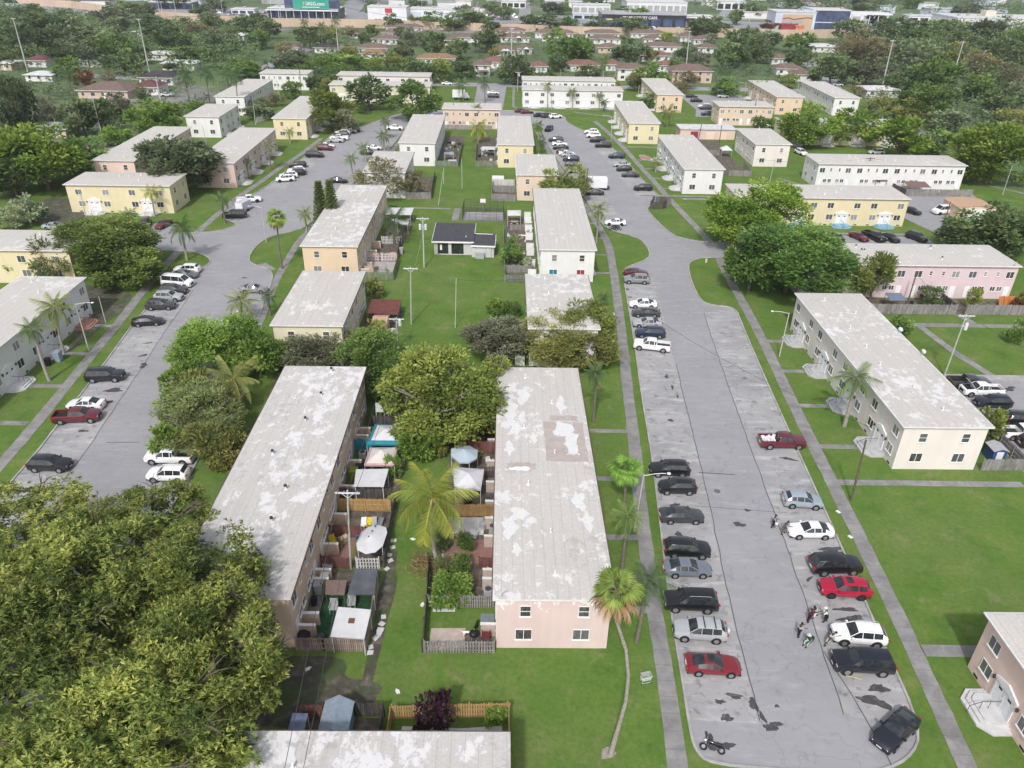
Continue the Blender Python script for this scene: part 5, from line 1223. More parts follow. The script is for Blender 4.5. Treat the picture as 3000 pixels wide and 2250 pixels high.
# tall conifers (norfolk pines)
def conifer(x,y,h,r,label):
    t=thing('conifer',label,'conifer',(x,y,0)); mb=MB(); mb.tube([(0,0,0),(0,0,h)],[.2,.04],8); mb.build('trunk',MATS['bark'],t,True)
    rr=np.random.default_rng(int(h*100)); V=[];T_=[]
    P=[];D=[]
    for k in range(26):
        z=1.2+(h-1.4)*k/25; L=r*(1-.75*(k/25)**1.3)
        for j in range(7):
            a=j*2*math.pi/7+k*.4; d=np.array([math.cos(a),math.sin(a),.12])
            for q in np.linspace(.15,1,14): 
                for s in range(3): P.append(np.array([0,0,z])+d*L*q+rr.normal(0,.04,3)); D.append(d+np.array([-d[1],d[0],0])*rr.choice([-1,1])*.9+np.array([0,0,.5]))
    P=np.array(P);D=np.array(D); put('crown',tri_mesh('crown',leafquads(P,D,.32,.5,3),4,rr.random(len(P)),'leaf_conifer'),t)
conifer(-39.6,152.6,11.5,1.9,'left one of the pair of tall narrow conifers above the orange roof'); conifer(-37.2,152.0,12.0,1.9,'right one of the pair of tall narrow conifers above the orange roof')
# ------------------------------------------------------------------ palms
def frond_mesh(kind,seed,mat,arch):
    """length 1 frond starting at the origin along +x, arching down"""
    r=np.random.default_rng(seed); V=[];T_=[]
    def rach(u): return np.array([u*math.cos(arch*u*.55),0,u*math.sin(.35)-arch*.62*u*u])
    if kind=='fan':
        pet=.45; base=np.array([pet,0,pet*.25]); n=22
        V.append(np.array([[0,-.012,0],[0,.012,0],base+[0,.01,0],base+[0,-.01,0]])); T_.append(.55)
        for i in range(n):
            a=-2.0+4.0*i/(n-1); L=.56*(1-.12*abs(a)/2); d=np.array([math.cos(a),math.sin(a),.12-.06*abs(a)]); w_=np.array([-d[1],d[0],.15])*.036; tip=base+d*L+np.array([0,0,-.13-.10*r.random()])
            V.append(np.array([base,base+d*L*.55+w_,tip,base+d*L*.55-w_])); T_.append(np.clip(.5+r.normal(0,.18),0,1))
    else:
        N=38; us=np.linspace(0,1,9)
        for a,b2 in zip(us[:-1],us[1:]):
            p,q=rach(a),rach(b2); w_=np.array([0,.014*(1.15-a),0]); V.append(np.array([p-w_,p+w_,q+w_,q-w_])); T_.append(.8)
        for i in range(N):
            u=.16+.84*i/(N-1); p=rach(u); L=.30*math.sin(math.pi*min(1,.18+u*.80))**.7+.05
            for s in (-1,1):
                d=np.array([.55+.35*u,s*1.0,-.40-.5*r.random()-(.5 if mat=='leaf_gcoconut' else 0)]); d/=np.linalg.norm(d); t=np.array([.0125,0,.002]); q=p+d*L
                V.append(np.array([p-t*.6,p+t*.6,p+d*L*.6+t*.5+[0,0,-.01],q+[0,0,-.05*L]])); T_.append(np.clip(.45+.25*u+r.normal(0,.13),0,1))
    V=np.concatenate(V); return V,np.array(T_)
FR={}
def frond(kind,var,mat):
    k=(kind,var,mat)
    if k not in FR:
        V,T_=frond_mesh('fan' if kind in('fan','fanlush','fanskirt','silver') else 'pin',var*5+3,mat,(.55,.85,1.25)[var%3] if 'fan' not in kind else .5)
        FR[k]=(V,T_,tri_mesh('frond',V,4,T_,mat))
    return FR[k]
PM=dict(coconut='leaf_coconut',coconut2='leaf_coconut2',gcoconut='leaf_gcoconut',royal='leaf_royal',dark='leaf_palmdark',fan='leaf_fan',fanlush='leaf_fanlush',fanskirt='leaf_fan',date='leaf_date',dead='leaf_palmdark',grey='leaf_pgrey',silver='leaf_silver')
def palm(bx,by,cx,cz,L,kind,label):
    t=thing('palm',fmt(label),'palm',(bx,by,0)); near=by<135; mb=MB(); lean=cx-bx; r=random.Random(int(bx*31+by*7))
    if kind=='fan': path=[(0,0,0),(.32,.05,cz*.18),(.62,.05,cz*.36),(.55,.05,cz*.52),(.12,0,cz*.68),(lean*.55-.2,0,cz*.84),(lean,0,cz)]; rad=[.24,.16,.14,.13,.13,.12,.12]
    else: path=[(0,0,0),(lean*.18+r.uniform(-.1,.1),0,cz*.33),(lean*.5+r.uniform(-.12,.12),0,cz*.66),(lean,0,cz)]; rad=[.24,.17,.15,.13] if kind!='royal' else [.27,.22,.19,.12]
    if kind in('coconut',) and cz>8: path=[(0,0,0),(-.55,.2,cz*.25),(-.75,.3,cz*.55),(lean-.12,.1,cz*.85),(lean,0,cz)]; rad=[.26,.18,.17,.16,.14]
    mb.tube(path,rad,10); mb.build('trunk',MATS['palm_trunk' if kind in('coconut','royal','fan','coconut2') else 'palm_trunk_dark'],t,True)
    n={'fan':10,'fanlush':26,'fanskirt':20,'silver':20,'date':20,'coconut':19 if L>3.5 else 16}.get(kind,17)
    mat=PM[kind]; Vs=[];Ts=[]; top=Vector((lean,0,cz))
    isfan=kind in('fan','fanlush','fanskirt','silver')
    for i in range(n):
        a=i*2.39996+r.uniform(-.2,.2); f_=i/(n-1); el=R(72)-R(105 if not isfan else 75 if kind=='fan' else 125)*f_**.85+r.uniform(-.08,.08); s=L*r.uniform(.8,1.05)*(1.0 if f_>.15 else .85)
        var=0 if f_<.3 else 1 if f_<.65 else 2
        V,T_,me=frond(kind,var,mat)
        m_=Matrix.Translation(top)@Matrix.Rotation(a,4,'Z')@Matrix.Rotation(-el+R(12),4,'Y')@Matrix.Rotation(r.uniform(-.35,.35),4,'X')@Matrix.Scale(s,4)
        if near:
            o=put('frond',me,t); o.matrix_local=m_
        else:
            A=np.array(m_); Vs.append(V@A[:3,:3].T+A[:3,3]); Ts.append(T_+r.uniform(-.12,.12))
    if Vs: put('crown',tri_mesh('crown',np.concatenate(Vs),4,np.clip(np.concatenate(Ts),0,1),mat),t)
    if kind in('fan','fanskirt','dead'):
        Vs=[];Ts=[]
        for i in range(44 if kind=='fan' else 26 if kind!='dead' else 14):
            a=i*2.4; el=R(-8 if kind=='fan' else -50)-r.uniform(0,.9); V,T_,_=frond('fan' if kind!='dead' else 'x',2,'leaf_straw')
            A=np.array(Matrix.Translation(top-Vector((0,0,.1)))@Matrix.Rotation(a,4,'Z')@Matrix.Rotation(-el,4,'Y')@Matrix.Scale(L*r.uniform(.7,1.15),4)@Matrix.Diagonal((1,.3,1,1))); Vs.append(V@A[:3,:3].T+A[:3,3]); Ts.append(T_+r.uniform(-.3,.3))
        put('dead_fronds',tri_mesh('dead_fronds',np.concatenate(Vs),4,np.clip(np.concatenate(Ts),0,1),'leaf_straw'),t)
    if kind in('coconut','coconut2','gcoconut') and near:
        mb=MB()
        for i in range(7): a=i*.9; mb.sphere((lean+math.cos(a)*.28,math.sin(a)*.28,cz-.28-.1*(i%2)),.13,8,6)
        mb.build('coconuts',MATS['straw_dead'],t,True)
for p in PALMS: palm(*p)
# ------------------------------------------------------------------ poles, lamps
def pole(bx,by,h,lean,kind,label,arm):
    nm={'lamp':'street_lamp','lamp0':'street_lamp'}.get(kind,'utility_pole'); t=thing(nm,fmt(label),'street lamp' if 'lamp' in kind else 'utility pole',(bx,by,0))
    r0,r1,mt=dict(concrete=(.36,.17,'concrete_pole'),tpole=(.12,.085,'pole_green'),transformer=(.12,.085,'pole_green'),transformer2=(.16,.12,'pole_green'),thin=(.09,.06,'pole_green'),thinwood=(.13,.09,'wood_pole'),wood=(.14,.10,'wood_pole'),woodarm=(.16,.11,'wood_pole'),lamp=(.10,.065,'concrete_pole'),lamp0=(.10,.07,'metal_grey'))[kind]
    if by>250 and kind!='concrete': r0*=1.15;r1*=1.15
    mb=MB(); mb.tube([(0,0,-.1),(lean*.5,0,h*.5),(lean,0,h)],[r0,(r0+r1)/2,r1],10); mb.build('shaft',MATS[mt],t,True)
    if kind in('tpole','transformer','transformer2','woodarm') or (kind=='concrete' and h>16):
        mb=MB(); z=h-.25; wd=1.15
        mb.box(lean-wd,lean+wd,-.16,-.06,z-.06,z+.08); mb.tube([(lean,-.11,z-.6),(lean-.55,-.11,z-.05)],.03,6); mb.tube([(lean,-.11,z-.6),(lean+.55,-.11,z-.05)],.03,6)
        ca=mb.build('crossarm',MATS['metal_white' if kind!='woodarm' else 'wood_pole'],t)
        for dx in (-.95,-.3,.95): mb=MB(); mb.cyl(lean+dx,-.11,z+.08,z+.26,.05,.035,8); mb.build('insulator',MATS['plastic_grey'],ca)
    if 'transformer' in kind:
        for s in ((-1,1) if kind=='transformer2' else (1,)):
            mb=MB(); x=lean*.8+s*.5; z=h*.76; mb.cyl(x,-.05,z,z+.95,.24,.24,14); mb.cyl(x,-.05,z+.95,z+1.03,.26,.2,14); mb.box(min(x,0)+.0,max(x,0),-.08,-.02,z+.5,z+.6); tb_=mb.build('transformer',MATS['metal_white'],t,True); mb=MB(); mb.cyl(x,-.05,z+1.03,z+1.25,.045,.03,8); mb.build('bushing',MATS['plastic_grey'],tb_)
    if kind=='lamp':
        mb=MB(); pts=[(lean,0,h-.15)]+[(lean+arm*u*2.2,0,h-.15+.35*math.sin(u*1.7)) for u in (.2,.5,.8,1)]; mb.tube(pts,.04,6); ar=mb.build('lamp_arm',MATS['metal_white'],t,True)
        mb=MB(); e=pts[-1]; mb.sphere((e[0]+arm*.3,0,e[2]),.22,12,8,0,.45)
        o=mb.build('lamp_head',MATS['metal_white'],ar,True); o.scale=(1,1,1)
    if kind=='lamp0':
        mb=MB(); mb.cyl(lean,0,h,h+.12,.07,.2,10); mb.cyl(lean,0,h+.12,h+.4,.2,.1,10); mb.build('lamp_head',MATS['metal_white'],t,True)
for p in POLES: pole(*p)
# wires
def wire(a,b2,sag,label,rad=.022):
    pts=[]
    for i in range(13): u=i/12; p=Vector(a).lerp(Vector(b2),u); p.z-=sag*4*u*(1-u); pts.append(p)
    mb=MB(); mb.tube(pts,rad,5); tag(mb.build('overhead_wire',MATS['metal_dark']),label,'wire',None)
wire((-15.9,56.1,9.6),(-13.0,20,9.4),.5,'dark overhead wire running over the white sheet roof toward the camera'); wire((-14.3,56.1,9.6),(-13.5,108.5,8),.8,'overhead wire from the near crossarm pole to the transformer pole')
wire((-14.3,56.1,9.6),(-12.0,20,9.4),.6,'second dark overhead wire beside the first over the near yards')
wire((19.2,105,6.5),(40.2,71,7.9),1.2,'dark service wire crossing high over the car park')
wire((-200,372,22),(-90,425,24),2.5,'pale transmission wire across the left bungalows',.06); wire((-90,425,24),(-1,362,23),2.5,'pale transmission wire before the bungalow roofs',.06); wire((-1,362,23),(87,425,22),2.5,'pale transmission wire above the long white blocks',.06); wire((87,425,20),(165,350,18),2.5,'pale transmission wire at the right woods',.06)

def pp(k):
    q=[p for p in POLES if k in p[5]][0]; return (q[0]+q[3],q[1],q[2]-.2)
wire(pp('white crossarm in the tan'),pp('can near the red shed'),.9,'overhead wire from the tan block pole to the pole by the red shed'); wire(pp('can near the red shed'),pp('middle of the lawn'),.5,'overhead wire from the red shed pole to the lawn crossarm pole'); wire(pp('middle of the lawn'),pp('beside the clubhouse'),.6,'overhead wire from the lawn crossarm pole to the clubhouse pole'); wire(pp('middle of the lawn'),pp('alone on the lawn'),.4,'dark wire from the lawn crossarm pole to the slender pole'); wire(pp('alone on the lawn'),(5.5,119,5.8),.5,'service wire from the slender pole to the short white block'); wire(pp('beside the clubhouse'),(-27.9,150,5.6),.5,'service wire from the clubhouse pole to the orange block'); wire(pp('dark wooden utility'),(60,199,6.5),1.0,'wire leaving the dark utility pole to the left'); wire(pp('dark wooden utility'),pp('right end of the long'),.7,'wire along the front of the long white block'); wire(pp('can behind the cream'),(55.5,90,6.1),.4,'service wire from the transformer pole to the cream block'); wire(pp('can behind the cream'),pp('leaning wooden pole'),.8,'wire from the transformer pole to the lilac block pole'); wire(pp('can behind the cream'),(80,60,9),1.0,'wire from the transformer pole toward the right frame edge')
mb=MB(); q=pp('beside the clubhouse'); mb.tube([(q[0],q[1],q[2]-2.8),(q[0]-1.9,q[1]+.9,0)],.02,5); tag(mb.build('guy_wire',MATS['pole_green']),'slanting guy wire beside the clubhouse pole','wire')

# ------------------------------------------------------------------ vehicles
# station: x, half width low, half width belt, belt z, top z, top half width (top==belt -> bonnet/boot)
CT={
'sedan':dict(L=4.75,st=[(2.38,.48,.46,.50,.56,.36),(2.28,.72,.69,.66,.70,.54),(1.95,.89,.85,.76,.82,.68),(1.40,.91,.87,.84,.91,.72),(.95,.92,.88,.90,.97,.74),(.22,.92,.88,.93,1.38,.58),(-.10,.92,.88,.94,1.43,.60),(-.85,.92,.88,.96,1.41,.60),(-1.30,.92,.87,.97,1.28,.57),(-1.75,.91,.86,.98,1.05,.64),(-2.10,.88,.83,.97,1.03,.66),(-2.30,.77,.73,.90,.95,.58),(-2.37,.58,.56,.55,.60,.45)],ws=(4,5),rw=(7,9),side=[(5,6),(6,7),(7,8)],wb=(1.40,-1.32),wr=.33),
'coupe':dict(L=4.7,st=[(2.35,.46,.44,.48,.54,.36),(2.25,.71,.68,.62,.67,.53),(1.9,.90,.86,.73,.79,.68),(1.35,.92,.88,.81,.88,.72),(.75,.93,.88,.88,.94,.74),(0,.93,.87,.90,1.30,.55),(-.30,.93,.87,.91,1.34,.56),(-.85,.93,.87,.93,1.30,.55),(-1.4,.93,.87,.95,1.16,.54),(-1.85,.92,.85,.96,1.01,.62),(-2.12,.88,.82,.94,.99,.62),(-2.3,.74,.71,.85,.9,.54),(-2.35,.56,.54,.5,.55,.42)],ws=(4,5),rw=(7,9),side=[(5,6),(6,7),(7,8)],wb=(1.38,-1.34),wr=.34),
'hatch':dict(L=4.3,st=[(2.13,.5,.48,.55,.62,.4),(2.03,.75,.72,.76,.82,.57),(1.7,.90,.86,.88,.94,.70),(1.25,.91,.87,.95,1.02,.74),(.95,.92,.88,.99,1.05,.75),(.25,.92,.88,1.01,1.50,.60),(-.1,.92,.88,1.02,1.56,.62),(-.9,.92,.88,1.05,1.55,.61),(-1.45,.92,.87,1.09,1.48,.58),(-1.85,.91,.86,1.10,1.22,.62),(-2.05,.87,.82,1.05,1.10,.64),(-2.13,.76,.72,.6,.66,.6)],ws=(4,5),rw=(8,9),side=[(5,6),(6,7),(7,8)],wb=(1.27,-1.27),wr=.34),
'suv':dict(L=4.7,st=[(2.35,.54,.52,.58,.66,.44),(2.25,.79,.76,.86,.92,.62),(1.9,.93,.89,.96,1.03,.74),(1.35,.94,.90,1.02,1.10,.78),(1.0,.95,.91,1.05,1.12,.79),(.35,.95,.91,1.07,1.60,.64),(0,.95,.91,1.08,1.67,.66),(-.95,.95,.91,1.10,1.68,.66),(-1.75,.95,.90,1.12,1.63,.64),(-2.1,.94,.88,1.12,1.30,.66),(-2.28,.86,.81,1.05,1.12,.64),(-2.35,.70,.67,.62,.7,.55)],ws=(4,5),rw=(8,9),side=[(5,6),(6,7),(7,8)],wb=(1.42,-1.38),wr=.37),
'bigsuv':dict(L=5.0,st=[(2.5,.78,.76,.60,.70,.62),(2.43,.92,.89,.98,1.05,.75),(2.05,.97,.93,1.08,1.13,.80),(1.5,.98,.94,1.12,1.18,.82),(1.15,.98,.94,1.14,1.20,.83),(.65,.98,.94,1.16,1.72,.70),(.3,.98,.94,1.16,1.79,.72),(-.85,.98,.94,1.17,1.82,.72),(-2.05,.98,.93,1.18,1.80,.71),(-2.38,.97,.92,1.18,1.40,.74),(-2.46,.95,.90,1.0,1.06,.74),(-2.5,.88,.85,.6,.68,.68)],ws=(4,5),rw=(8,9),side=[(5,6),(6,7),(7,8)],wb=(1.5,-1.45),wr=.40),
'van':dict(L=5.5,st=[(2.75,.8,.78,.6,.7,.65),(2.68,.93,.9,.95,1.02,.78),(2.35,.97,.95,1.1,1.2,.82),(2.05,.98,.96,1.18,1.28,.84),(1.85,.99,.97,1.22,1.32,.85),(1.15,.99,.97,1.24,2.0,.74),(.8,.99,.97,1.25,2.08,.76),(-.6,.99,.97,1.25,2.10,.77),(-2.4,.99,.97,1.25,2.09,.77),(-2.68,.98,.96,1.25,1.95,.78),(-2.75,.95,.93,.7,.8,.8)],ws=(4,5),rw=(8,9),side=[(5,6),(6,7),(7,8)],wb=(1.75,-1.6),wr=.37),
'pickup':dict(L=5.6,st=[(2.8,.78,.76,.60,.70,.62),(2.73,.94,.91,.98,1.05,.75),(2.35,.98,.95,1.08,1.14,.80),(1.75,.99,.95,1.12,1.18,.82),(1.35,.99,.95,1.14,1.20,.83),(.8,.99,.94,1.16,1.70,.68),(.45,.99,.94,1.16,1.76,.70),(-.35,.99,.94,1.17,1.76,.70),(-.62,.99,.94,1.17,1.70,.68),(-.72,.99,.95,1.15,1.20,.90),(-2.74,.98,.95,1.13,1.16,.90),(-2.8,.92,.9,.6,.66,.8)],ws=(4,5),rw=(8,9),side=[(5,6),(6,7),(7,8)],wb=(1.85,-1.75),wr=.40),
}
VC={}
def vehicle_parts(ty,bed=False):
    k=(ty,bed)
    if k in VC: return VC[k]
    T=CT[ty]; st=T['st']; n=len(st)
    def sec(s):
        x,hl,hb,zb,zt,ht=s; lo=.24 if ty in('sedan','coupe','hatch') else .32; zb0=min(zb,zb)
        half=[(hl*.90,lo),(hl,lo+.16),(hl*1.0,zb*.72),(hb,zb-.02),(hb*.985,zb+.01),(ht+(hb-ht)*.10,zt-.06*(1 if zt-zb>.2 else .35)),(ht*.80,zt),(0,zt+.02)]
        return [(x,-y,z) for y,z in half]+[(x,y,z) for y,z in half[-2::-1]]
    S=[sec(s) for s in st]; m=len(S[0]); V=[p for s in S for p in s]
    groups=dict(body=[],windshield=[],rear_window=[],side_window=[],side_window2=[])
    for i in range(n-1):
        for j in range(m-1):
            f=(i*m+j,i*m+j+1,(i+1)*m+j+1,(i+1)*m+j); g='body'; jj=min(j,m-2-j)   # mirrored strip index
            if T['ws'][0]<=i<T['ws'][1] and jj>=5: g='windshield'
            elif T['rw'][0]<=i<T['rw'][1] and jj>=5 and ty!='pickup' : g='rear_window'
            elif ty=='pickup' and i==8 and jj>=5: g='rear_window'
            elif jj==4 and (any(a==i for a,b2 in T['side']) or i==T['ws'][0]): g='side_window' if j<m//2 else 'side_window2'
            elif bed and i==9 and jj>=5: continue
            groups[g].append(f)
    fr=tuple(range(m))[::-1]; re=tuple((n-1)*m+j for j in range(m)); groups['body']+=[fr,re]
    out={}
    for g,fs in groups.items():
        mb=MB(); used=sorted({i for f in fs for i in f}); mp={o:i for i,o in enumerate(used)}
        mb.add([V[i] for i in used],[tuple(mp[i] for i in f)[::-1] for f in fs])
        if g=='body':
            # B pillars and roof edge
            a,b2=T['side'][0][1],T['side'][1][1]
            for i in (a,b2):
                for s in (-1,1):
                    P=S[i]; q=[P[4],P[5]] if s<0 else [P[m-5],P[m-6]]
                    mb.add([(q[0][0]-.035,q[0][1]+s*.012,q[0][2]),(q[0][0]+.035,q[0][1]+s*.012,q[0][2]),(q[1][0]+.03,q[1][1]+s*.012,q[1][2]),(q[1][0]-.03,q[1][1]+s*.012,q[1][2])],[(0,1,2,3) if s<0 else (3,2,1,0)])
            i0=T['ws'][0]; A,B_=S[i0],S[i0+1]
            for s in (-1,1):
                p,q=(A[5],B_[5]) if s<0 else (A[m-6],B_[m-6]); mb.tube([(p[0]+.05,p[1],p[2]),(q[0],q[1],q[2]+.01)],.035,6)
            if bed:
                x0,x1=-.74,-2.72; z=.72; h=.80; 
                mb.add([(x0,-h,1.17),(x1,-h,1.17),(x1,h,1.17),(x0,h,1.17),(x0,-h,z),(x1,-h,z),(x1,h,z),(x0,h,z)],[(0,1,5,4),(1,2,6,5),(2,3,7,6),(3,0,4,7)])
                for s in (-1,1): mb.box(-2.76,-.72,s*.86-.07,s*.86+.07,1.13,1.185)
                mb.box(-2.78,-2.70,-.86,.86,.7,1.185); mb.box(-.76,-.70,-.86,.86,.7,1.19)
        out[g]=mb.mesh(g,[MATS['car_glass' if g!='body' else 'paint_black']],True)
    if bed:
        mb=MB(); mb.box(-2.70,-.76,-.79,.79,.73,.76); out['bed_liner']=mb.mesh('bed_liner',[MATS['trim_black']])
    # lower trim with wheel arches
    mb=MB(); x0,x1=st[-1][0],st[0][0]; hw=max(s[1] for s in st); lo=.24 if ty in('sedan','coupe','hatch') else .32
    mb.box(x0+.06,x1-.08,-hw*.86,hw*.86,lo-.06,lo+.10)
    for wx in T['wb']:
        for s in (-1,1): mb.tube([(wx,s*(hw-.02),T['wr']),(wx,s*(hw+.008),T['wr'])],T['wr']+.075,18)
    out['underbody']=mb.mesh('underbody',[MATS['trim_black']],True)
    mb=MB(); mb.tube([(0,-.11,0),(0,.11,0)],T['wr'],20); out['tyre']=mb.mesh('tyre',[MATS['tyre']],True)
    mb=MB(); mb.tube([(0,-.118,0),(0,.118,0)],T['wr']*.62,16)
    for i in range(5):
        a=i*2*math.pi/5
        for s in (-1,1): mb.add([(math.cos(a-.16)*.05,s*.124,math.sin(a-.16)*.05),(math.cos(a-.12)*T['wr']*.6,s*.124,math.sin(a-.12)*T['wr']*.6),(math.cos(a+.12)*T['wr']*.6,s*.124,math.sin(a+.12)*T['wr']*.6),(math.cos(a+.16)*.05,s*.124,math.sin(a+.16)*.05)],[(0,1,2,3)])
    out['rim']=mb.mesh('rim',[MATS['rim']],True)
    zf=st[1][3]; fw=st[1][1]; mb=MB(); mb.box(-.30,.05,-.15,.15,-.06,.06,rot=.0); out['headlight']=mb.mesh('headlight',[MATS['lamp_glass']]); mb=MB(); mb.box(-.04,.16,-.13,.13,-.07,.07); out['tail_light']=mb.mesh('tail_light',[MATS['tail_red']])
    mb=MB(); mb.box(st[0][0]-.12,st[0][0]+.03,-.42,.42,.42,zf-.10); out['grille']=mb.mesh('grille',[MATS['trim_black']]); mb=MB(); mb.box(st[-1][0]-.02,st[-1][0]+.06,-.26,.26,.58,.72); mb.box(st[0][0]-.02,st[0][0]+.045,-.22,.22,.42,.52); out['number_plate']=mb.mesh('number_plate',[MATS['plate']])
    mb=MB(); mb.box(-.09,.09,-.11,.11,-.07,.07); out['mirror']=mb.mesh('wing_mirror',[MATS['paint_black']])
    VC[k]=out; return out
def car(ty,col,x,y,hd,label,opt=''):
    bed=ty=='pickup'; P=vehicle_parts(ty,bed); T=CT[ty]; st=T['st']; near=y<150; pm=MATS['paint_'+col]
    cat='pickup' if ty=='pickup' else 'van' if ty=='van' else 'car'
    t=thing('pickup_truck' if ty=='pickup' else 'passenger_van' if ty=='van' else 'parked_car',fmt(label),cat,(x,y,.017),R(hd),'vehicles parked along the kerbs and yards')
    put('body',P['body'],t,mat=pm)
    put('windshield',P['windshield'],t); put('rear_window',P['rear_window'],t); put('side_window',P['side_window'],t); put('side_window',P['side_window2'],t); put('underbody',P['underbody'],t)
    if 'bed_liner' in P: put('bed_liner',P['bed_liner'],t)
    hw=max(s[1] for s in st)
    dk='rim_dark' if ('black' in col and 'chrome' not in opt and ty!='hatch' and random.random()<.5) or col=='brightred' else None
    for wx in T['wb']:
        for s in (-1,1):
            w_=put('wheel',P['tyre'],t,(wx,s*(hw-.09),T['wr']))
            if near:
                r_=put('rim',P['rim'],w_)
                if dk: r_.material_slots[0].link='OBJECT'; r_.material_slots[0].material=MATS[dk]
    if near or y<240:
        zf=st[1][3]; zr=st[-3][3]; fw=st[1][2]
        for s in (-1,1):
            put('headlight',P['headlight'],t,(st[1][0]-.02,s*(fw-.17),zf-.07)); put('tail_light',P['tail_light'],t,(st[-2][0]-.07,s*(st[-2][2]-.10),zr-.12 if ty!='van' else 1.1))
            if near: put('wing_mirror',P['mirror'],t,(st[4][0]-.15,s*(hw+.06),st[4][3]+.05),mat=pm)
        if near: put('grille',P['grille'],t); put('number_plate',P['number_plate'],t)
    zt=max(s[4] for s in st)+.02
    if 'sunroof' in opt: mb=MB(); mb.box(-.55,.0,-.40,.40,zt-.03,zt+.012); mb.build('sunroof',MATS['car_glass'],t)
    if 'rails' in opt:
        for s in (-1,1): mb=MB(); mb.tube([(.3,s*.62,zt-.04),(.15,s*.62,zt+.05),(-1.6,s*.62,zt+.05),(-1.75,s*.62,zt-.06)],.022,6); mb.build('roof_rail',MATS['metal_grey'],t)
    if 'bars' in opt:
        for xx in (-.25,-1.2): mb=MB(); mb.box(xx-.04,xx+.04,-.72,.72,zt+.02,zt+.07); mb.build('roof_bar',MATS['trim_black'],t)
    if 'spare' in opt: mb=MB(); mb.tube([(st[-1][0]+.02,.1,.95),(st[-1][0]-.2,.1,.95)],.36,18); mb.build('spare_wheel',MATS['tyre' if col!='silver' else 'paint_silver'],t,True)
    if 'chrome' in opt:
        for s in (-1,1):
            mb=MB(); a=[(st[i][0],s*(st[i][2]+.012),st[i][3]+.015) for i in range(5,9)]; b2=[(st[i][0],s*(st[i][5]+(st[i][2]-st[i][5])*.10+.015),st[i][4]-.05) for i in range(8,4,-1)]
            mb.tube([(st[4][0]-.1,s*(st[4][2]+.01),st[4][3]+.03)]+b2[::-1]+[(st[9][0]+.1,s*(st[9][2]+.0),st[9][3]+.02)],.022,5); mb.build('window_trim',MATS['chrome'],t)
    if 'arches' in opt:
        for wx in T['wb']:
            for s in (-1,1):
                mb=MB(); mb.tube([(wx+math.cos(q)*(T['wr']+.10),s*(hw+.012),T['wr']+math.sin(q)*(T['wr']+.10)) for q in [i*math.pi/8 for i in range(9)]],.05,6); mb.build('wheel_arch',MATS['trim_black'],t,True)
    if 'hood' in opt:
        mb=MB(); mb.box(1.35,2.6,-.8,.8,1.16,1.20,0); o=mb.build('raised_hood',pm,t); o.location=(1.35,0,1.2); o.data.transform(Matrix.Translation((-1.35,0,-1.17))); o.rotation_euler=(0,-R(48),0)
        mb=MB(); mb.box(1.5,2.5,-.72,.72,1.10,1.2); mb.build('engine_bay',MATS['trim_black'],t)
    if 'junk' in opt:
        mb=MB(); r=random.Random(3)
        for i in range(22): a=r.uniform(0,3); cx,cy=r.uniform(-2.5,-.95),r.uniform(-.6,.6); mb.box(cx-r.uniform(.08,.25),cx+r.uniform(.08,.25),cy-.12,cy+r.uniform(.05,.2),.78,r.uniform(.95,1.4),0,a)
        tag(mb.build('scrap_heap',MATS['plastic_white'],loc=t.location[:]),'heap of white junk lying in the maroon pickup bed','junk').rotation_euler=t.rotation_euler
    return t
for c in CARS: car(*c)

# ------------------------------------------------------------------ fences
def fence(pts,h,mat,label,gap=.035,bw=.14,rail_side=1,lean=0,cap=None):
    t=thing('wooden_fence',fmt(label),'fence',(pts[0][0],pts[0][1],0)); r=random.Random(len(label)*7+int(pts[0][0]*10)); ox,oy=pts[0]
    mb=MB(); rl=MB(); po=MB()
    for a,b2 in zip(pts[:-1],pts[1:]):
        L=math.dist(a,b2); n=max(1,int(L/(bw+gap))); ux,uy=(b2[0]-a[0])/L,(b2[1]-a[1])/L; nx,ny=-uy,ux
        for i in range(n):
            if r.random()<.015: continue
            c=(i+.5)*L/n; hh=h*r.uniform(.94,1.03); z0=r.uniform(.02,.07); w_=bw/2*r.uniform(.9,1.05); d=r.uniform(-.008,.008); cx,cy=a[0]+ux*c-ox,a[1]+uy*c-oy
            P=[(cx+ux*s*w_+nx*(d+q),cy+uy*s*w_+ny*(d+q)) for s,q in ((-1,-.011),(1,-.011),(1,.011),(-1,.011))]; mb.prism(P,z0,hh)
        for z in (.35,h*.55,h-.25) if h>1.4 else (.3,h-.25):
            q=rail_side*.045; P=[(a[0]-ox+nx*(q+s),a[1]-oy+ny*(q+s)) for s in(-.022,.022)]; Q=[(b2[0]-ox+nx*(q+s),b2[1]-oy+ny*(q+s)) for s in(.022,-.022)]; rl.prism(P+Q,z-.045,z+.045)
        m=max(1,int(L/2.4))
        for i in range(m+1):
            c=i*L/m; cx,cy=a[0]+ux*c-ox+nx*rail_side*.10,a[1]+uy*c-oy+ny*rail_side*.10; po=MB(); po.box(cx-.045,cx+.045,cy-.045,cy+.045,-.05,h+.02); po.build('post',MATS[mat],t)
    mb.build('boards',MATS[mat],t); rl.build('rail',MATS[mat],t); return t
fence([(-18.35,45.95),(-12.3,46.05)],1.75,'fence_pinkbrown','pinkish brown board fence closing the green turf yard toward the camera')
fence([(-12.3,46.1),(-12.35,53.3)],1.75,'fence_pinkbrown','brown board fence along the grass beside the white sheet roof',.03,.14,1); fence([(-12.2,56.3),(-12.4,60.4),(-12.5,66.5)],1.7,'fence_dark','dark weathered fence along the grass beside the faceted white canopy',.05)
fence([(-17.6,52.6),(-12.9,52.6)],1.5,'fence_green','dark green screen fence behind the turf yard',.0,.2); fence([(-15.0,56.15),(-12.75,56.2)],1.5,'fence_white','whitish picket fence just below the faceted white canopy',.14,.14)
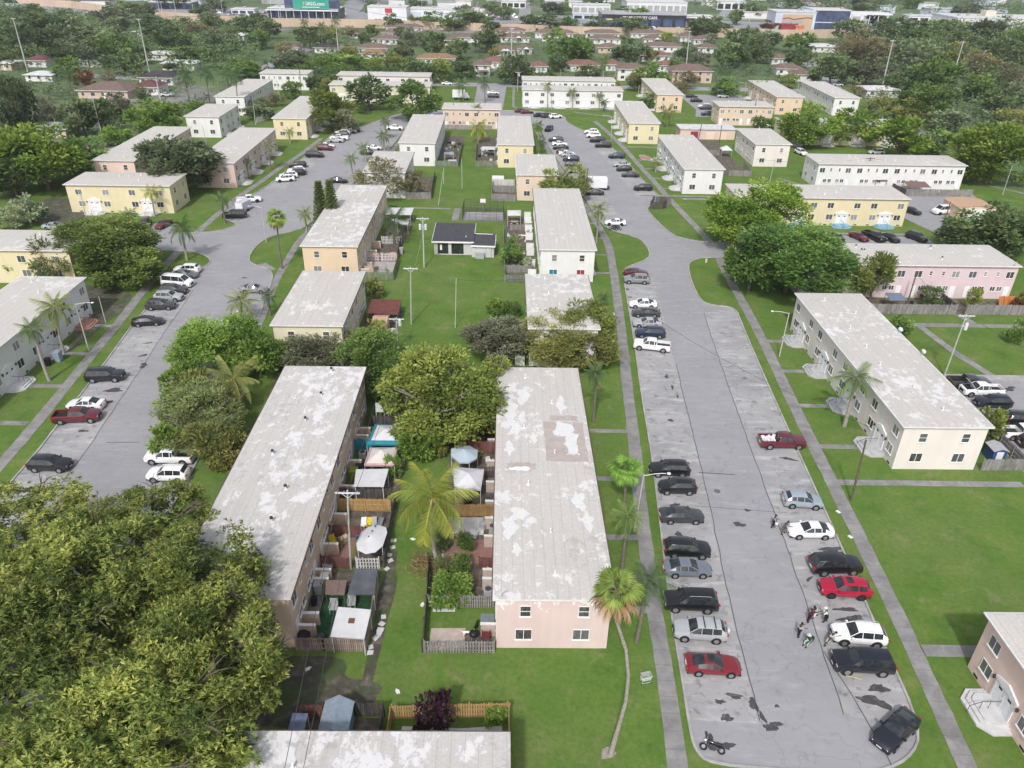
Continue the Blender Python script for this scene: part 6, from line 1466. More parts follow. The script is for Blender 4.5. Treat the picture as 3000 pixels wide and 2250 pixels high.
fence([(-18.5,56.3),(-15.6,56.0)],1.6,'fence_red','red stained fence with white knobs before the brick paved yard'); fence([(-18.6,60.75),(-13.0,60.75)],1.6,'fence_red','dark red fence at the back of the brick paved yard')
fence([(-18.4,64.95),(-12.85,64.95)],1.75,'fence_new','new honey coloured fence showing its rails in the tan block yards',.01,.15,-1); fence([(-18.7,66.75),(-13.1,66.9)],1.7,'fence_dark','dark weathered fence right behind the honey coloured one'); fence([(-18.9,76.2),(-13.0,76.3)],1.7,'tarp_teal','teal painted fence under the blue bordered tent',.0,.2)
fence([(-18.3,81.6),(-13,81.7)],1.7,'fence_dark','dark fence at the far end of the tan block yards')
fence([(-7.25,46.0),(-1.1,46.1)],1.6,'fence_grey','dark grey picket fence closing the dog yard toward the camera',.10,.14); fence([(-7.4,51.25),(-1.3,51.4)],1.6,'fence_grey','grey picket fence between the dog yard and the leafy bush',.07,.14); fence([(-7.3,46.1),(-7.5,51.2),(-7.9,57)],1.6,'fence_dark','dark fence along the grass side of the dog yard',.03)
fence([(-2.9,56.6),(-1.2,56.6)],1.5,'fence_red','short dark red fence by the yellow chair'); fence([(-6.1,64.4),(-1.4,64.4)],1.7,'fence_new','honey brown fence behind the pale yard slab',.01,.15,-1); fence([(-2.9,66.0),(-1.2,66.0)],1.7,'fence_dark','short dark picket fence near the white tent on the right'); fence([(-3.8,71.2),(-1.2,71.3)],1.7,'fence_dark','dark fence beside the grey octagonal gazebo'); fence([(-6.5,76.2),(-1.2,76.2)],1.8,'fence_red','reddish brown fence under the large yellow green tree'); fence([(-5,81.4),(-1.2,81.4)],1.7,'fence_dark','dark fence under the far side of the yellow green tree')
fence([(-16.4,39.3),(-14.5,39.35)],1.7,'fence_red','brown red fence beside the blue grey shed'); fence([(-12.1,39.6),(-9.8,39.6),(-9.65,36.5)],1.7,'fence_dark','nearly black fence right of the blue grey shed')
fence([(-9.05,39.4),(.15,39.85)],1.7,'fence_new','new shadow box fence at the bottom behind the purple tree',.05,.15,1); fence([(-9.1,36),(-9.05,39.3)],1.7,'fence_new','left return of the new shadow box fence',.05); fence([(.18,39.8),(.3,35.5)],1.7,'fence_new','right return of the new shadow box fence',.05)
fence([(-28.2,139.2),(-22.6,139.3)],1.7,'fence_pinkwhite','pink white striped picket fence in the orange block yards',.12,.16); fence([(-27,148.8),(-23,148.95)],1.7,'fence_white','white striped fence behind the dark coconut palm',.12,.16); fence([(-27.6,129.6),(-24.8,129.6),(-21.9,129.75),(-22.2,139)],1.7,'fence_green','mossy grey fence corner in front of the orange block yards'); fence([(-22.5,139.6),(-23.1,149)],1.7,'fence_dark','dark fence along the lawn side of the orange block yards'); fence([(-27.6,132.9),(-26.1,132.9)],1.5,'box_tan','low tan wall panel beside the orange block',.0,.3)
fence([(-25.9,179.5),(-20.1,180.2)],1.8,'fence_grey','grey board fence right of the gnarled tree'); fence([(-20.1,180.3),(-21.0,200)],1.7,'fence_dark','dark side fence of the yard right of the gnarled tree'); fence([(-22,210.3),(-15.8,210.7),(-16.2,236)],1.7,'fence_green','greenish grey fence before the yard of the white lawn block'); fence([(-11.9,236),(-11.2,211.1),(-5.3,211.2)],1.7,'fence_green','weathered fence before the yard of the yellow lawn block')
fence([(-5.5,179.7),(0,179.5)],1.8,'fence_grey','grey brown fence left of the short peach block'); fence([(-5.5,186.8),(0,187)],1.8,'fence_grey','second grey brown fence left of the short peach block'); fence([(-5.6,179.8),(-5.8,196)],1.7,'fence_grey','side fence of the short peach block yard'); fence([(-5.8,193),(-.3,193)],1.7,'fence_white','pale fence behind the white cube tank')
fence([(-1.6,129.8),(2.6,129.75)],1.5,'fence_green','mossy picket fence left of the curtained white block',.12); fence([(-1.6,134.4),(3.2,134.6)],1.6,'fence_grey','grey fence behind the silvery palm'); fence([(-1.6,130),(-1.7,134.4),(-2.4,158)],1.5,'fence_green','mossy fence along the lawn by the curtained white block'); fence([(-1,158.6),(3.4,158.7)],1.4,'fence_grey','low grey fence before the white roofed gazebo')
fence([(60.4,119.0),(75.2,119.3)],1.9,'fence_grey','long weathered grey fence in front of the lilac block, left stretch',.03); fence([(76.8,119.4),(90,119.6)],1.9,'fence_grey','long weathered grey fence in front of the lilac block, right stretch',.03); fence([(75.3,119.4),(75.2,125)],1.7,'fence_dark','dark fence panel dividing the lilac block yards'); fence([(97.5,190.3),(114.4,190.9)],1.8,'fence_grey','brownish grey fence before the long white block'); fence([(97.5,190.4),(96.5,196)],1.7,'fence_dark','dark side fence by the long white block')
fence([(56.2,74.5),(61.5,74.7)],1.7,'fence_grey','weathered fence joined to the corner of the cream block'); fence([(61.5,74.8),(61.2,82.5),(57.5,82.4)],1.7,'fence_grey','weathered fence between the cream block and the parked trucks')
fence([(31.6,175.8),(34.3,175.5),(35.6,177.3)],1.8,'fence_dark','dark board enclosure on the grass corner by the car park'); fence([(35.7,177.4),(37.0,179.6)],1.8,'fence_grey','grey panel at the side of the dark enclosure'); fence([(31.6,176.0),(32.8,180.0),(36.9,179.8)],1.8,'fence_dark','rear boards of the dark enclosure by the car park')
fence([(57,206),(63,206),(63.5,216)],1.7,'fence_grey','grey fence behind the right white block'); fence([(52,228),(60,229)],1.7,'fence_grey','grey fence before the pink garage row'); fence([(-24.2,257.5),(-8,257.5)],1.6,'fence_grey','long grey fence before the closing peach block'); fence([(-86,262),(-82,275)],1.7,'fence_white','pale fence stub by the far left white block')
# ------------------------------------------------------------------ canopies, tents
def sheet_roof(pts,z0,z1,mat,label,name='canopy',thick=.07,post='metal_white',zs=None,legs=True,cat='canopy',extra=None):
    """flat or sloping sheet on posts; pts counterclockwise world, zs heights per corner"""
    ox,oy=pts[0]; P=[(x-ox,y-oy) for x,y in pts]; zs=zs or [z1]*len(P); t=thing(name,fmt(label),cat,(ox,oy,0)); n=len(P); mb=MB()
    ar=sum(P[i][0]*P[(i+1)%n][1]-P[(i+1)%n][0]*P[i][1] for i in range(n))
    if ar<0: P=P[::-1]; zs=zs[::-1]
    vs=[(x,y,z) for (x,y),z in zip(P,zs)]+[(x,y,z-thick) for (x,y),z in zip(P,zs)]
    mb.add(vs,[tuple(range(n)),tuple(range(2*n-1,n-1,-1))]+[(i,n+i,n+(i+1)%n,(i+1)%n) for i in range(n)]); mb.build('roof_sheet',MATS[mat],t)
    if legs:
        cx=sum(p[0] for p in P)/n; cy=sum(p[1] for p in P)/n
        for (x,y),z in list(zip(P,zs))[::max(1,n//4)]: mb=MB(); x,y=cx+(x-cx)*.93,cy+(y-cy)*.93; mb.cyl(x,y,0,z-thick,.045,n=8); mb.build('leg',MATS[post],t)
    return t
def tent(pts,ze,zp,m1,m2,label,border=.16):
    """peaked tent: m1 centre cloth, m2 border valance"""
    ox,oy=pts[0]; P=[(x-ox,y-oy) for x,y in pts]; n=len(P); cx=sum(p[0] for p in P)/n; cy=sum(p[1] for p in P)/n; t=thing('party_tent',fmt(label),'tent',(ox,oy,0))
    I=[(cx+(x-cx)*(1-border),cy+(y-cy)*(1-border)) for x,y in P]; zi=ze+(zp-ze)*border
    ar=sum(P[i][0]*P[(i+1)%n][1]-P[(i+1)%n][0]*P[i][1] for i in range(n))
    if ar<0: P=P[::-1]; I=I[::-1]
    mb=MB(); mb.add([(x,y,zi) for x,y in I]+[(cx,cy,zp)],[(i,(i+1)%n,n) for i in range(n)]); mb.build('cloth',MATS[m1],t)
    mb=MB(); mb.add([(x,y,ze) for x,y in P]+[(x,y,zi) for x,y in I]+[(x,y,ze-.22) for x,y in P],[(i,(i+1)%n,n+(i+1)%n,n+i) for i in range(n)]+[(2*n+i,2*n+(i+1)%n,(i+1)%n,i) for i in range(n)]); mb.build('border',MATS[m2],t)
    for x,y in P[::max(1,n//4)]: mb=MB(); mb.cyl(cx+(x-cx)*.97,cy+(y-cy)*.97,0,ze,.035,n=8); mb.build('leg',MATS['metal_white'],t)
    return t
o=sheet_roof([(-15.15,45.75),(-12.2,45.55),(-12.1,48.6),(-15.1,48.85)],0,2.3,'tarp_white','white sheet roof with a square brown hatch in the turf yard',thick=.12,zs=[2.2,2.2,2.45,2.45])
mb=MB(); mb.box(1.25,1.8,1.35,1.9,2.30,2.38); mb.build('hatch',MATS['com_brown'],o)
sheet_roof([(-14.65,50.7),(-12.2,50.75),(-12.4,53.85),(-14.5,53.84)],0,2.2,'tarp_grey','dark grey sheet roof with a white edge in the yards',zs=[2.1,2.1,2.3,2.3]); sheet_roof([(-16.75,50.9),(-15.0,50.87),(-15.05,52.5),(-17.0,52.45)],0,2.0,'shingle_brown','small brown roof left of the dark grey sheet roof',zs=[1.85,1.85,2.1,2.1],post='fence_dark')
oct_=[(-13.39,60.06),(-12.48,59.73),(-12.25,58.92),(-12.39,56.95),(-12.95,56.06),(-13.85,55.79),(-14.8,56.38),(-15.09,57.4),(-14.84,59.08),(-14.29,59.8)]
t=thing('canopy','large faceted white canopy tilted over the brick yard','canopy',(-13.7,58,0)); P=[(x+13.7,y-58) for x,y in oct_][::-1]; n=len(P); mb=MB(); zz=[2.35+.03*(x*1.0) for x,y in P]
zz=[2.3+.02*x for x,y in P]; mb.add([(x,y,z) for (x,y),z in zip(P,zz)]+[(0,.1,2.72)],[(n,(i+1)%n,i) for i in range(n)]); mb.build('cloth',MATS['tarp_white'],t)
for x,y in P[::3]: mb=MB(); mb.cyl(x*.95,y*.95,0,2.35,.035,n=8); mb.build('leg',MATS['metal_white'],t)
for x,y in ((.15,1.55),(.0,.75),(-.2,-.1)): mb=MB(); mb.cyl(x,y,2.5,2.74,.06,n=8); mb.build('vent_hole',MATS['trim_black'],t)
sheet_roof([(-16.95,66.2),(-13.73,66.25),(-13.67,69.5),(-17.3,69.3)],0,2.4,'tarp_white','white flat tarp roof with a square flap beside the light green bush'); tent([(-16.57,70.21),(-13.14,70.32),(-13.3,73.82),(-16.5,73.65)],2.35,3.2,'tarp_cream','tarp_pink','cream peaked tent with a pink border',.12); tent([(-17.04,74.3),(-12.88,74.35),(-13.2,78.55),(-16.7,78.6)],2.4,3.15,'tarp_white','tarp_teal','white tent with a wide teal border',.24); sheet_roof([(-17.2,82.05),(-16.1,82.08),(-16.3,84.2),(-17.6,84.2)],0,2.0,'tarp_white','small white sheet roof at the far end of the tan block yards')
P=[(-6.9,72.4),(-5.9,71.1),(-4.7,71.1),(-3.85,72.0),(-3.85,73.5),(-5.0,74.5),(-6.1,74.35),(-7.0,73.7)]; tent(P,2.35,2.95,'tarp_blue','tarp_blue','blue grey octagonal gazebo roof in the pink block yard',.06); tent([(-6.05,66.5),(-3.17,66.2),(-2.97,69.9),(-6.5,70.2)],2.3,3.0,'tarp_white','tarp_white','white peaked tent beside the coconut palm',.08)
sheet_roof([(-23.5,111.3),(-18.3,110.8),(-18.55,116.3),(-23.5,116.1)],0,2.2,'sheet_red','rust red corrugated yard roof',post='fence_dark',zs=[2.1,2.1,2.3,2.3]); sheet_roof([(-27.9,160.6),(-22.4,160.7),(-22.4,165.7),(-28.1,165.5)],0,2.4,'sheet_white','white corrugated yard roof at the far end of the orange block'); sheet_roof([(-24.6,155),(-22.3,154.9),(-22.4,158.5),(-26.5,158.5)],0,2.2,'tarp_white','small white tarp behind the dark coconut palm')
tent([(-1.65,161.5),(1.25,161.7),(1.25,165.1),(-1.7,164.9)],2.5,2.9,'tarp_white','tarp_white','white roofed gazebo with a tan table beside the curtained white block',.1); tent([(59.6,226.6),(62.6,226.6),(62.6,229.6),(59.6,229.6)],2.2,3.2,'tarp_white','tarp_white','white pointed tent behind the right white block',.1); tent([(86,197.6),(90,197.6),(90,201),(86,201)],2.1,2.9,'tarp_white','tarp_white','white tent before the long white block',.08); sheet_roof([(98.5,191.5),(104,191.5),(104,195.4),(98.5,195.4)],0,2.2,'shingle_brown','brown roof sheet in the yard of the long white block',post='fence_dark',zs=[2,2,2.4,2.4]); sheet_roof([(92,196.2),(95,196.2),(95,199),(92,199)],0,2.3,'fence_dark','dark pergola roof before the long white block',post='fence_dark')
sheet_roof([(63.5,119.4),(66.4,119.6),(66.7,122.7),(64.0,122.7)],0,2.4,'roof_blue','blue violet sheet roof behind the lilac block fence',post='fence_dark'); sheet_roof([(-20.2,217),(-17.5,217),(-17.5,219.2),(-20.2,219.2)],0,1.9,'shed_blue','pale blue tarp in the white lawn block yard'); sheet_roof([(-10,222),(-6,222),(-6,225.5),(-10,225.5)],0,2.2,'tarp_white','white tarp roof in the yellow lawn block yard'); sheet_roof([(-18.6,211.6),(-16.4,211.7),(-16.4,213.4),(-18.6,213.3)],0,1.3,'sheet_white','white panel over the fence of the white lawn block')
# ------------------------------------------------------------------ sheds
def shed(x0,y0,w_,l_,h,rise,wall,roof,label,axis='y',door=True,ov=.15):
    t=thing('shed',fmt(label),'shed',(x0,y0,0)); mb=MB(); mb.box(0,w_,0,l_,0,h)
    if axis=='y': mb.add([(0,0,h),(w_,0,h),(w_/2,0,h+rise),(0,l_,h),(w_,l_,h),(w_/2,l_,h+rise)],[(0,1,2),(3,5,4)])
    else: mb.add([(0,0,h),(0,l_,h),(0,l_/2,h+rise),(w_,0,h),(w_,l_,h),(w_,l_/2,h+rise)],[(0,2,1),(3,4,5)])
    mb.build('wall',MATS[wall],t); mb=MB(); k=rise/( (w_ if axis=='y' else l_)/2); e=ov*k
    for s in (0,1):
        if axis=='y':
            xe=-ov if s==0 else w_+ov; q=[(xe,-ov,h-e),(w_/2,-ov,h+rise),(w_/2,l_+ov,h+rise),(xe,l_+ov,h-e)]
        else:
            ye=-ov if s==0 else l_+ov; q=[(-ov,ye,h-e),(-ov,l_/2,h+rise),(w_+ov,l_/2,h+rise),(w_+ov,ye,h-e)]
        if (s==0)==(axis=='y'): q=q[::-1]
        mb.add([(x,y,z+.06) for x,y,z in q]+[(x,y,z+.01) for x,y,z in q],[(0,1,2,3),(7,6,5,4),(0,4,5,1),(1,5,6,2),(2,6,7,3),(3,7,4,0)])
        for i in range(1,6):
            u=i/6; a=[q[0][j]+(q[3][j]-q[0][j])*u for j in range(3)]; b2=[q[1][j]+(q[2][j]-q[1][j])*u for j in range(3)]; mb.tube([(a[0],a[1],a[2]+.065),(b2[0],b2[1],b2[2]+.065)],.02,4)
    mb.build('roof',MATS[roof],t)
    if door: mb=MB(); mb.box(w_*.25,w_*.75,-.05,-.005,.05,h*.92); mb.build('door',MATS['plastic_white'],t)
    return t
shed(-14.05,36.6,2.0,2.7,2.1,.65,'shed_blue','shed_blue','blue grey ribbed shed with a gable roof behind the bottom roof'); sheet_roof([(-16.4,36.0),(-15.15,36.0),(-15.25,38.2),(-16.45,38.2)],0,2.2,'roof_blue','small dark blue lean to roof left of the ribbed shed'); shed(-21.8,107.3,2.1,2.9,2.2,.45,'box_tan','shingle_tan','tan shed with an orange brown roof beside the red yard roof','x')
shed(58.2,76.2,1.6,1.8,1.7,.3,'plastic_blue','plastic_grey','blue plastic shed in the fenced corner of the cream block'); shed(101.2,172.2,8.5,7.2,2.7,.5,'wall_peach','shingle_tan','small peach outbuilding with a tan roof beside the cargo van','y')
# ------------------------------------------------------------------ clubhouse
t=thing('clubhouse','small grey clubhouse with a dark roof and two wide dark openings on the lawn','small building',(-16.0,143.3,0))
def hollow(mb,x0,x1,y0,y1,h,op): # wall with openings on the near side
    mb.box(x0,x1,y0+.2,y1,0,h)
    xs=[x0]+[v for o_ in op for v in o_]+[x1]
    for i in range(0,len(xs),2): mb.box(xs[i],xs[i+1],y0,y0+.2,0,h)
    for a,b2 in op: mb.box(a,b2,y0,y0+.2,0,.12); mb.box(a,b2,y0,y0+.2,h-.22,h)
mb=MB(); hollow(mb,.2,7.7,.2,8.6,2.6,[(.9,3.0),(3.6,6.0)]); mb.build('wall',MATS['club_wall'],t)
for a,b2 in ((.9,3.0),(3.6,6.0)): mb=MB(); mb.box(a,b2,.36,.395,.12,2.38); mb.build('window',MATS['car_glass'],t)
mb=MB(); mb.add([(-.15,-.2,2.62),(8.0,-.2,2.62),(8.0,9.1,3.3),(-.15,9.1,3.3),(-.15,-.2,2.84),(8.0,-.2,2.84),(8.0,9.1,3.52),(-.15,9.1,3.52)],[(4,5,6,7),(0,1,5,4),(1,2,6,5),(2,3,7,6),(3,0,4,7),(0,3,2,1)]); mb.build('roof',MATS['shingle_dark'],t)
mb=MB(); mb.box(-.2,8.05,-.26,-.205,2.55,2.86); mb.tube([(-.18,-.2,2.86),(-.18,9.1,3.54)],.05,4); mb.tube([(8.03,3.9,3.17),(8.03,9.1,3.54)],.05,4); mb.build('fascia',MATS['white_paint'],t)
mb=MB(); mb.box(7.7,12.0,-1.0,4.2,0,2.35); mb.build('wing_wall',MATS['club_wall'],t)
mb=MB(); mb.add([(7.6,-1.3,2.38),(12.2,-1.3,2.30),(12.2,4.4,2.62),(7.6,4.4,2.70),(7.6,-1.3,2.56),(12.2,-1.3,2.48),(12.2,4.4,2.80),(7.6,4.4,2.88)],[(4,5,6,7),(0,1,5,4),(1,2,6,5),(2,3,7,6),(3,0,4,7),(0,3,2,1)]); wr=mb.build('wing_roof',MATS['shingle_dark'],t); mb=MB(); mb.add([(7.5,-1.36,2.26),(12.27,-1.36,2.18),(12.27,-1.36,2.52),(7.5,-1.36,2.60)],[(0,1,2,3)]); mb.tube([(12.25,-1.3,2.5),(12.25,4.4,2.82)],.05,4); mb.tube([(7.7,4.45,2.92),(11.6,4.45,2.85)],.07,4); mb.build('fascia',MATS['white_paint'],t)
mb=MB(); mb.box(10.4,11.5,-1.06,-1.003,.0,2.05); d=mb.build('door',MATS['door_green'],t); mb=MB(); mb.box(10.46,11.44,-1.09,-1.062,.05,1.98); mb.build('door_leaf',MATS['club_wall'],d); mb=MB(); mb.cyl(6.4,2.0,2.9,3.35,.07,n=8); mb.build('vent_pipe',MATS['pipe_white'],t); mb=MB(); mb.box(4.6,5.6,3.4,4.0,3.05,3.16); mb.build('roof_hatch',MATS['shingle_dark'],t); mb=MB(); mb.box(1.35,1.75,.30,.345,.9,2.0); mb.build('window_frame',MATS['white_paint'],t)
tb=thing('bin_box','grey box beside the clubhouse door','box',(-7.6,141.5,0)); mb=MB(); mb.box(0,1.7,0,.65,0,1.0); mb.build('body',MATS['plastic_grey'],tb); mb=MB(); mb.box(-.05,1.75,-.05,.7,1.0,1.07); mb.build('lid',MATS['metal_grey'],tb)
# court cage
mb=MB(); mb.poly([(-11.7,164.6),(-2.5,164.6),(-2.6,171.2),(-11.7,171.1)],.012); struct('court',mb,MATS['asphalt_bay'])
t=thing('court_cage','black mesh cage around the small basketball court','fence',(-7.1,167.9,0)); mb=MB(); xs=(-4.5,4.5); ys=(-3.2,3.2); h=3.0
for x,y in [(-4.5+i*1.5,y) for i in range(7) for y in ys]+[(x,y) for y in (-1.6,0,1.6) for x in xs]: mb=MB(); mb.cyl(x,y,0,h,.035,n=6); mb.build('post',MATS['metal_dark'],t)
mb=MB()
for z in (.08,1.5,h): mb.tube([(-4.5,-3.2,z),(4.5,-3.2,z),(4.5,3.2,z),(-4.5,3.2,z),(-4.5,-3.2,z)],.03,5)
mb.build('rail',MATS['metal_dark'],t); mb=MB()
for i in range(0,61):
    x=-4.5+i*.15
    for y in ys: mb.box(x-.006,x+.006,y-.004,y+.004,.05,h)
for i in range(0,43):
    y=-3.2+i*.15
    for x in xs: mb.box(x-.004,x+.004,y-.006,y+.006,.05,h)
for i in range(1,20):
    z=i*.15
    for y in ys: mb.box(-4.5,4.5,y-.004,y+.004,z-.006,z+.006)
    for x in xs: mb.box(x-.004,x+.004,-3.2,3.2,z-.006,z+.006)
mb.build('mesh_panel',MATS['metal_dark'],t)
t=thing('basketball_hoop','basketball hoop with a white board in the caged court','basketball hoop',(-7.3,170.4,0)); mb=MB(); mb.tube([(0,0,0),(0,0,2.7),(0,-.7,3.0)],.06,8); mb.build('pole',MATS['metal_grey'],t); mb=MB(); mb.box(-.6,.6,-.78,-.72,2.6,3.5); mb.build('backboard',MATS['plastic_white'],t); mb=MB(); mb.tube([(math.cos(a)*.23,-1.05+math.sin(a)*.23,2.75) for a in [i*math.pi/6 for i in range(13)]],.02,5); mb.build('rim',MATS['com_orange'],t)
# pink garage row
t=thing('garage_row','long low pinkish garage row with a dark red door','garage',(51.5,249.8,0),R(.9)); mb=MB(); mb.box(.3,17.7,.3,7.2,0,3.0); mb.build('wall',MATS['wall_salmonpale'],t); mb=MB(); mb.box(0,18,0,7.5,3.0,3.22); mb.build('roof',MATS['rf_white'],t)
mb=MB(); mb.box(3.6,6.0,.22,.295,0,2.4); mb.build('door',MATS['com_red'],t)
for x in (8.5,12.5): mb=MB(); mb.box(x,x+2.6,.24,.295,0,2.3); mb.build('door',MATS['wall_salmon'],t)
# trailers, truck
t=thing('box_trailer','big white box trailer parked by the left row of the car park','trailer',(20.4,191.3,0)); mb=MB(); mb.box(-2.4,2.4,-1.2,1.2,.7,3.05); mb.build('box',MATS['trailer_white'],t)
mb=MB(); mb.box(-2.3,3.1,-.9,.9,.5,.68); mb.build('chassis',MATS['trim_black'],t)
for x in (-.5,.4):
    for s in (-1,1): mb=MB(); mb.tube([(x,s*.85,.36),(x,s*1.1,.36)],.36,14); mb.build('wheel',MATS['tyre'],t,True)
mb=MB(); mb.box(-2.44,-2.405,-1.1,1.1,.8,2.95); mb.build('rear_door',MATS['trailer_grey'],t)
t=thing('cargo_trailer','grey white enclosed cargo trailer behind the white pickup','trailer',(-61.2,168.8,0),R(75)); mb=MB(); mb.box(-1.7,1.7,-.95,.95,.45,2.3); mb.add([(1.7,-.95,.45),(1.7,.95,.45),(2.3,0,.45),(1.7,-.95,2.2),(1.7,.95,2.2),(2.2,0,2.1)],[(0,2,5,3),(2,1,4,5),(3,5,4),(0,1,2)]); mb.build('box',MATS['trailer_grey'],t)
for s in (-1,1): mb=MB(); mb.tube([(0,s*.9,.34),(0,s*1.1,.34)],.34,14); mb.build('wheel',MATS['tyre'],t,True)
mb=MB(); mb.box(-1.74,-1.705,-.85,.85,.5,2.2); mb.build('rear_door',MATS['trailer_white'],t); mb=MB(); mb.tube([(2.2,0,.45),(3.3,0,.45)],.05,6); mb.build('tow_bar',MATS['metal_dark'],t)
t=thing('box_truck','white box truck in the drive behind the closing peach block','truck',(-21.8,312.2,0)); mb=MB(); mb.box(-3.2,1.6,-1.15,1.15,.9,3.4); mb.build('box',MATS['trailer_white'],t); mb=MB(); mb.add([(1.7,-1.05,.6),(3.3,-1.05,.6),(3.3,-1.05,1.5),(2.6,-1.0,2.3),(1.7,-1.0,2.4),(1.7,1.05,.6),(3.3,1.05,.6),(3.3,1.05,1.5),(2.6,1.0,2.3),(1.7,1.0,2.4)],[(0,1,2,3,4),(9,8,7,6,5),(1,6,7,2),(3,8,9,4),(0,4,9,5),(2,7,8,3)]); mb.build('cab',MATS['paint_white'],t)
mb=MB(); mb.add([(3.31,-.95,1.52),(3.31,.95,1.52),(2.63,.9,2.28),(2.63,-.9,2.28)],[(0,1,2,3)]); mb.build('windshield',MATS['car_glass'],t)
for x in (-2.0,2.5):
    for s in (-1,1): mb=MB(); mb.tube([(x,s*.85,.45),(x,s*1.1,.45)],.45,14); mb.build('wheel',MATS['tyre'],t,True)
# motorcycles
def moto(x,y,rz,label,fallen=0):
    t=thing('motorcycle',fmt(label),'motorcycle',(x,y,.02+(.16 if fallen else 0)),R(rz)); t.rotation_euler=(R(82*fallen),0,R(rz))
    for wx in (-.68,.68):
        mb=MB(); N=18
        mb.tube([(wx+math.cos(a)*.25,0,.31+math.sin(a)*.25) for a in [i*2*math.pi/N for i in range(N+1)]],.06,8); w_=mb.build('wheel',MATS['tyre'],t,True); mb=MB(); mb.tube([(wx,-.05,.31),(wx,.05,.31)],.13,12); mb.build('hub',MATS['metal_grey'],w_,True)
    mb=MB(); mb.tube([(-.68,0,.31),(-.2,0,.45),(.25,0,.42),(.45,0,.8)],[.06,.13,.13,.06],8); mb.box(-.25,.2,-.14,.14,.25,.55); mb.build('engine',MATS['metal_dark'],t,True); mb=MB(); mb.tube([(-.75,0,.72),(-.4,0,.76),(-.1,0,.74)],[.09,.14,.11],8); mb.build('seat',MATS['plastic_black'],t,True); mb=MB(); mb.tube([(-.1,0,.76),(.15,0,.86),(.4,0,.82)],[.10,.17,.08],10); mb.build('tank',MATS['paint_black'],t,True)
    mb=MB(); mb.tube([(.68,0,.31),(.5,0,.75),(.42,0,1.0)],.035,6); mb.tube([(.42,-.36,1.03),(.45,0,1.0),(.42,.36,1.03)],.02,6); mb.build('fork',MATS['metal_grey'],t,True); mb=MB(); mb.sphere((.55,0,.88),.1,10,6); mb.build('headlight',MATS['lamp_glass'],t,True)
moto(22.2,160.5,-20,'black motorcycle parked beside the lone white sedan'); moto(21.2,160.1,160,'second dark motorcycle behind the first by the lone white sedan'); moto(15.9,36.9,165,'black motorcycle lying tipped in the bottom corner of the car park',1)
# shopping cart
t=thing('shopping_cart','wire shopping cart standing on the grass by the sidewalk','cart',(11.7,43.4,0),R(15)); mb=MB(); w0,w1,l0,l1=.22,.28,.35,.45
for i in range(9):
    u=i/8; z=.45+.5*u; a,b2=l0+(l1-l0)*u,w0+(w1-w0)*u; mb.tube([(-a,-b2,z),(a,-b2,z),(a,b2,z),(-a,b2,z),(-a,-b2,z)],.009,4)
for i in range(11):
    u=-1+i*.2
    for s in (-1,1): mb.tube([(u*l0,s*w0,.45),(u*l1,s*w1,.95)],.008,4)
for i in range(7):
    u=-1+i/3
    for s in (-1,1): mb.tube([(s*l0,u*w0,.45),(s*l1,u*w1,.95)],.008,4)
    mb.tube([(-l0,u*w0,.45),(l0,u*w0,.45)],.008,4)
mb.build('basket',MATS['metal_white'],t); mb=MB(); mb.tube([(-.4,-.2,.12),(.4,-.2,.15),(.36,-.2,.45)],.015,5); mb.tube([(-.4,.2,.12),(.4,.2,.15),(.36,.2,.45)],.015,5); mb.tube([(-.4,-.2,.12),(-.36,-.2,.45)],.015,5); mb.tube([(-.4,.2,.12),(-.36,.2,.45)],.015,5); mb.build('frame',MATS['metal_white'],t); mb=MB(); mb.tube([(-.5,-.27,1.02),(-.5,.27,1.02)],.022,6); mb.build('handle',MATS['com_red'],t)
for x in (-.4,.4):
    for y in (-.2,.2): mb=MB(); mb.tube([(x,y-.02,.06),(x,y+.02,.06)],.06,10); mb.build('wheel',MATS['tyre'],t)

def simple(name,cat,label,mb,mat,loc,rz=0,group=None,smooth=False):
    o=mb.build(name,MATS[mat],None,smooth,loc); o.rotation_euler=(0,0,R(rz)); return tag(o,fmt(label),cat,group,'thing')
mb=MB(); mb.tube([(0,0,.05),(.5,-.12,.05),(1.2,-.36,.05)],.035,6); simple('pole_stick','stick','yellow stick lying on the asphalt below the big black SUV',mb,'sign_yellow',(29.0,44.4,.02))
for i,(x,y) in enumerate(((36.2,66.3),(36.0,62.2))): mb=MB(); mb.box(-.18,.18,-.25,.25,0,.03); simple('litter','litter',('white sheet of litter on the grass verge near the pale blue hatchback','white scrap on the sidewalk beside the white sedan')[i],mb,'plastic_white',(x,y,.035),30)
t=thing('fire_hydrant','pale fire hydrant on the grass island at the lot entrance','hydrant',(37.5,141.9,0)); mb=MB(); mb.cyl(0,0,0,.1,.2,n=10); mb.cyl(0,0,.1,.6,.13,n=10); mb.cyl(0,0,.6,.78,.16,.06,n=10); mb.build('body',MATS['hat_cream'],t,True); mb=MB(); mb.tube([(-.24,0,.45),(.24,0,.45)],.07,8); mb.build('outlet',MATS['hat_cream'],t,True)
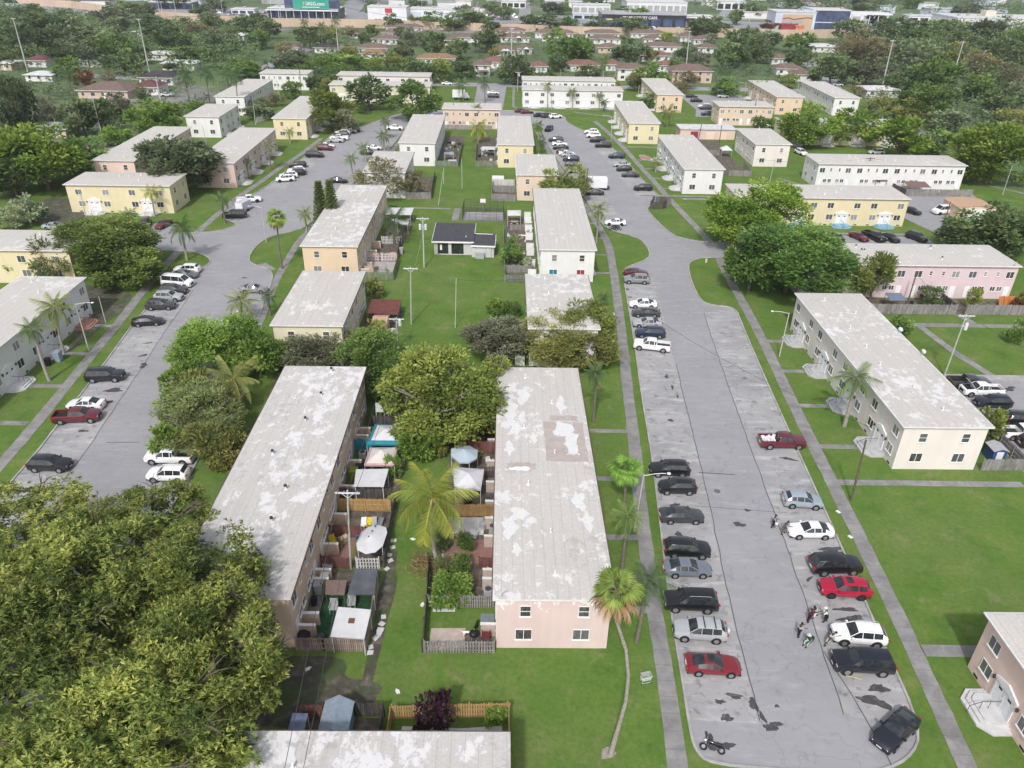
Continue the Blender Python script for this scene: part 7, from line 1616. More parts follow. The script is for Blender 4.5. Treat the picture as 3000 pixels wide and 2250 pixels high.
# ------------------------------------------------------------------ yard floors
def floor(pts,z,mat,name): mb=MB(); mb.poly(pts,z); return struct(name,mb,MATS[mat])
floor([(-18.4,46.0),(-12.35,46.1),(-12.9,52.55),(-18.4,52.5)],.016,'turf','artificial_turf'); floor([(-18.4,52.7),(-12.5,52.7),(-12.5,56),(-18.4,56)],.016,'yard_dirt','yard_floor'); floor([(-18.4,56.4),(-15.6,56.3),(-15.9,60.6),(-18.4,60.6)],.016,'paver_red','paving'); floor([(-15.5,56.3),(-12.3,56.4),(-12.5,81.6),(-18.4,81.5),(-18.4,60.8),(-15.5,60.7)],.014,'yard_dirt','yard_floor')
floor([(-7.3,46.1),(-1.1,46.15),(-1.1,51.3),(-7.4,51.2)],.014,'grass','yard_grass'); floor([(-6.9,46.4),(-3.8,46.4),(-3.8,48.9),(-6.9,48.8)],.018,'paver_tan','paving'); floor([(-3.8,46.2),(-1.1,46.2),(-1.1,48.6),(-3.8,48.6)],.017,'yard_dirt','yard_floor'); floor([(-7.7,51.5),(-1.1,51.5),(-1.1,86),(-7.5,84),(-7.2,66)],.015,'yard_dirt','yard_floor'); floor([(-6.5,57.2),(-1.1,57.2),(-1.1,60.8),(-6.5,60.6)],.018,'paver_red','paving'); floor([(-6.6,61.6),(-2.7,61.4),(-2.8,64.25),(-6.6,64.2)],.05,'concrete_light','yard_slab')
floor([(-8.3,34.8),(-.2,34.8),(-.3,39.0),(-3.5,38.7),(-8.2,38.8)],.016,'concrete_light','yard_slab'); floor([(-16.4,34.5),(-9.8,34.5),(-9.8,39.5),(-16.4,39.2)],.017,'yard_dirt','yard_floor')
floor([(-27.7,132.8),(-22.4,133),(-22.8,139.1),(-27.7,139)],.016,'concrete','yard_slab'); floor([(-27.7,139.4),(-22.8,139.5),(-22.3,166),(-28,166)],.015,'yard_dirt','yard_floor'); floor([(-24,104),(-18.4,104),(-18.4,117),(-24.2,117)],.015,'yard_dirt','yard_floor'); floor([(-25.7,180),(-20.3,180.5),(-21,200),(-26,200)],.015,'yard_dirt','yard_floor'); floor([(-21.8,211),(-16,211),(-16.3,248),(-22.2,248)],.015,'yard_dirt','yard_floor'); floor([(-11,211.4),(-5.5,211.4),(-6,248),(-12,248)],.0155,'yard_dirt','yard_floor'); floor([(-5.4,180),(-.1,180),(-.4,193),(-5.6,193)],.015,'yard_dirt','yard_floor'); floor([(-1.5,134.7),(4.2,134.7),(3.6,168),(-2.2,168)],.015,'yard_dirt','yard_floor'); floor([(60.5,119.3),(89,119.6),(89,125.8),(60.5,125.5)],.015,'yard_dirt','yard_floor'); floor([(77,191),(114.2,191),(114.4,196.2),(77,196)],.0155,'yard_dirt','yard_floor'); floor([(52,206.5),(62.8,206.5),(63,249),(52,249)],.015,'yard_dirt','yard_floor'); floor([(-1.6,130),(3,130),(3.4,134.3),(-1.5,134.3)],.016,'yard_dirt','yard_floor')
# ------------------------------------------------------------------ patio stub walls and appliances along the rear walls
def divider(x,y,dx,label,mat,h=1.45,w_=.22):
    t=thing('patio_wall',fmt(label),'wall',(x,y,0)); mb=MB(); mb.box(0,dx,0,w_,0,h); mb.build('wall',MATS[mat],t); mb=MB(); mb.box(-.02,dx+.02,-.03,w_+.03,h,h+.07); mb.build('cap',MATS['fascia'],t)
Lr=['first from the near end','second','third','fourth','fifth','sixth','seventh','eighth']
for i,y in enumerate((47.5,48.9,53.2,54.4,58.0,62.6,67.4,72.2,77.4,79.0)): divider(-18.45-.0157*(y-46),y,1.55,f'tan patio stub wall of the tan block, {["nearest","second","third","fourth","fifth","sixth","seventh","eighth","ninth","farthest"][i]} from the camera','box_tan')
for i,y in enumerate((48.0,53.6,54.8,59.6,62.4,65.2,68.6,72.6,77.0)): divider(-2.35-.0157*(y-46),y,1.3,f'pink patio stub wall of the near pale pink block, {["nearest","second","third","fourth","fifth","sixth","seventh","eighth","farthest"][i]} from the camera','paver_tan')
for i,y in enumerate((132.5,137.5,143.7,146.5,152.8,157.9,163.5,166.7)): divider(2.6-.0157*(y-130),y,1.5,f'white patio stub wall of the curtained white block, {["nearest","second","third","fourth","fifth","sixth","seventh","farthest"][i]} from the camera','white_paint',1.5)
for i,y in enumerate((131.2,134.6,141,146)): divider(-27.95-.0157*(y-130),y,1.5,f'tan patio stub wall of the orange block, {["nearest","second","third","farthest"][i]} from the camera','box_tan',1.5)
for i,y in enumerate((98.5,102)): divider(.4-.0157*(y-98),y,1.4,('pale stub wall left of the short white block, near one','pale stub wall left of the short white block, far one')[i],'white_paint',1.5)
def acunit(x,y,label,big=0):
    t=thing('air_conditioner',fmt(label),'air conditioner',(x,y,0)); mb=MB(); mb.box(-.4,.4,-.4,.4,0.02,.85); mb.build('casing',MATS['plastic_grey'],t); mb=MB(); mb.cyl(0,0,.85,.88,.32,n=16); mb.build('fan_grille',MATS['metal_dark'],t)
acunit(-17.7,74.9,'grey air conditioner with a round fan grille beside the teal bordered tent'); acunit(-17.8,54.9,'pale appliance box behind the dark grey sheet roof'); acunit(-1.9,53.0,'pinkish appliance box by the leafy bush'); acunit(-1.75,62.0,'pale box with a dark pot behind the yard slab'); acunit(-1.8,73.6,'white box near the octagonal gazebo')
def chair(x,y,rz,mat,label,s=1):
    t=thing('garden_chair',fmt(label),'chair',(x,y,.02),R(rz)); mb=MB(); mb.box(-.28*s,.28*s,-.28*s,.28*s,.38*s,.44*s); mb.build('seat',MATS[mat],t); mb=MB(); mb.box(-.28*s,.28*s,.24*s,.30*s,.44*s,1.0*s); mb.build('backrest',MATS[mat],t)
    for sx in (-1,1):
        for sy in (-1,1): mb=MB(); mb.cyl(sx*.24*s,sy*.24*s,0,.38*s,.03,n=6); mb.build('leg',MATS[mat],t)
    for sx in (-1,1): mb=MB(); mb.box(sx*.28*s-.03,sx*.28*s+.03,-.25*s,.28*s,.60*s,.65*s); mb.build('armrest',MATS[mat],t)
chair(-16.05,50.6,0,'plastic_grey','pale grey lounge chair on the green turf, left one',1.3); chair(-14.5,51.2,5,'plastic_grey','pale grey lounge chair half under the white sheet roof',1.3); chair(-18.0,59.6,40,'plastic_yellow','bright yellow chair against the tan block',1.1); chair(-17.9,77.0,160,'maroon_cloth','dark maroon chair beside the grey air conditioner',1.4); chair(-2.0,55.2,-30,'plastic_yellow','yellow chair by the near pale pink block wall',1.1); chair(-1.9,47.7,180,'maroon_cloth','maroon cushioned chair in the dog yard',1.3); chair(-18.3,78.0,90,'plastic_white','white plastic chair by the tan block wall'); chair(-2.6,73.9,30,'plastic_white','white plastic chair near the octagonal gazebo'); chair(-2.2,63.3,200,'metal_white','white metal frame chair at the end of the yard slab',1.2); chair(-1.2,153.9,60,'plastic_white','white chair beside the curtained white block lawn'); chair(-16.3,38.3,120,'plastic_white','white chair between the blue lean to and the shed',.9)
def grill(x,y,mat,label,cover=0):
    t=thing('barbecue_grill',fmt(label),'grill',(x,y,.02)); 
    if cover: mb=MB(); mb.prism([(-.5,-.4),(.5,-.4),(.55,.35),(-.5,.4)],0,.95); mb.sphere((0,0,.95),.5,12,6,0,.45); mb.build('cover',MATS[mat],t,True); mb=MB(); mb.tube([(.5,0,.8),(.75,0,.8)],.03,6); mb.build('handle',MATS['metal_dark'],t)
    else: mb=MB(); mb.sphere((0,0,.75),.42,14,8,0,.7); mb.build('kettle',MATS[mat],t,True); [ (lambda m_: (m_.tube([(math.cos(a)*.25,math.sin(a)*.25,.55),(math.cos(a)*.38,math.sin(a)*.38,0)],.02,5),m_.build('leg',MATS['metal_grey'],t)))(MB()) for a in (0,2.1,4.2)]
grill(-17.95,47.0,'plastic_black','big covered black grill at the near end of the tan block',1); grill(-3.0,47.6,'plastic_black','round black kettle grill behind the grey picket fence'); grill(-16.4,46.9,'metal_dark','small dark grill beside the covered black one')
t=thing('counter','dark blue grey counter box against the pink wall','counter',(-2.4,48.3,0)); mb=MB(); mb.box(0,1.2,0,1.2,0,1.15); mb.build('cabinet',MATS['tarp_grey'],t); mb=MB(); mb.box(-.05,1.22,-.05,1.25,1.15,1.21); mb.build('top',MATS['door_green'],t)
t=thing('table','round tan table with crossed benches under the white gazebo','table',(-.1,163.0,0)); mb=MB(); mb.cyl(0,0,.70,.76,.95,n=8); mb.build('tabletop',MATS['paver_tan'],t)
for i in range(5): a=i*1.2566+.3; mb=MB(); mb.box(.5,1.45,-.16,.16,.42,.48,0,a,(0,0)); mb.build('bench',MATS['paver_tan'],t); mb=MB(); mb.cyl(math.cos(a)*.7,math.sin(a)*.7,0,.45,.05,n=6); mb.build('leg',MATS['paver_tan'],t)
for i,(x,y,l) in enumerate(((2.0,153.6,'long white table beside the curtained white block'),(3.0,162.4,'white table right of the gazebo'),(3.1,158.4,'second white table right of the gazebo'),(-16.7,77.6,'small pale table beside the teal bordered tent'))):
    t=thing('table',fmt(l),'table',(x,y,0)); w_=1.3 if i==0 else .8; mb=MB(); mb.box(-w_,w_,-.4,.4,.7,.75); mb.build('tabletop',MATS['plastic_white'],t)
    for sx in (-1,1):
        for sy in (-1,1): mb=MB(); mb.cyl(sx*(w_-.1),sy*.33,0,.7,.03,n=6); mb.build('leg',MATS['metal_grey'],t)
def bin_(x,y,mat,label,s=1):
    t=thing('bin',fmt(label),'bin',(x,y,.02)); mb=MB(); mb.add([(-.25*s,-.28*s,0),(.25*s,-.28*s,0),(.25*s,.28*s,0),(-.25*s,.28*s,0),(-.3*s,-.35*s,.95*s),(.3*s,-.35*s,.95*s),(.3*s,.35*s,.95*s),(-.3*s,.35*s,.95*s)],[(0,1,5,4),(1,2,6,5),(2,3,7,6),(3,0,4,7),(0,3,2,1)]); mb.build('body',MATS[mat],t); mb=MB(); mb.box(-.33*s,.33*s,-.38*s,.38*s,.95*s,1.02*s); mb.build('lid',MATS[mat],t)
bin_(-17.9,70.6,'lime','lime green bin beside the white flat tarp',1.4); bin_(-66.6,96.0,'plastic_black','dark bin by the left edge white block stoop',1.1); bin_(-65.8,97.4,'shed_blue','blue grey tarp covered bin by the left edge white block',1.5); bin_(-17.9,52.9,'plastic_grey','violet grey bin at the tan block',1.3); bin_(-17.6,54.0,'plastic_white','white round lidded bin at the tan block',1.2); bin_(-14.9,37.4,'plastic_white','white bin between the lean to and the shed',.8); bin_(-22.3,143.5,'plastic_grey','grey bin in the orange block yard',1.2); bin_(59.6,79.0,'plastic_blue','blue bin in the fenced corner',1.1); bin_(-20.2,108.3,'plastic_white','white upright freezer beside the tan shed',1.7); bin_(-17.6,71.8,'plastic_black','black bin under the cream peaked tent edge',1.1)
t=thing('water_tank','white cube tank inside a pale fence on the long lawn','tank',(-4.5,194.3,0)); mb=MB(); mb.box(-1.5,1.5,-1.2,1.2,.1,1.9); mb.build('tank',MATS['plastic_white'],t); mb=MB(); mb.box(-1.55,1.55,-1.25,1.25,0,.1); mb.build('pallet',MATS['fence_grey'],t)
mb=MB()
for i in range(4): mb.box(0,2.05,i*.09,i*.09+.075,.02+.03*(i%2),.07+.03*(i%2))
simple('plank_stack','planks','pale grey planks lying along the picket fence',mb,'metal_white',(-6.95,50.75,0),2)
for i,(x,y,a) in enumerate(((-11.41,50.03,20),(-11.43,49.2,-25),(-11.46,48.51,0),(-11.51,48.01,-3),(-11.72,47.57,60),(-12.0,46.54,30),(-11.93,45.93,10),(-11.96,60.33,15),(-12.1,58.18,-10),(-11.87,57.37,40),(-12.03,56.21,-30),(-11.9,59.3,30))):
    mb=MB(); s=.25+.12*(i*37%5)/5; mb.prism([(-s,-.22),(s*.8,-.25),(s,.2),(-s*.7,.26)],0,.05); simple('paving_slab','slab','loose pale paving slab lying on the grass beside the brown yard fence',mb,'concrete_light',(x,y,.018),a,'loose paving slabs along the yard fence')
for i,(x,y,l) in enumerate(((-20.3,44.2,'white torn bag on the dirt at the tan block corner'),(-16.9,44.1,'small white rag on the dirt before the brown fence'),(-8.0,51.6,'white scrap beside the dead frond pile'),(-9.0,42.0,'white strip of litter on the bottom lawn'),(-10.0,60.6,'long white cloth strip hanging over the alley grass'))): mb=MB(); mb.prism([(-.3,-.12),(.05,-.18),(.32,.02),(.1,.16),(-.2,.15)],0,.06); simple('litter','litter',l,mb,'plastic_white',(x,y,.02),i*40)
# dead frond pile
rr=np.random.default_rng(4); P=rr.normal(0,1,(420,3))*np.array([.75,.95,.0])+np.array([0,0,.2]); P[:,2]=np.maximum(.05,.95-.55*np.hypot(P[:,0],P[:,1]))*rr.random(420); D=rr.normal(0,1,(420,3))*np.array([1,1,.35]); o=put('dead_frond_pile',tri_mesh('dead_frond_pile',leafquads(P,D,.9,.07,9),4,rr.random(420),'leaf_straw'),None,(-8.55,56.9,.02)); tag(o,'heap of dry brown palm fronds on the alley grass','frond pile')
# debris boards
for i,(x,y,a,m_,l) in enumerate(((-15.4,62.4,5,'plastic_white','pale board leaning in the debris row behind the faceted canopy'),(-14.85,62.4,-3,'plastic_yellow','yellow board in the debris row behind the faceted canopy'),(-14.3,62.5,8,'plastic_grey','grey board in the debris row behind the faceted canopy'),(-13.7,62.4,-8,'door_green','dark board in the debris row behind the faceted canopy'))):
    mb=MB(); mb.add([(-.3,-.8,.05),(.25,-.8,.05),(.3,.7,.75),(-.25,.7,.75),(-.3,-.8,.0),(.25,-.8,.0),(.3,.7,.70),(-.25,.7,.70)],[(0,1,2,3),(7,6,5,4),(0,4,5,1),(1,5,6,2),(2,6,7,3),(3,7,4,0)]); simple('debris_board','board',l,mb,m_,(x,y,.02),a)
# deck
t=thing('timber_deck','grey timber deck with clutter at the tan block turf yard','deck',(-18.4,50.2,0)); mb=MB()
for i in range(9): mb.box(i*.12,i*.12+.105,0,2.2,.18,.22)
mb.build('boards',MATS['deck_wood'],t); mb=MB(); mb.box(0,1.05,0,2.2,.02,.18); mb.build('frame',MATS['fence_dark'],t)
mb=MB(); mb.box(-.3,.3,-.35,.35,.0,.5); mb.box(-.2,.25,-.1,.3,.5,.75); simple('clutter_box','box','black and white clutter heaped on the timber deck',mb,'plastic_black',(-18.0,51.3,.22),20)
t=thing('orange_boards','bright orange wooden panels leaning behind the lilac block fence','boards',(84.6,123.2,0))
for i in range(3): mb=MB(); mb.add([(i*.9,0,.0),(i*.9+1.1,.2,.0),(i*.9+1.0,.7,1.7),(i*.9-.1,.5,1.6),(i*.9,.06,.0),(i*.9+1.1,.26,.0),(i*.9+1.0,.76,1.7),(i*.9-.1,.56,1.6)],[(0,1,2,3),(7,6,5,4),(0,4,5,1),(1,5,6,2),(2,6,7,3),(3,7,4,0)]); mb.build('panel',MATS['orange_wood'],t)
t=thing('brick_planter','low reddish paved bed beside the right white block','paved bed',(35.8,222.5,0)); mb=MB(); mb.prism([(0,0),(3.2,-2.2),(4.6,-1.2),(1.4,4.8),(0,4.4)],0,.12); mb.build('paving',MATS['brick_step'],t); mb=MB(); mb.tube([(0,0,.15),(3.2,-2.2,.15),(4.6,-1.2,.15),(1.4,4.8,.15),(0,4.4,.15),(0,0,.15)],.1,5); mb.build('edging',MATS['concrete'],t)
# satellite dishes
def dish(x,y,z,rz,label):
    t=thing('satellite_dish',fmt(label),'satellite dish',(x,y,z),R(rz)); mb=MB(); mb.tube([(0,0,-.3),(0,0,.35),(.1,0,.5)],.03,6); mb.build('mast',MATS['metal_grey'],t); mb=MB(); n=14; vs=[(.12,0,.55)]+[(.12+.10*math.cos(a)*0+.12,.38*math.cos(a),.55+.32*math.sin(a)) for a in [i*2*math.pi/n for i in range(n)]]; mb.add(vs,[(0,1+i,1+(i+1)%n) for i in range(n)]); mb.build('reflector',MATS['plastic_white'],t); mb=MB(); mb.tube([(.15,0,.3),(.5,0,.45)],.015,5); mb.build('feed_arm',MATS['metal_grey'],t)
dish(55.0,98.7,6.3,30,'white dish on the rear roof edge of the cream block, far one'); dish(55.2,92.0,6.3,20,'white dish on the rear roof edge of the cream block, near one'); dish(66.5,125.9,6.35,-60,'dark dish on the front roof edge of the lilac block'); dish(87,126.5,6.35,-40,'dish at the right roof corner of the lilac block')
mb=MB(); mb.tube([(0,0,0),(.0,.05,.35),(.35,.1,.55)],.05,6); simple('roof_flue','flue','short dark flue lying at the near roof corner of the pale pink block',mb,'metal_grey',(-.5,46.7,6.3))
# roof patches on the near pink block
def patch(pts,mat,label,root,z): mb=MB(); mb.poly(pts,z); o=mb.build('roof_patch',MATS[mat],root); o['label']=label
m,t_,b=nt('patch_brown'); v=coord(t_,'Object',False); n=noise(t_,v,1.2,6,.6,.4); t_.links.new(ramp(t_,n,[(.3,(.35,.30,.275)),(.6,(.41,.36,.33)),(.75,(.45,.415,.39))]),b.inputs['Base Color']); b.inputs['Roughness'].default_value=.9
_rf=[c for c in BROOT['pinkA'].children if c.name.startswith('roof')][0]
def rp(pts,mat,dz): mb=MB(); mb.poly([(x,y,6.25+.10*(1-abs(x-5.2)/5.2)+dz) for x,y in pts],0); put('roof_patch',mb.mesh('roof_patch',[MATS[mat]]),_rf)
def rag(x0,x1,y0,y1,n,s,sd):
    r=random.Random(sd); q=[(x0+(x1-x0)*i/n,y0) for i in range(n)]+[(x1,y0+(y1-y0)*i/n) for i in range(n)]+[(x1-(x1-x0)*i/n,y1) for i in range(n)]+[(x0,y1-(y1-y0)*i/n) for i in range(n)]
    return [(x+r.uniform(-s,s),y+r.uniform(-s,s)) for x,y in q]
rp(rag(5.4,9.9,19.6,27.2,9,.10,1),'patch_brown',.012); rp(rag(7.6,9.0,20.9,24.6,9,.30,2),'roof_flake',.022); rp(rag(6.6,8.6,24.4,27.1,9,.34,3),'roof_flake',.024); rp(rag(1.3,4.2,17.9,19.3,7,.2,4),'patch_brown',.012); rp(rag(1.5,3.6,17.9,18.5,7,.12,5),'white_paint',.022); rp(rag(6.2,9.3,27.5,28.6,9,.2,6),'patch_brown',.012)
for i,(x,y,a,b_) in enumerate(((1.6,30,.8,2.5),(3.2,33,.7,2.0),(2.2,26,.6,1.6),(1.5,22,.5,1.2),(3.0,28,.35,1.4),(8.3,13,.6,1.5),(8.9,10,.5,1.3),(1.5,9,.7,1.4),(2.4,11,.8,1.0),(2.1,6,.4,.8),(7.6,31,.5,1.8),(1.8,35,.6,1.2),(4.2,24,.4,.9))):
    rp([(x+a*c*(1+.35*math.sin(5*t_+i)),y+b_*s_*(1+.3*math.cos(4*t_+i*2))) for t_ in [k*.3 for k in range(21)] for c,s_ in ((math.cos(t_),math.sin(t_)),)] if (x-5.2)*(x+a*1.4-5.2)>0 else [(x,y),(x+.4,y),(x+.4,y+.8),(x,y+.8)],'roof_flake',.014+.0007*i)
# ------------------------------------------------------------------ dogs
def dog(x,y,rz,mat,label,s=1):
    t=thing('dog',fmt(label),'dog',(x,y,.02),R(rz)); V=[(.30*s,0,.46*s),(.05*s,0,.47*s),(-.28*s,0,.48*s),(.44*s,0,.60*s),(.54*s,0,.66*s),(.68*s,0,.62*s),(-.38*s,0,.52*s),(-.55*s,0,.62*s)]; E=[(0,1),(1,2),(0,3),(3,4),(4,5),(2,6),(6,7)]; Rr=[.12,.10,.105,.085,.09,.045,.03,.014]
    for sx,sy in ((.28,.08),(.28,-.08)): k=len(V); V+=[(sx*s,sy*s,.40*s),((sx-.03)*s,sy*s,.22*s),(sx*s,sy*s,.03*s),((sx+.06)*s,sy*s,.02*s)]; E+=[(0,k),(k,k+1),(k+1,k+2),(k+2,k+3)]; Rr+=[.055,.033,.026,.022]
    for sx,sy in ((-.28,.08),(-.28,-.08)): k=len(V); V+=[((sx+.02)*s,sy*s,.38*s),((sx+.07)*s,sy*s,.27*s),((sx-.07)*s,sy*s,.16*s),((sx-.05)*s,sy*s,.03*s),((sx+.02)*s,sy*s,.02*s)]; E+=[(2,k),(k,k+1),(k+1,k+2),(k+2,k+3),(k+3,k+4)]; Rr+=[.075,.05,.028,.025,.022]
    for sy in (.05,-.05): k=len(V); V+=[(.52*s,sy*s,.73*s),(.47*s,sy*1.5*s,.77*s)]; E+=[(4,k),(k,k+1)]; Rr+=[.03,.012]
    put('body',skin(V,E,[r_*s for r_ in Rr],mat,1),t)
def skin(V,E,Rr,mat,root=0,sub=1):
    me=bpy.data.meshes.new('sk'); me.from_pydata(V,E,[]); o=bpy.data.objects.new('sk',me); COL.objects.link(o); md=o.modifiers.new('s','SKIN'); md.use_smooth_shade=True
    for i,r_ in enumerate(Rr): me.skin_vertices[0].data[i].radius=(r_,r_) if not hasattr(r_,'__len__') else r_
    me.skin_vertices[0].data[root].use_root=True
    sb=o.modifiers.new('u','SUBSURF'); sb.levels=sub; sb.render_levels=sub; dg=bpy.context.evaluated_depsgraph_get(); out=bpy.data.meshes.new_from_object(o.evaluated_get(dg)); bpy.data.objects.remove(o); out.materials.clear(); out.materials.append(MATS[mat]); return out
dog(-3.55,47.95,0,'dog_white','white dog standing on the tan pavers beside the kettle grill',1.15); dog(-2.9,48.6,70,'dog_black','black dog beside the white dog in the fenced yard',1.05)

# ------------------------------------------------------------------ people
def person(x,y,rz,label,lean=0,side=0,legs=(0,0),arms=((10,20),(10,20)),top='cloth_grey',bottom='cloth_black',dress=False,hat=None,hair='hair_black',h=1.70,seat=0):
    """facing local +x. lean forward in degrees at the hips; arms: (forward angle of upper arm, elbow bend)"""
    t=thing('person',fmt(label),'person',(x,y,.03),R(rz)); k=h/1.70; L=R(lean)
    def tor(u,s=0,f=0): return (math.sin(L)*u*k+math.cos(L)*f*k-seat*.0, s*k, hz+math.cos(L)*u*k-math.sin(L)*f*k)
    hz=(.92 if not seat else .50)*k
    V=[(0,0,hz),tor(.22),tor(.42),tor(.52),tor(.60,0,.015)]; E=[(0,1),(1,2),(2,3),(3,4)]; Rr=[(.145,.105),(.125,.095),(.155,.105),(.06,.055),(.055,.05)]
    hc=tor(.735,0,.03+.04*(lean>20)); k0=len(V); V+=[tor(.66,0,.02),hc,tor(.82,0,.02)]; E+=[(4,k0),(k0,k0+1),(k0+1,k0+2)]; Rr+=[(.065,.07),(.085,.10),(.06,.07)]
    sleeves=[];pants=[];feet=[]
    for s,(fa,el) in zip((1,-1),arms):
        sh=tor(.45,s*.19); a=R(fa)-0; d=(math.sin(a),s*.12,-math.cos(a)); e_=tuple(sh[i]+d[i]*.28*k for i in range(3)); a2=a+R(el); d2=(math.sin(a2),-s*.05,-math.cos(a2)); w_=tuple(e_[i]+d2[i]*.25*k for i in range(3)); hd=tuple(w_[i]+d2[i]*.07*k for i in range(3))
        n=len(V); V+=[sh,e_,w_,hd]; E+=[(2,n),(n,n+1),(n+1,n+2),(n+2,n+3)]; Rr+=[.056,.043,.030,.034]; sleeves.append((sh,e_,w_))
        for q in range(4): m=len(V); o=(q-1.5)*.020; lf=(.055,.068,.064,.05)[q]; p1=(hd[0]+d2[0]*.035*k+.0,hd[1]+o,hd[2]+d2[2]*.035*k); p2=(p1[0]+d2[0]*lf*k+.012,p1[1]+o*.3,p1[2]+d2[2]*lf*k); V+=[p1,p2]; E+=[(n+3,m),(m,m+1)]; Rr+=[.009,.007]
        m=len(V); V+=[(hd[0]+.035,hd[1]-s*.035,hd[2]+.0)]; E+=[(n+2,m)]; Rr+=[.009]
    for s,lg in zip((1,-1),legs):
        hp=(0,s*.10*k,hz-.04*k)
        if seat: kn=(.42*k,s*.14*k,hz-.02*k); an=(.45*k+.05,s*.15*k,.09*k)
        else: a=R(lg); kn=(math.sin(a)*.42*k+.02,s*.11*k,hz-.04*k-math.cos(a)*.42*k); a2=a-R(abs(lg)*.5); an=(kn[0]+math.sin(a2)*.40*k,s*.11*k,max(.08*k,kn[2]-math.cos(a2)*.40*k))
        n=len(V); V+=[hp,kn,an,(an[0]+.13*k,an[1],.035*k)]; E+=[(0,n),(n,n+1),(n+1,n+2),(n+2,n+3)]; Rr+=[.088,.058,.040,.034]; pants.append((hp,kn,an)); feet.append((an,(an[0]+.14*k,an[1],.035*k)))
    put('body',skin(V,E,Rr,'skin_dark',0),t)
    # clothes
    W=[(V[0][0],0,V[0][2]),V[1],V[2],tor(.49)]; Ew=[(0,1),(1,2),(2,3)]; Rw=[(.165,.13),(.15,.12),(.18,.13),(.075,.07)]
    for (sh,e_,w_) in sleeves: n=len(W); W+=[sh,e_,tuple(e_[i]+(w_[i]-e_[i])*.35 for i in range(3))]; Ew+=[(2,n),(n,n+1),(n+1,n+2)]; Rw+=[.072,.060,.054]
    if dress: n=len(W); W+=[((pants[0][1][0]+pants[1][1][0])/2,0,(pants[0][1][2])),((pants[0][2][0]+pants[1][2][0])/2,0,.30*k)]; Ew+=[(0,n),(n,n+1)]; Rw+=[(.22,.19),(.25,.22)]
    put('shirt' if not dress else 'dress',skin(W,Ew,Rw,top),t)
    if not dress:
        W=[(0,0,hz+.04)];Ew=[];Rw=[(.165,.125)]
        for (hp,kn,an) in pants: n=len(W); W+=[hp,kn,tuple(kn[i]+(an[i]-kn[i])*.88 for i in range(3))]; Ew+=[(0,n),(n,n+1),(n+1,n+2)]; Rw+=[.105,.076,.060]
        put('trousers',skin(W,Ew,Rw,bottom),t)
    for a,b2 in feet: mb=MB(); mb.tube([(a[0]-.05,a[1],.045),(b2[0],b2[1],.045),(b2[0]+.06,b2[1],.035)],[.05,.048,.03],8); mb.build('shoe',MATS['shoe_dark'],t,True)
    mb=MB(); mb.sphere((hc[0]-.02,hc[1],hc[2]+.035),.112*k,12,8,0,1.08); mb.build('hair',MATS[hair],t,True)
    for s in (1,-1): mb=MB(); mb.sphere((hc[0]+.098*k,s*.034,hc[2]+.0),.012,8,6); mb.build('eye',MATS['hair_black'],t); 
    mb=MB(); mb.box(hc[0]+.085*k,hc[0]+.103*k,-.025,.025,hc[2]-.055,hc[2]-.043); mb.build('mouth',MATS['maroon_cloth'],t); mb=MB(); mb.tube([(hc[0]+.085*k,0,hc[2]+.0),(hc[0]+.118*k,0,hc[2]-.025)],[.01,.016],6); mb.build('nose',MATS['skin_dark'],t,True)
    if hat:
        mb=MB(); mb.cyl(hc[0],hc[1],hc[2]+.075,hc[2]+.20,.118*k,.10*k,14); mb.cyl(hc[0]+(.02 if hat=='hat_cream' else .06),hc[1],hc[2]+.07,hc[2]+.09,(.19 if hat=='hat_cream' else .15)*k,n=16); mb.build('hat',MATS[hat],t,True)
    return t,sleeves
person(28.15,63.5,-20,'person in grey top and black trousers holding a white bag on the lane',5,0,(8,-8),((25,60),(15,50)),'cloth_grey','cloth_black')
person(28.95,62.5,10,'person in brown clothes leaning toward the white sedan nose',22,0,(18,-14),((40,40),(55,20)),'cloth_brown','cloth_brown')
person(27.75,50.4,20,'person in dark maroon outfit bending toward the middle of the group',28,0,(-6,-14),((60,30),(70,20)),'cloth_maroon','cloth_maroon')
person(28.6,51.0,200,'person in pale pink top crouching between the maroon and white clad people',35,0,(35,-20),((50,50),(40,60)),'cloth_pink','cloth_white',h=1.6)
person(29.25,50.4,170,'person in white shirt and white cap with dark skirt beside the group',15,0,(10,-12),((40,50),(30,40)),'cloth_white','cloth_black',hat='cloth_white')
person(26.2,48.6,10,'person in grey shirt and black shorts standing left of the green dressed one',4,0,(4,-6),((35,80),(30,70)),'cloth_greylt','cloth_black')
person(26.9,47.8,215,'person in green with a cream hat sitting in the lane',18,0,(0,0),((40,40),(30,50)),'cloth_green','cloth_mint',hat='hat_cream',seat=1)
person(28.55,47.75,15,'person in a pale coat bending over the headlight of the white SUV',48,0,(10,-24),((60,20),(75,10)),'cloth_greylt','cloth_black',True,hair='hair_black')
t=thing('folding_chair','dark green folding chair under the seated person','chair',(26.98,47.85,.02),R(215)); mb=MB(); mb.box(-.22,.22,-.22,.22,.36,.40); mb.build('seat',MATS['cloth_green'],t); mb=MB(); mb.box(-.25,-.21,-.22,.22,.45,.85); mb.build('backrest',MATS['cloth_green'],t)
for sx in (-1,1):
    for sy in (-1,1): mb=MB(); mb.tube([(sx*.2,sy*.2,.36),(-sx*.2,sy*.2,0)],.014,5); mb.build('leg',MATS['metal_grey'],t)
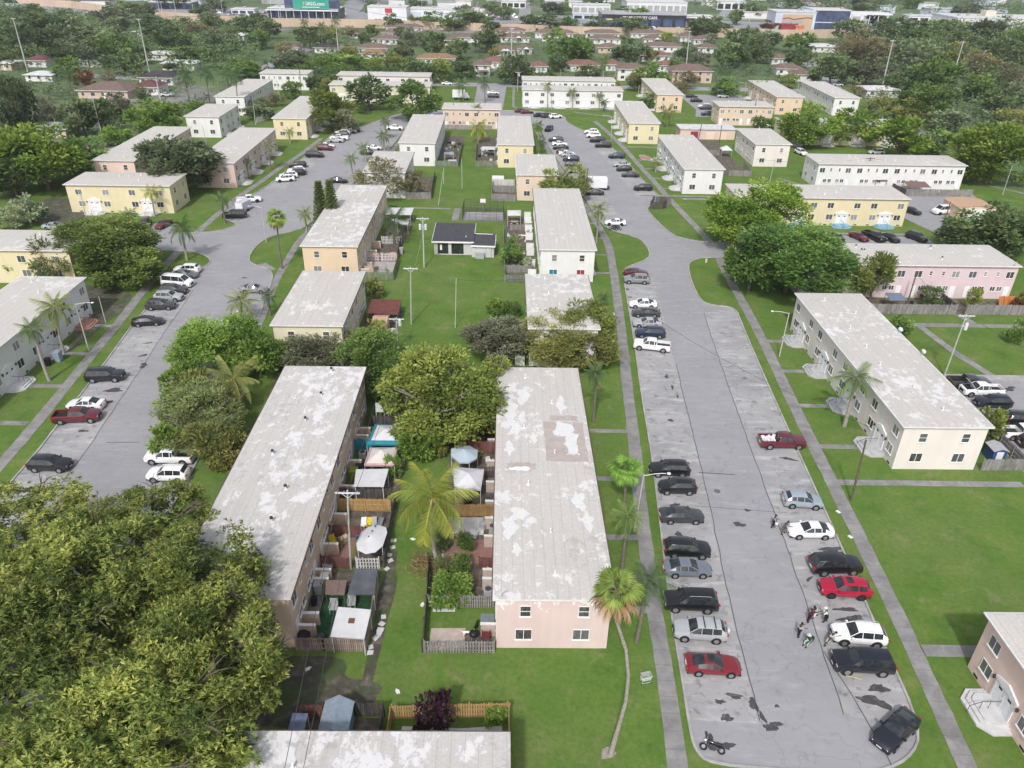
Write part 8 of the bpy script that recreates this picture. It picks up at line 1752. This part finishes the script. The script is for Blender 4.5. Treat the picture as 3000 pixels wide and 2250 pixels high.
t=thing('bag','white carrier bag held by the person in grey on the lane','bag',(28.42,63.3,.62)); mb=MB(); mb.add([(-.14,-.08,0),(.14,-.08,0),(.14,.08,0),(-.14,.08,0),(-.18,-.03,.34),(.18,-.03,.34),(.18,.03,.34),(-.18,.03,.34)],[(0,1,5,4),(1,2,6,5),(2,3,7,6),(3,0,4,7),(0,3,2,1),(4,5,6,7)]); mb.build('sack',MATS['plastic_white'],t); mb=MB(); mb.tube([(-.08,0,.34),(-.05,0,.46),(.05,0,.46),(.08,0,.34)],.012,5); mb.build('handle',MATS['plastic_white'],t)
t=thing('bag','black shoulder bag hanging beside the white shirted person','bag',(29.1,50.1,.75)); mb=MB(); mb.box(-.16,.16,-.07,.07,0,.3); mb.build('pouch',MATS['plastic_black'],t); mb=MB(); mb.tube([(-.14,0,.3),(-.05,.05,.62),(.14,0,.3)],.014,5); mb.build('strap',MATS['plastic_black'],t)
# ------------------------------------------------------------------ bungalows
def bungalow(x,y,w_,dep,h,roof,gable,label):
    tan='tan' in label or 'yellow' in label or 'pale two' in label; t=thing('bungalow',fmt(label),'house',(x,y,0),R(random.uniform(-2,2)),'bungalows of the far neighbourhood'); hw=w_/2; mb=MB(); mb.box(-hw,hw,0,dep,0,h); mb.build('wall',MATS['bung_tan' if tan else 'bung_white'],t)
    ov=.7; rise=(1.9 if roof not in('white','greyblue') else 1.0)*(1 if dep<11 else 1.2); rr=min(dep/2,hw)*.95
    a=(-hw+rr,dep/2);b2=(hw-rr,dep/2); mb=MB(); vs=[(-hw-ov,-ov,h),(hw+ov,-ov,h),(hw+ov,dep+ov,h),(-hw-ov,dep+ov,h),(a[0],a[1],h+rise),(b2[0],b2[1],h+rise)]
    lo=[(q[0],q[1],h-.18) for q in vs[:4]]; mb.add(vs+lo,[(0,1,5,4),(1,2,5),(2,3,4,5),(3,0,4)],0); mb.add(vs[:4]+lo,[(4,5,1,0),(5,6,2,1),(6,7,3,2),(7,4,0,3),(7,6,5,4)],1); rf=mb.build('roof',[MATS['rf_'+roof],MATS['fascia']],t)
    if gable:
        gx=hw*.25; mb=MB(); mb.add([(gx-1.9,-2.6,h-.1),(gx+1.9,-2.6,h-.1),(gx,-2.6,h+1.1),(gx-1.9,1.5,h-.1),(gx+1.9,1.5,h-.1),(gx,2.2,h+1.1)],[(0,1,2)],1); mb.add([(gx-2.2,-2.7,h-.2),(gx,-2.7,h+1.18),(gx,2.4,h+1.18),(gx-2.2,1.5,h-.2),(gx+2.2,-2.7,h-.2),(gx+2.2,1.5,h-.2)],[(0,1,2,3),(1,4,5,2)],0); mb.build('porch_roof',[MATS['rf_'+roof],MATS['white_paint']],t)
        for dx in (-1.7,1.7): mb=MB(); mb.box(gx+dx-.1,gx+dx+.1,-2.5,-2.3,0,h-.15); mb.build('porch_post',MATS['white_paint'],t)
        mb=MB(); mb.box(gx-.5,gx+.5,-.05,-.005,0,2.1); mb.build('door',MATS['com_grey'],t)
    n=max(2,int(w_/3.4))
    for lv in ((1.0,) if h<4 else (.9,3.3)):
        for i in range(n):
            u=-hw+(i+.5)*w_/n
            if gable and abs(u-hw*.25)<1.0: continue
            mb=MB(); ww=.5 if (i*7+int(x))%3 else .75; mb.box(u-ww-.08,u+ww+.08,-.06,-.003,lv-.08,lv+1.28,0); mb.box(u-ww,u+ww,-.075,-.062,lv,lv+1.2,1); mb.build('window',[MATS['white_paint'],MATS['window_glass']],t)
    if not gable: mb=MB(); u=hw*.1; mb.box(u-.5,u+.5,-.07,-.01,0,2.05); mb.build('door',MATS['com_grey' if int(x)%2 else 'door_white'],t)
    if h>4: mb=MB(); mb.add([(-1,-2.5,2.5),(3.5,-2.5,2.5),(3.5,0,2.9),(-1,0,2.9)],[(0,1,2,3)]); mb.build('porch_roof',MATS['rf_'+roof],t)
for q in BUNG: bungalow(*q)
# ------------------------------------------------------------------ beige sound wall and shops beyond
def soundwall(pts,h,label):
    t=thing('sound_wall',label,'wall',(pts[0][0],pts[0][1],0)); ox,oy=pts[0]; mb=MB(); cp=MB()
    for a,b2 in zip(pts[:-1],pts[1:]):
        L=math.dist(a,b2); ux,uy=(b2[0]-a[0])/L,(b2[1]-a[1])/L; q=[(a[0]-ox-uy*s,a[1]-oy+ux*s) for s in(-.2,.2)]+[(b2[0]-ox-uy*s,b2[1]-oy+ux*s) for s in(.2,-.2)]; mb.prism(q,0,h)
        for i in range(int(L/6)+1): c=i*6; cp=MB(); cp.box(a[0]+ux*c-ox-.4,a[0]+ux*c-ox+.4,a[1]+uy*c-oy-.4,a[1]+uy*c-oy+.4,0,h+.25); cp.build('pier',MATS['sound_wall'],t)
    mb.build('panel',MATS['sound_wall'],t)
soundwall([(-420,712),(-364,690),(-296,633),(-252,605),(-215,588)],5.2,'long beige wall rising leftward before the shops, left stretch'); soundwall([(-215,588),(-172,572),(-128,576),(-98,575),(-60,573)],5.2,'long beige wall before the green signed store'); soundwall([(-60,573),(-2,569),(42,560),(92,556)],4.6,'long beige wall behind the brown roofed bungalows'); soundwall([(92,556),(140,555),(178,555),(206,562),(225,572)],5.4,'long beige wall at the right below the painted building')
mb=MB(); mb.poly([(-520,640),(-300,640),(-215,592),(-60,578),(95,562),(230,578),(330,640),(330,668),(-520,730)],.05); struct('highway',mb,MATS['asphalt_far'])
mb=MB(); mb.poly([(-146,660),(-128,655),(-160,1000),(-185,1000)],.06); mb.poly([(0,660),(10,660),(14,1400),(2,1400)],.06); mb.poly([(-900,690),(900,690),(900,702),(-900,702)],.07); mb.poly([(150,660),(158,660),(260,1000),(250,1000)],.065); struct('far_street',mb,MATS['asphalt_far'])
for nm,pts in (('parking_lot',[(-250,640),(-115,642),(-130,690),(-250,688)]),('parking_lot',[(-30,662),(40,662),(45,688),(-30,688)]),('parking_lot',[(200,630),(320,640),(330,700),(210,700)]),('parking_lot',[(60,640),(125,640),(130,720),(60,720)])): mb=MB(); mb.poly(pts,.08+random.random()*.02); struct(nm,mb,MATS['asphalt_far'])
def text(root,s,x,y,z,size,mat,depth=.15):
    c=bpy.data.curves.new('lettering','FONT'); c.body=s; c.size=size; c.extrude=depth; c.align_x='CENTER'; c.space_character=1.05; c.offset=.02*size; o=bpy.data.objects.new('lettering',c); COL.objects.link(o)
    dg=bpy.context.evaluated_depsgraph_get(); me=bpy.data.meshes.new_from_object(o.evaluated_get(dg)); bpy.data.objects.remove(o); me.materials.clear(); me.materials.append(MATS[mat]); q=put('lettering',me,root,(x,y,z)); q.rotation_euler=(R(90),0,0); return q
def shop(x0,x1,y,d,h,wall,label,roof='rf_white',wins=0,winmat='com_blue',base=0,rz=0,par=.6):
    t=thing('shop_building',fmt(label),'shop',(x0,y,0),R(rz),'shops beyond the beige wall'); w_=x1-x0; mb=MB(); mb.box(0,w_,0,d,0,h); mb.build('wall',MATS[wall],t); mb=MB(); mb.box(-.3,w_+.3,-.3,d+.3,h,h+par); mb.box(.4,w_-.4,.4,d-.4,h+par,h+par+.05); rf=mb.build('roof',MATS[roof],t)
    r=random.Random(label)
    for i in range(max(1,int(w_/14))): mb=MB(); cx=r.uniform(3,w_-3); mb.box(cx-1,cx+1,d*.4,d*.4+1.6,h+par+.05,h+par+1.3); mb.build('roof_unit',MATS['com_grey'],rf)
    for i in range(wins): mb=MB(); u=(i+.5)*w_/wins; q=w_/wins*.38; mb.box(u-q,u+q,-.08,-.01,h*.12,h*.72); mb.build('window',MATS[winmat],t)
    return t
t=shop(-187,-135,632,26,6.6,'com_dark','dark glass fronted store under the big green sign','rf_white',12,'com_blue'); 
for i in range(9): mb=MB(); mb.cyl(3+i*5.6,-3.2,0,5.6,.22,n=8); mb.build('column',MATS['com_white'],t)
mb=MB(); mb.box(-1,53,-4,0,5.6,6.2); mb.build('awning',MATS['com_white'],t)
s=thing('store_sign','long green sign band with gold and white lettering on the dark store','sign',(-174,631.5,6.6)); mb=MB(); mb.box(0,41,0,1.2,.65,6.3); mb.build('backing',MATS['com_blue'],s); mb=MB(); mb.box(6.3,33,-.12,-.01,.3,6.5); mb.build('panel',MATS['sign_green'],s); text(s,'H',15.0,-.2,2.6,3.4,'sign_yellow'); text(s,'GREG.com',22.6,-.2,2.7,3.1,'com_white'); mb=MB(); mb.box(13,26,-.2,-.13,1.2,1.6); mb.build('stripe',MATS['com_white'],s)
t=shop(-113,-84,634,18,8.6,'com_white','white flat box store with a red square sign','rf_white'); mb=MB(); mb.box(13,18.4,-.15,-.01,5.0,8.0); mb.build('sign_panel',MATS['sign_red'],t); mb=MB(); mb.box(13.4,15.2,-.15,-.01,3.4,4.6); mb.build('sign_mark',MATS['sign_red'],t)
shop(-84,-31,650,20,6.5,'com_white','long white extension right of the red signed store','rf_white',5,'com_lblue')
t=shop(60,121,612,30,8.4,'com_dark','long black showroom with white lettering behind the trees','com_grey',7,'com_blue'); text(t,'MIAMI LUXURY CARS',27.5,-.15,5.7,2.5,'com_white'); mb=MB(); mb.box(3,8,-.12,-.01,4.6,5.6); mb.build('sign_panel',MATS['sign_yellow'],t)
shop(93,145,736,40,9.0,'com_white','large white building with a low red edged roof behind the black showroom','rf_white',9,'com_grey')
t=shop(185,214,612,22,11.8,'com_lblue','pale blue building with a tan painted panel','rf_white'); mb=MB(); mb.box(5,27,-.15,-.01,1.0,10.6); pn=mb.build('painted_panel',MATS['com_tan'],t); mb=MB(); mb.tube([(5.5,-.2,7.6),(9,-.2,8.4),(13,-.2,7.3),(18,-.2,7.9),(23,-.2,8.6),(26.5,-.2,8.2)],.28,6); mb.build('painted_line',MATS['com_brown'],pn); mb=MB(); mb.box(6,20,-.19,-.16,1.1,6.3); mb.build('painted_block',MATS['com_grey'],pn)
shop(188,200,604,6,4.2,'com_red','small red building before the painted building','com_red'); shop(197,203,600,4,3.6,'com_orange','small orange box building before the painted building','com_orange')
t=shop(216,243,624,24,12.5,'com_blue','dark glass showroom beside the painted building','rf_white',4,'com_blue'); mb=MB(); mb.box(-1.5,1.2,-1,24,0,13.5); mb.build('side_tower',MATS['com_lblue'],t); mb=MB(); mb.box(27,58,0,18,10.2,11.2); mb.build('side_canopy',MATS['com_white'],t); mb=MB(); mb.box(0,27,-.5,0,4.4,5.0); mb.build('floor_band',MATS['com_lblue'],t)
for i in range(5): mb=MB(); mb.cyl(29+i*6.5,1,0,10.2,.3,n=8); mb.build('column',MATS['com_white'],t)
t=shop(330,420,640,40,8.0,'com_white','long white arcaded building at the right behind the woods','rf_white',0)
for i in range(22): mb=MB(); u=2+i*4; mb.box(u-.9,u+.9,-.1,-.01,.6,5.6); mb.cyl(u,-.055,5.6,5.7,.01,n=4); mb.build('arch',MATS['com_grey'],t)
mb=MB(); mb.box(28,36,14,22,8.6,12.5); mb.build('roof_block',MATS['hat_cream'],t)
shop(-302,-268,694,18,4.8,'com_blue','blue fronted store with a white roof far left','rf_white',6,'com_dark'); shop(-225,-207,663,12,3.2,'com_white','small white store beside the highway','rf_white',3); t=shop(-400,-371,633,24,4.5,'com_white','grey roofed store with a teal edge at the far left','com_grey',4,'com_blue'); mb=MB(); mb.box(-.5,29,-3,0,4.6,5.2); mb.build('awning',MATS['teal_roof'],t)
shop(-16,6,772,16,5.6,'com_white','white building beside the far straight street','rf_white',4,'com_dark'); shop(46,78,727,16,6.5,'com_white','white two part building right of the far street','rf_white',5,'com_grey'); shop(43,67,672,10,3.6,'com_lblue','low pale roofed building before the two part one','rf_white',3,'com_dark'); shop(24,42,789,14,5,'com_grey','grey building far behind the two part one','rf_white',3); shop(185,212,798,20,7,'com_white','white hall at the top right of centre','rf_white',4,'com_dark'); shop(127,150,658,12,4.6,'com_white','low white building right of the black showroom','rf_white',2,'com_dark'); shop(322,348,702,14,4.4,'com_white','small white building before the arcade','rf_white',3,'com_dark'); shop(-60,-42,700,14,5,'com_white','white building far behind the long white extension','rf_white',3,'com_dark'); shop(258,300,690,24,6,'com_white','white roofed row right of the glass showroom','rf_white',4,'com_grey')
random.seed(21); k=0
for i in range(70):
    x=random.uniform(-560,640); y=random.uniform(700,1080)
    if any(abs(x-a)<26 and abs(y-b2)<30 for a,b2 in ((-160,700),(8,720),(118,750),(60,730),(198,800),(10,780))): continue
    w_=random.uniform(12,34); k+=1; t=thing('far_building','small pale far building among the trees near the horizon','building',(x,y,0),R(random.uniform(-12,12)),'pale far buildings near the horizon'); hh=random.uniform(3.2,6); mb=MB(); mb.box(0,w_,0,random.uniform(10,18),0,hh); mb.build('wall',MATS[random.choice(['com_white','com_white','com_grey','bung_white','com_lblue'])],t); mb=MB(); mb.box(-.5,w_+.5,-.5,14,hh,hh+.5); mb.build('roof',MATS[random.choice(['rf_white','rf_white','rf_white','com_grey','rf_tan'])],t)
random.seed(8)
cm=MB(); CARFAR=[]
def farcar():
    mb=MB(); mb.prism([(-2.2,-.85),(2.2,-.85),(2.2,.85),(-2.2,.85)],.3,.85); mb.add([(-1.6,-.8,.85),(1.1,-.8,.85),(1.1,.8,.85),(-1.6,.8,.85),(-1.1,-.65,1.45),(.4,-.65,1.45),(.4,.65,1.45),(-1.1,.65,1.45)],[(0,1,5,4),(1,2,6,5),(2,3,7,6),(3,0,4,7),(4,5,6,7)]); return mb.mesh('car_body',[MATS['paint_white']])
FC=farcar()
spots=[(random.uniform(-245,-130),random.choice([644,651,662,670,678])) for _ in range(48)]+[(random.uniform(-28,40),random.choice([668,675,682])) for _ in range(22)]+[(random.uniform(-330,120),random.choice([696,699])) for _ in range(16)]+[(random.uniform(62,128),random.choice([600,596,606])) for _ in range(18)]+[(random.uniform(205,320),random.choice([606,650,660,676,690])) for _ in range(34)]+[(random.uniform(-110,-30),random.choice([625,630])) for _ in range(12)]
for i,(x,y) in enumerate(spots):
    o=put('far_car',FC,None,(x,y,.1),R(random.choice([88,92,0,180])),MATS['paint_'+random.choice(['white','white','silver','black','dkgrey','greysilver','maroon','navy'])]); tag(o,'tiny far car on the lots and highway beyond the beige wall','car','far cars beyond the beige wall')
for i in range(26): 
    x,y=random.uniform(-330,330),random.uniform(600,700); t=thing('street_lamp','thin light pole beside the far highway','street lamp',(x,y,0),0,'light poles along the far highway'); mb=MB(); mb.cyl(0,0,0,11,.16,.1,n=6); mb.build('shaft',MATS['metal_white'],t); mb=MB(); mb.tube([(0,0,10.9),(1.6,0,11.2)],.1,5); mb.build('lamp_arm',MATS['metal_white'],t)
# ------------------------------------------------------------------ woods and undergrowth that read as one mass
def wood(name,poly,n,hr,rr_,kind,label,seed,per=70,ls=.24):
    r=np.random.default_rng(seed); xs=[p[0] for p in poly]; ys=[p[1] for p in poly]; Vs=[];Ts=[]
    def inside(x,y):
        c=False; j=len(poly)-1
        for i in range(len(poly)):
            if (poly[i][1]>y)!=(poly[j][1]>y) and x<(poly[j][0]-poly[i][0])*(y-poly[i][1])/(poly[j][1]-poly[i][1])+poly[i][0]: c=not c
            j=i
        return c
    k=0
    while k<n:
        x,y=r.uniform(min(xs),max(xs)),r.uniform(min(ys),max(ys))
        if not inside(x,y): continue
        k+=1; R_=r.uniform(*rr_); h=r.uniform(*hr); P,D,t=crown_points(seed*100+k%9,9,per//9+1,.42,-.4,.55); v=leafquads(P,D,ls,.6,seed+k%9); v=v*np.array([R_,R_,h*.55])+np.array([x,y,h*.5]); Vs.append(v); Ts.append(np.clip(t+r.uniform(-.25,.25),0,1))
    o=put(name,tri_mesh(name,np.concatenate(Vs),4,np.concatenate(Ts),'leaf_'+kind)); tag(o,label,None,None,'stuff')
wood('undergrowth',[(120,205),(118,250),(128,290),(140,330),(160,345),(270,340),(270,190),(190,165),(150,180),(150,205),(165,240),(150,262),(128,240)],330,(3,6.5),(3,6),'dgreen2','dull green undergrowth of the right hand woods',31)
wood('undergrowth',[(165,350),(158,420),(180,470),(215,545),(320,620),(430,620),(330,340)],520,(5,10),(4.5,8),'dgreen','dark tree mass of the right hand woods',32)
wood('undergrowth',[(-106,262),(-112,300),(-112,330),(-130,345),(-300,345),(-260,180),(-150,150),(-112,175),(-122,215),(-108,238)],330,(2,4.2),(2.5,5),'dgreen2','dull green undergrowth between the left bungalows',33)
wood('undergrowth',[(-125,350),(-130,470),(-180,540),(-270,590),(-400,640),(-330,350)],420,(4,8),(4.5,7.5),'dgreen','dark tree mass of the left hand woods',34)
wood('undergrowth',[(-110,352),(-20,356),(-18,372),(-50,385),(-60,415),(-110,405)],190,(3,5.5),(2.5,4.5),'green','green thicket behind the hidden cream block',35)
wood('undergrowth',[(-130,430),(130,430),(135,548),(-100,560),(-150,545)],170,(2,4.5),(2,3.6),'dgreen2','scattered garden greenery between the far bungalows',36)
wood('undergrowth',[(-20,360),(130,362),(135,430),(-20,430)],150,(2,4.5),(1.8,3.4),'dgreen2','garden greenery among the nearest bungalows',37)
wood('undergrowth',[(-560,720),(-700,1150),(820,1150),(640,700),(340,720),(120,790),(-100,760)],900,(6,11),(5,11),'dgreen','far tree cover of the city near the horizon',38,60,.26)

# ------------------------------------------------------------------ thin haze of the humid air
m=bpy.data.materials.new('haze'); m.use_nodes=True; t=m.node_tree; t.nodes.clear(); o_=t.nodes.new('ShaderNodeOutputMaterial'); pv=t.nodes.new('ShaderNodeVolumePrincipled'); pv.inputs['Color'].default_value=(.93,.96,1,1); pv.inputs['Density'].default_value=HAZE; pv.inputs['Anisotropy'].default_value=.2; t.links.new(pv.outputs[0],o_.inputs['Volume'])
mb=MB(); mb.box(-1600,1600,-70,3600,-1.5,62); o=mb.build('haze',m); o['kind']='stuff'

# ------------------------------------------------------------------ loose yard clutter
r=random.Random(44)
def bucket(x,y,mat,label,grp): t=thing('bucket',label,'bucket',(x,y,.02),0,grp); mb=MB(); mb.cyl(0,0,0,.34,.15,.19,12); mb.build('pail',MATS[mat],t,True); mb=MB(); mb.tube([(-.19,0,.33),(0,.02,.46),(.19,0,.33)],.012,5); mb.build('handle',MATS['metal_grey'],t)
def crate(x,y,mat,label,grp):
    t=thing('crate',label,'crate',(x,y,.02),r.uniform(0,3),grp); mb=MB(); w_,l_,h=r.uniform(.25,.5),r.uniform(.25,.45),r.uniform(.3,.7); mb.box(-w_,w_,-l_,l_,0,h); mb.build('box',MATS[mat],t); mb=MB(); mb.box(-w_-.03,w_+.03,-l_-.03,l_+.03,h,h+.05); mb.build('lid',MATS[mat],t)
def pot(x,y,label,grp):
    t=thing('potted_plant',label,'plant',(x,y,.02),0,grp); mb=MB(); mb.cyl(0,0,0,.3,.14,.2,10); mb.build('pot',MATS['shingle_tan'],t,True); P=np.random.default_rng(int(abs(x)*9+y)).normal(0,.2,(90,3))+np.array([0,0,.62]); put('leaves',tri_mesh('leaves',leafquads(P,P-np.array([0,0,.4]),.22,.5,3),4,np.random.default_rng(2).random(90),'leaf_green'),t)
for nm,zone,n in (('tan block',(-18.0,-12.9,52.8,81),26),('near pale pink block',(-6.8,-2.4,52,81),22),('orange block',(-27.4,-22.9,133,164),16),('curtained white block',(-1.3,3.0,135,166),14),('short pale yellow block',(-23.8,-18.8,104,110),8),('lilac block',(61,88,120.2,124.5),16),('long white block',(79,113,191.6,195.6),12),('white lawn block',(-21.6,-16.6,213,240),14),('yellow lawn block',(-11,-6,213,240),12),('bottom edge block',(-15.5,-10,35,38.5),6)):
    for i in range(n):
        x,y=r.uniform(*zone[:2]),r.uniform(*zone[2:]); k=i%4
        if k==0: bucket(x,y,r.choice(['plastic_white','plastic_white','plastic_blue']),f'small round bucket lying about the {nm} yards',f'buckets in the {nm} yards')
        elif k==1: pot(x,y,f'leafy potted plant in the {nm} yards',f'potted plants in the {nm} yards')
        else: crate(x,y,r.choice(['plastic_grey','box_tan','deck_wood','plastic_black','metal_white','fence_red']),f'small lidded box standing about the {nm} yards',f'boxes in the {nm} yards')
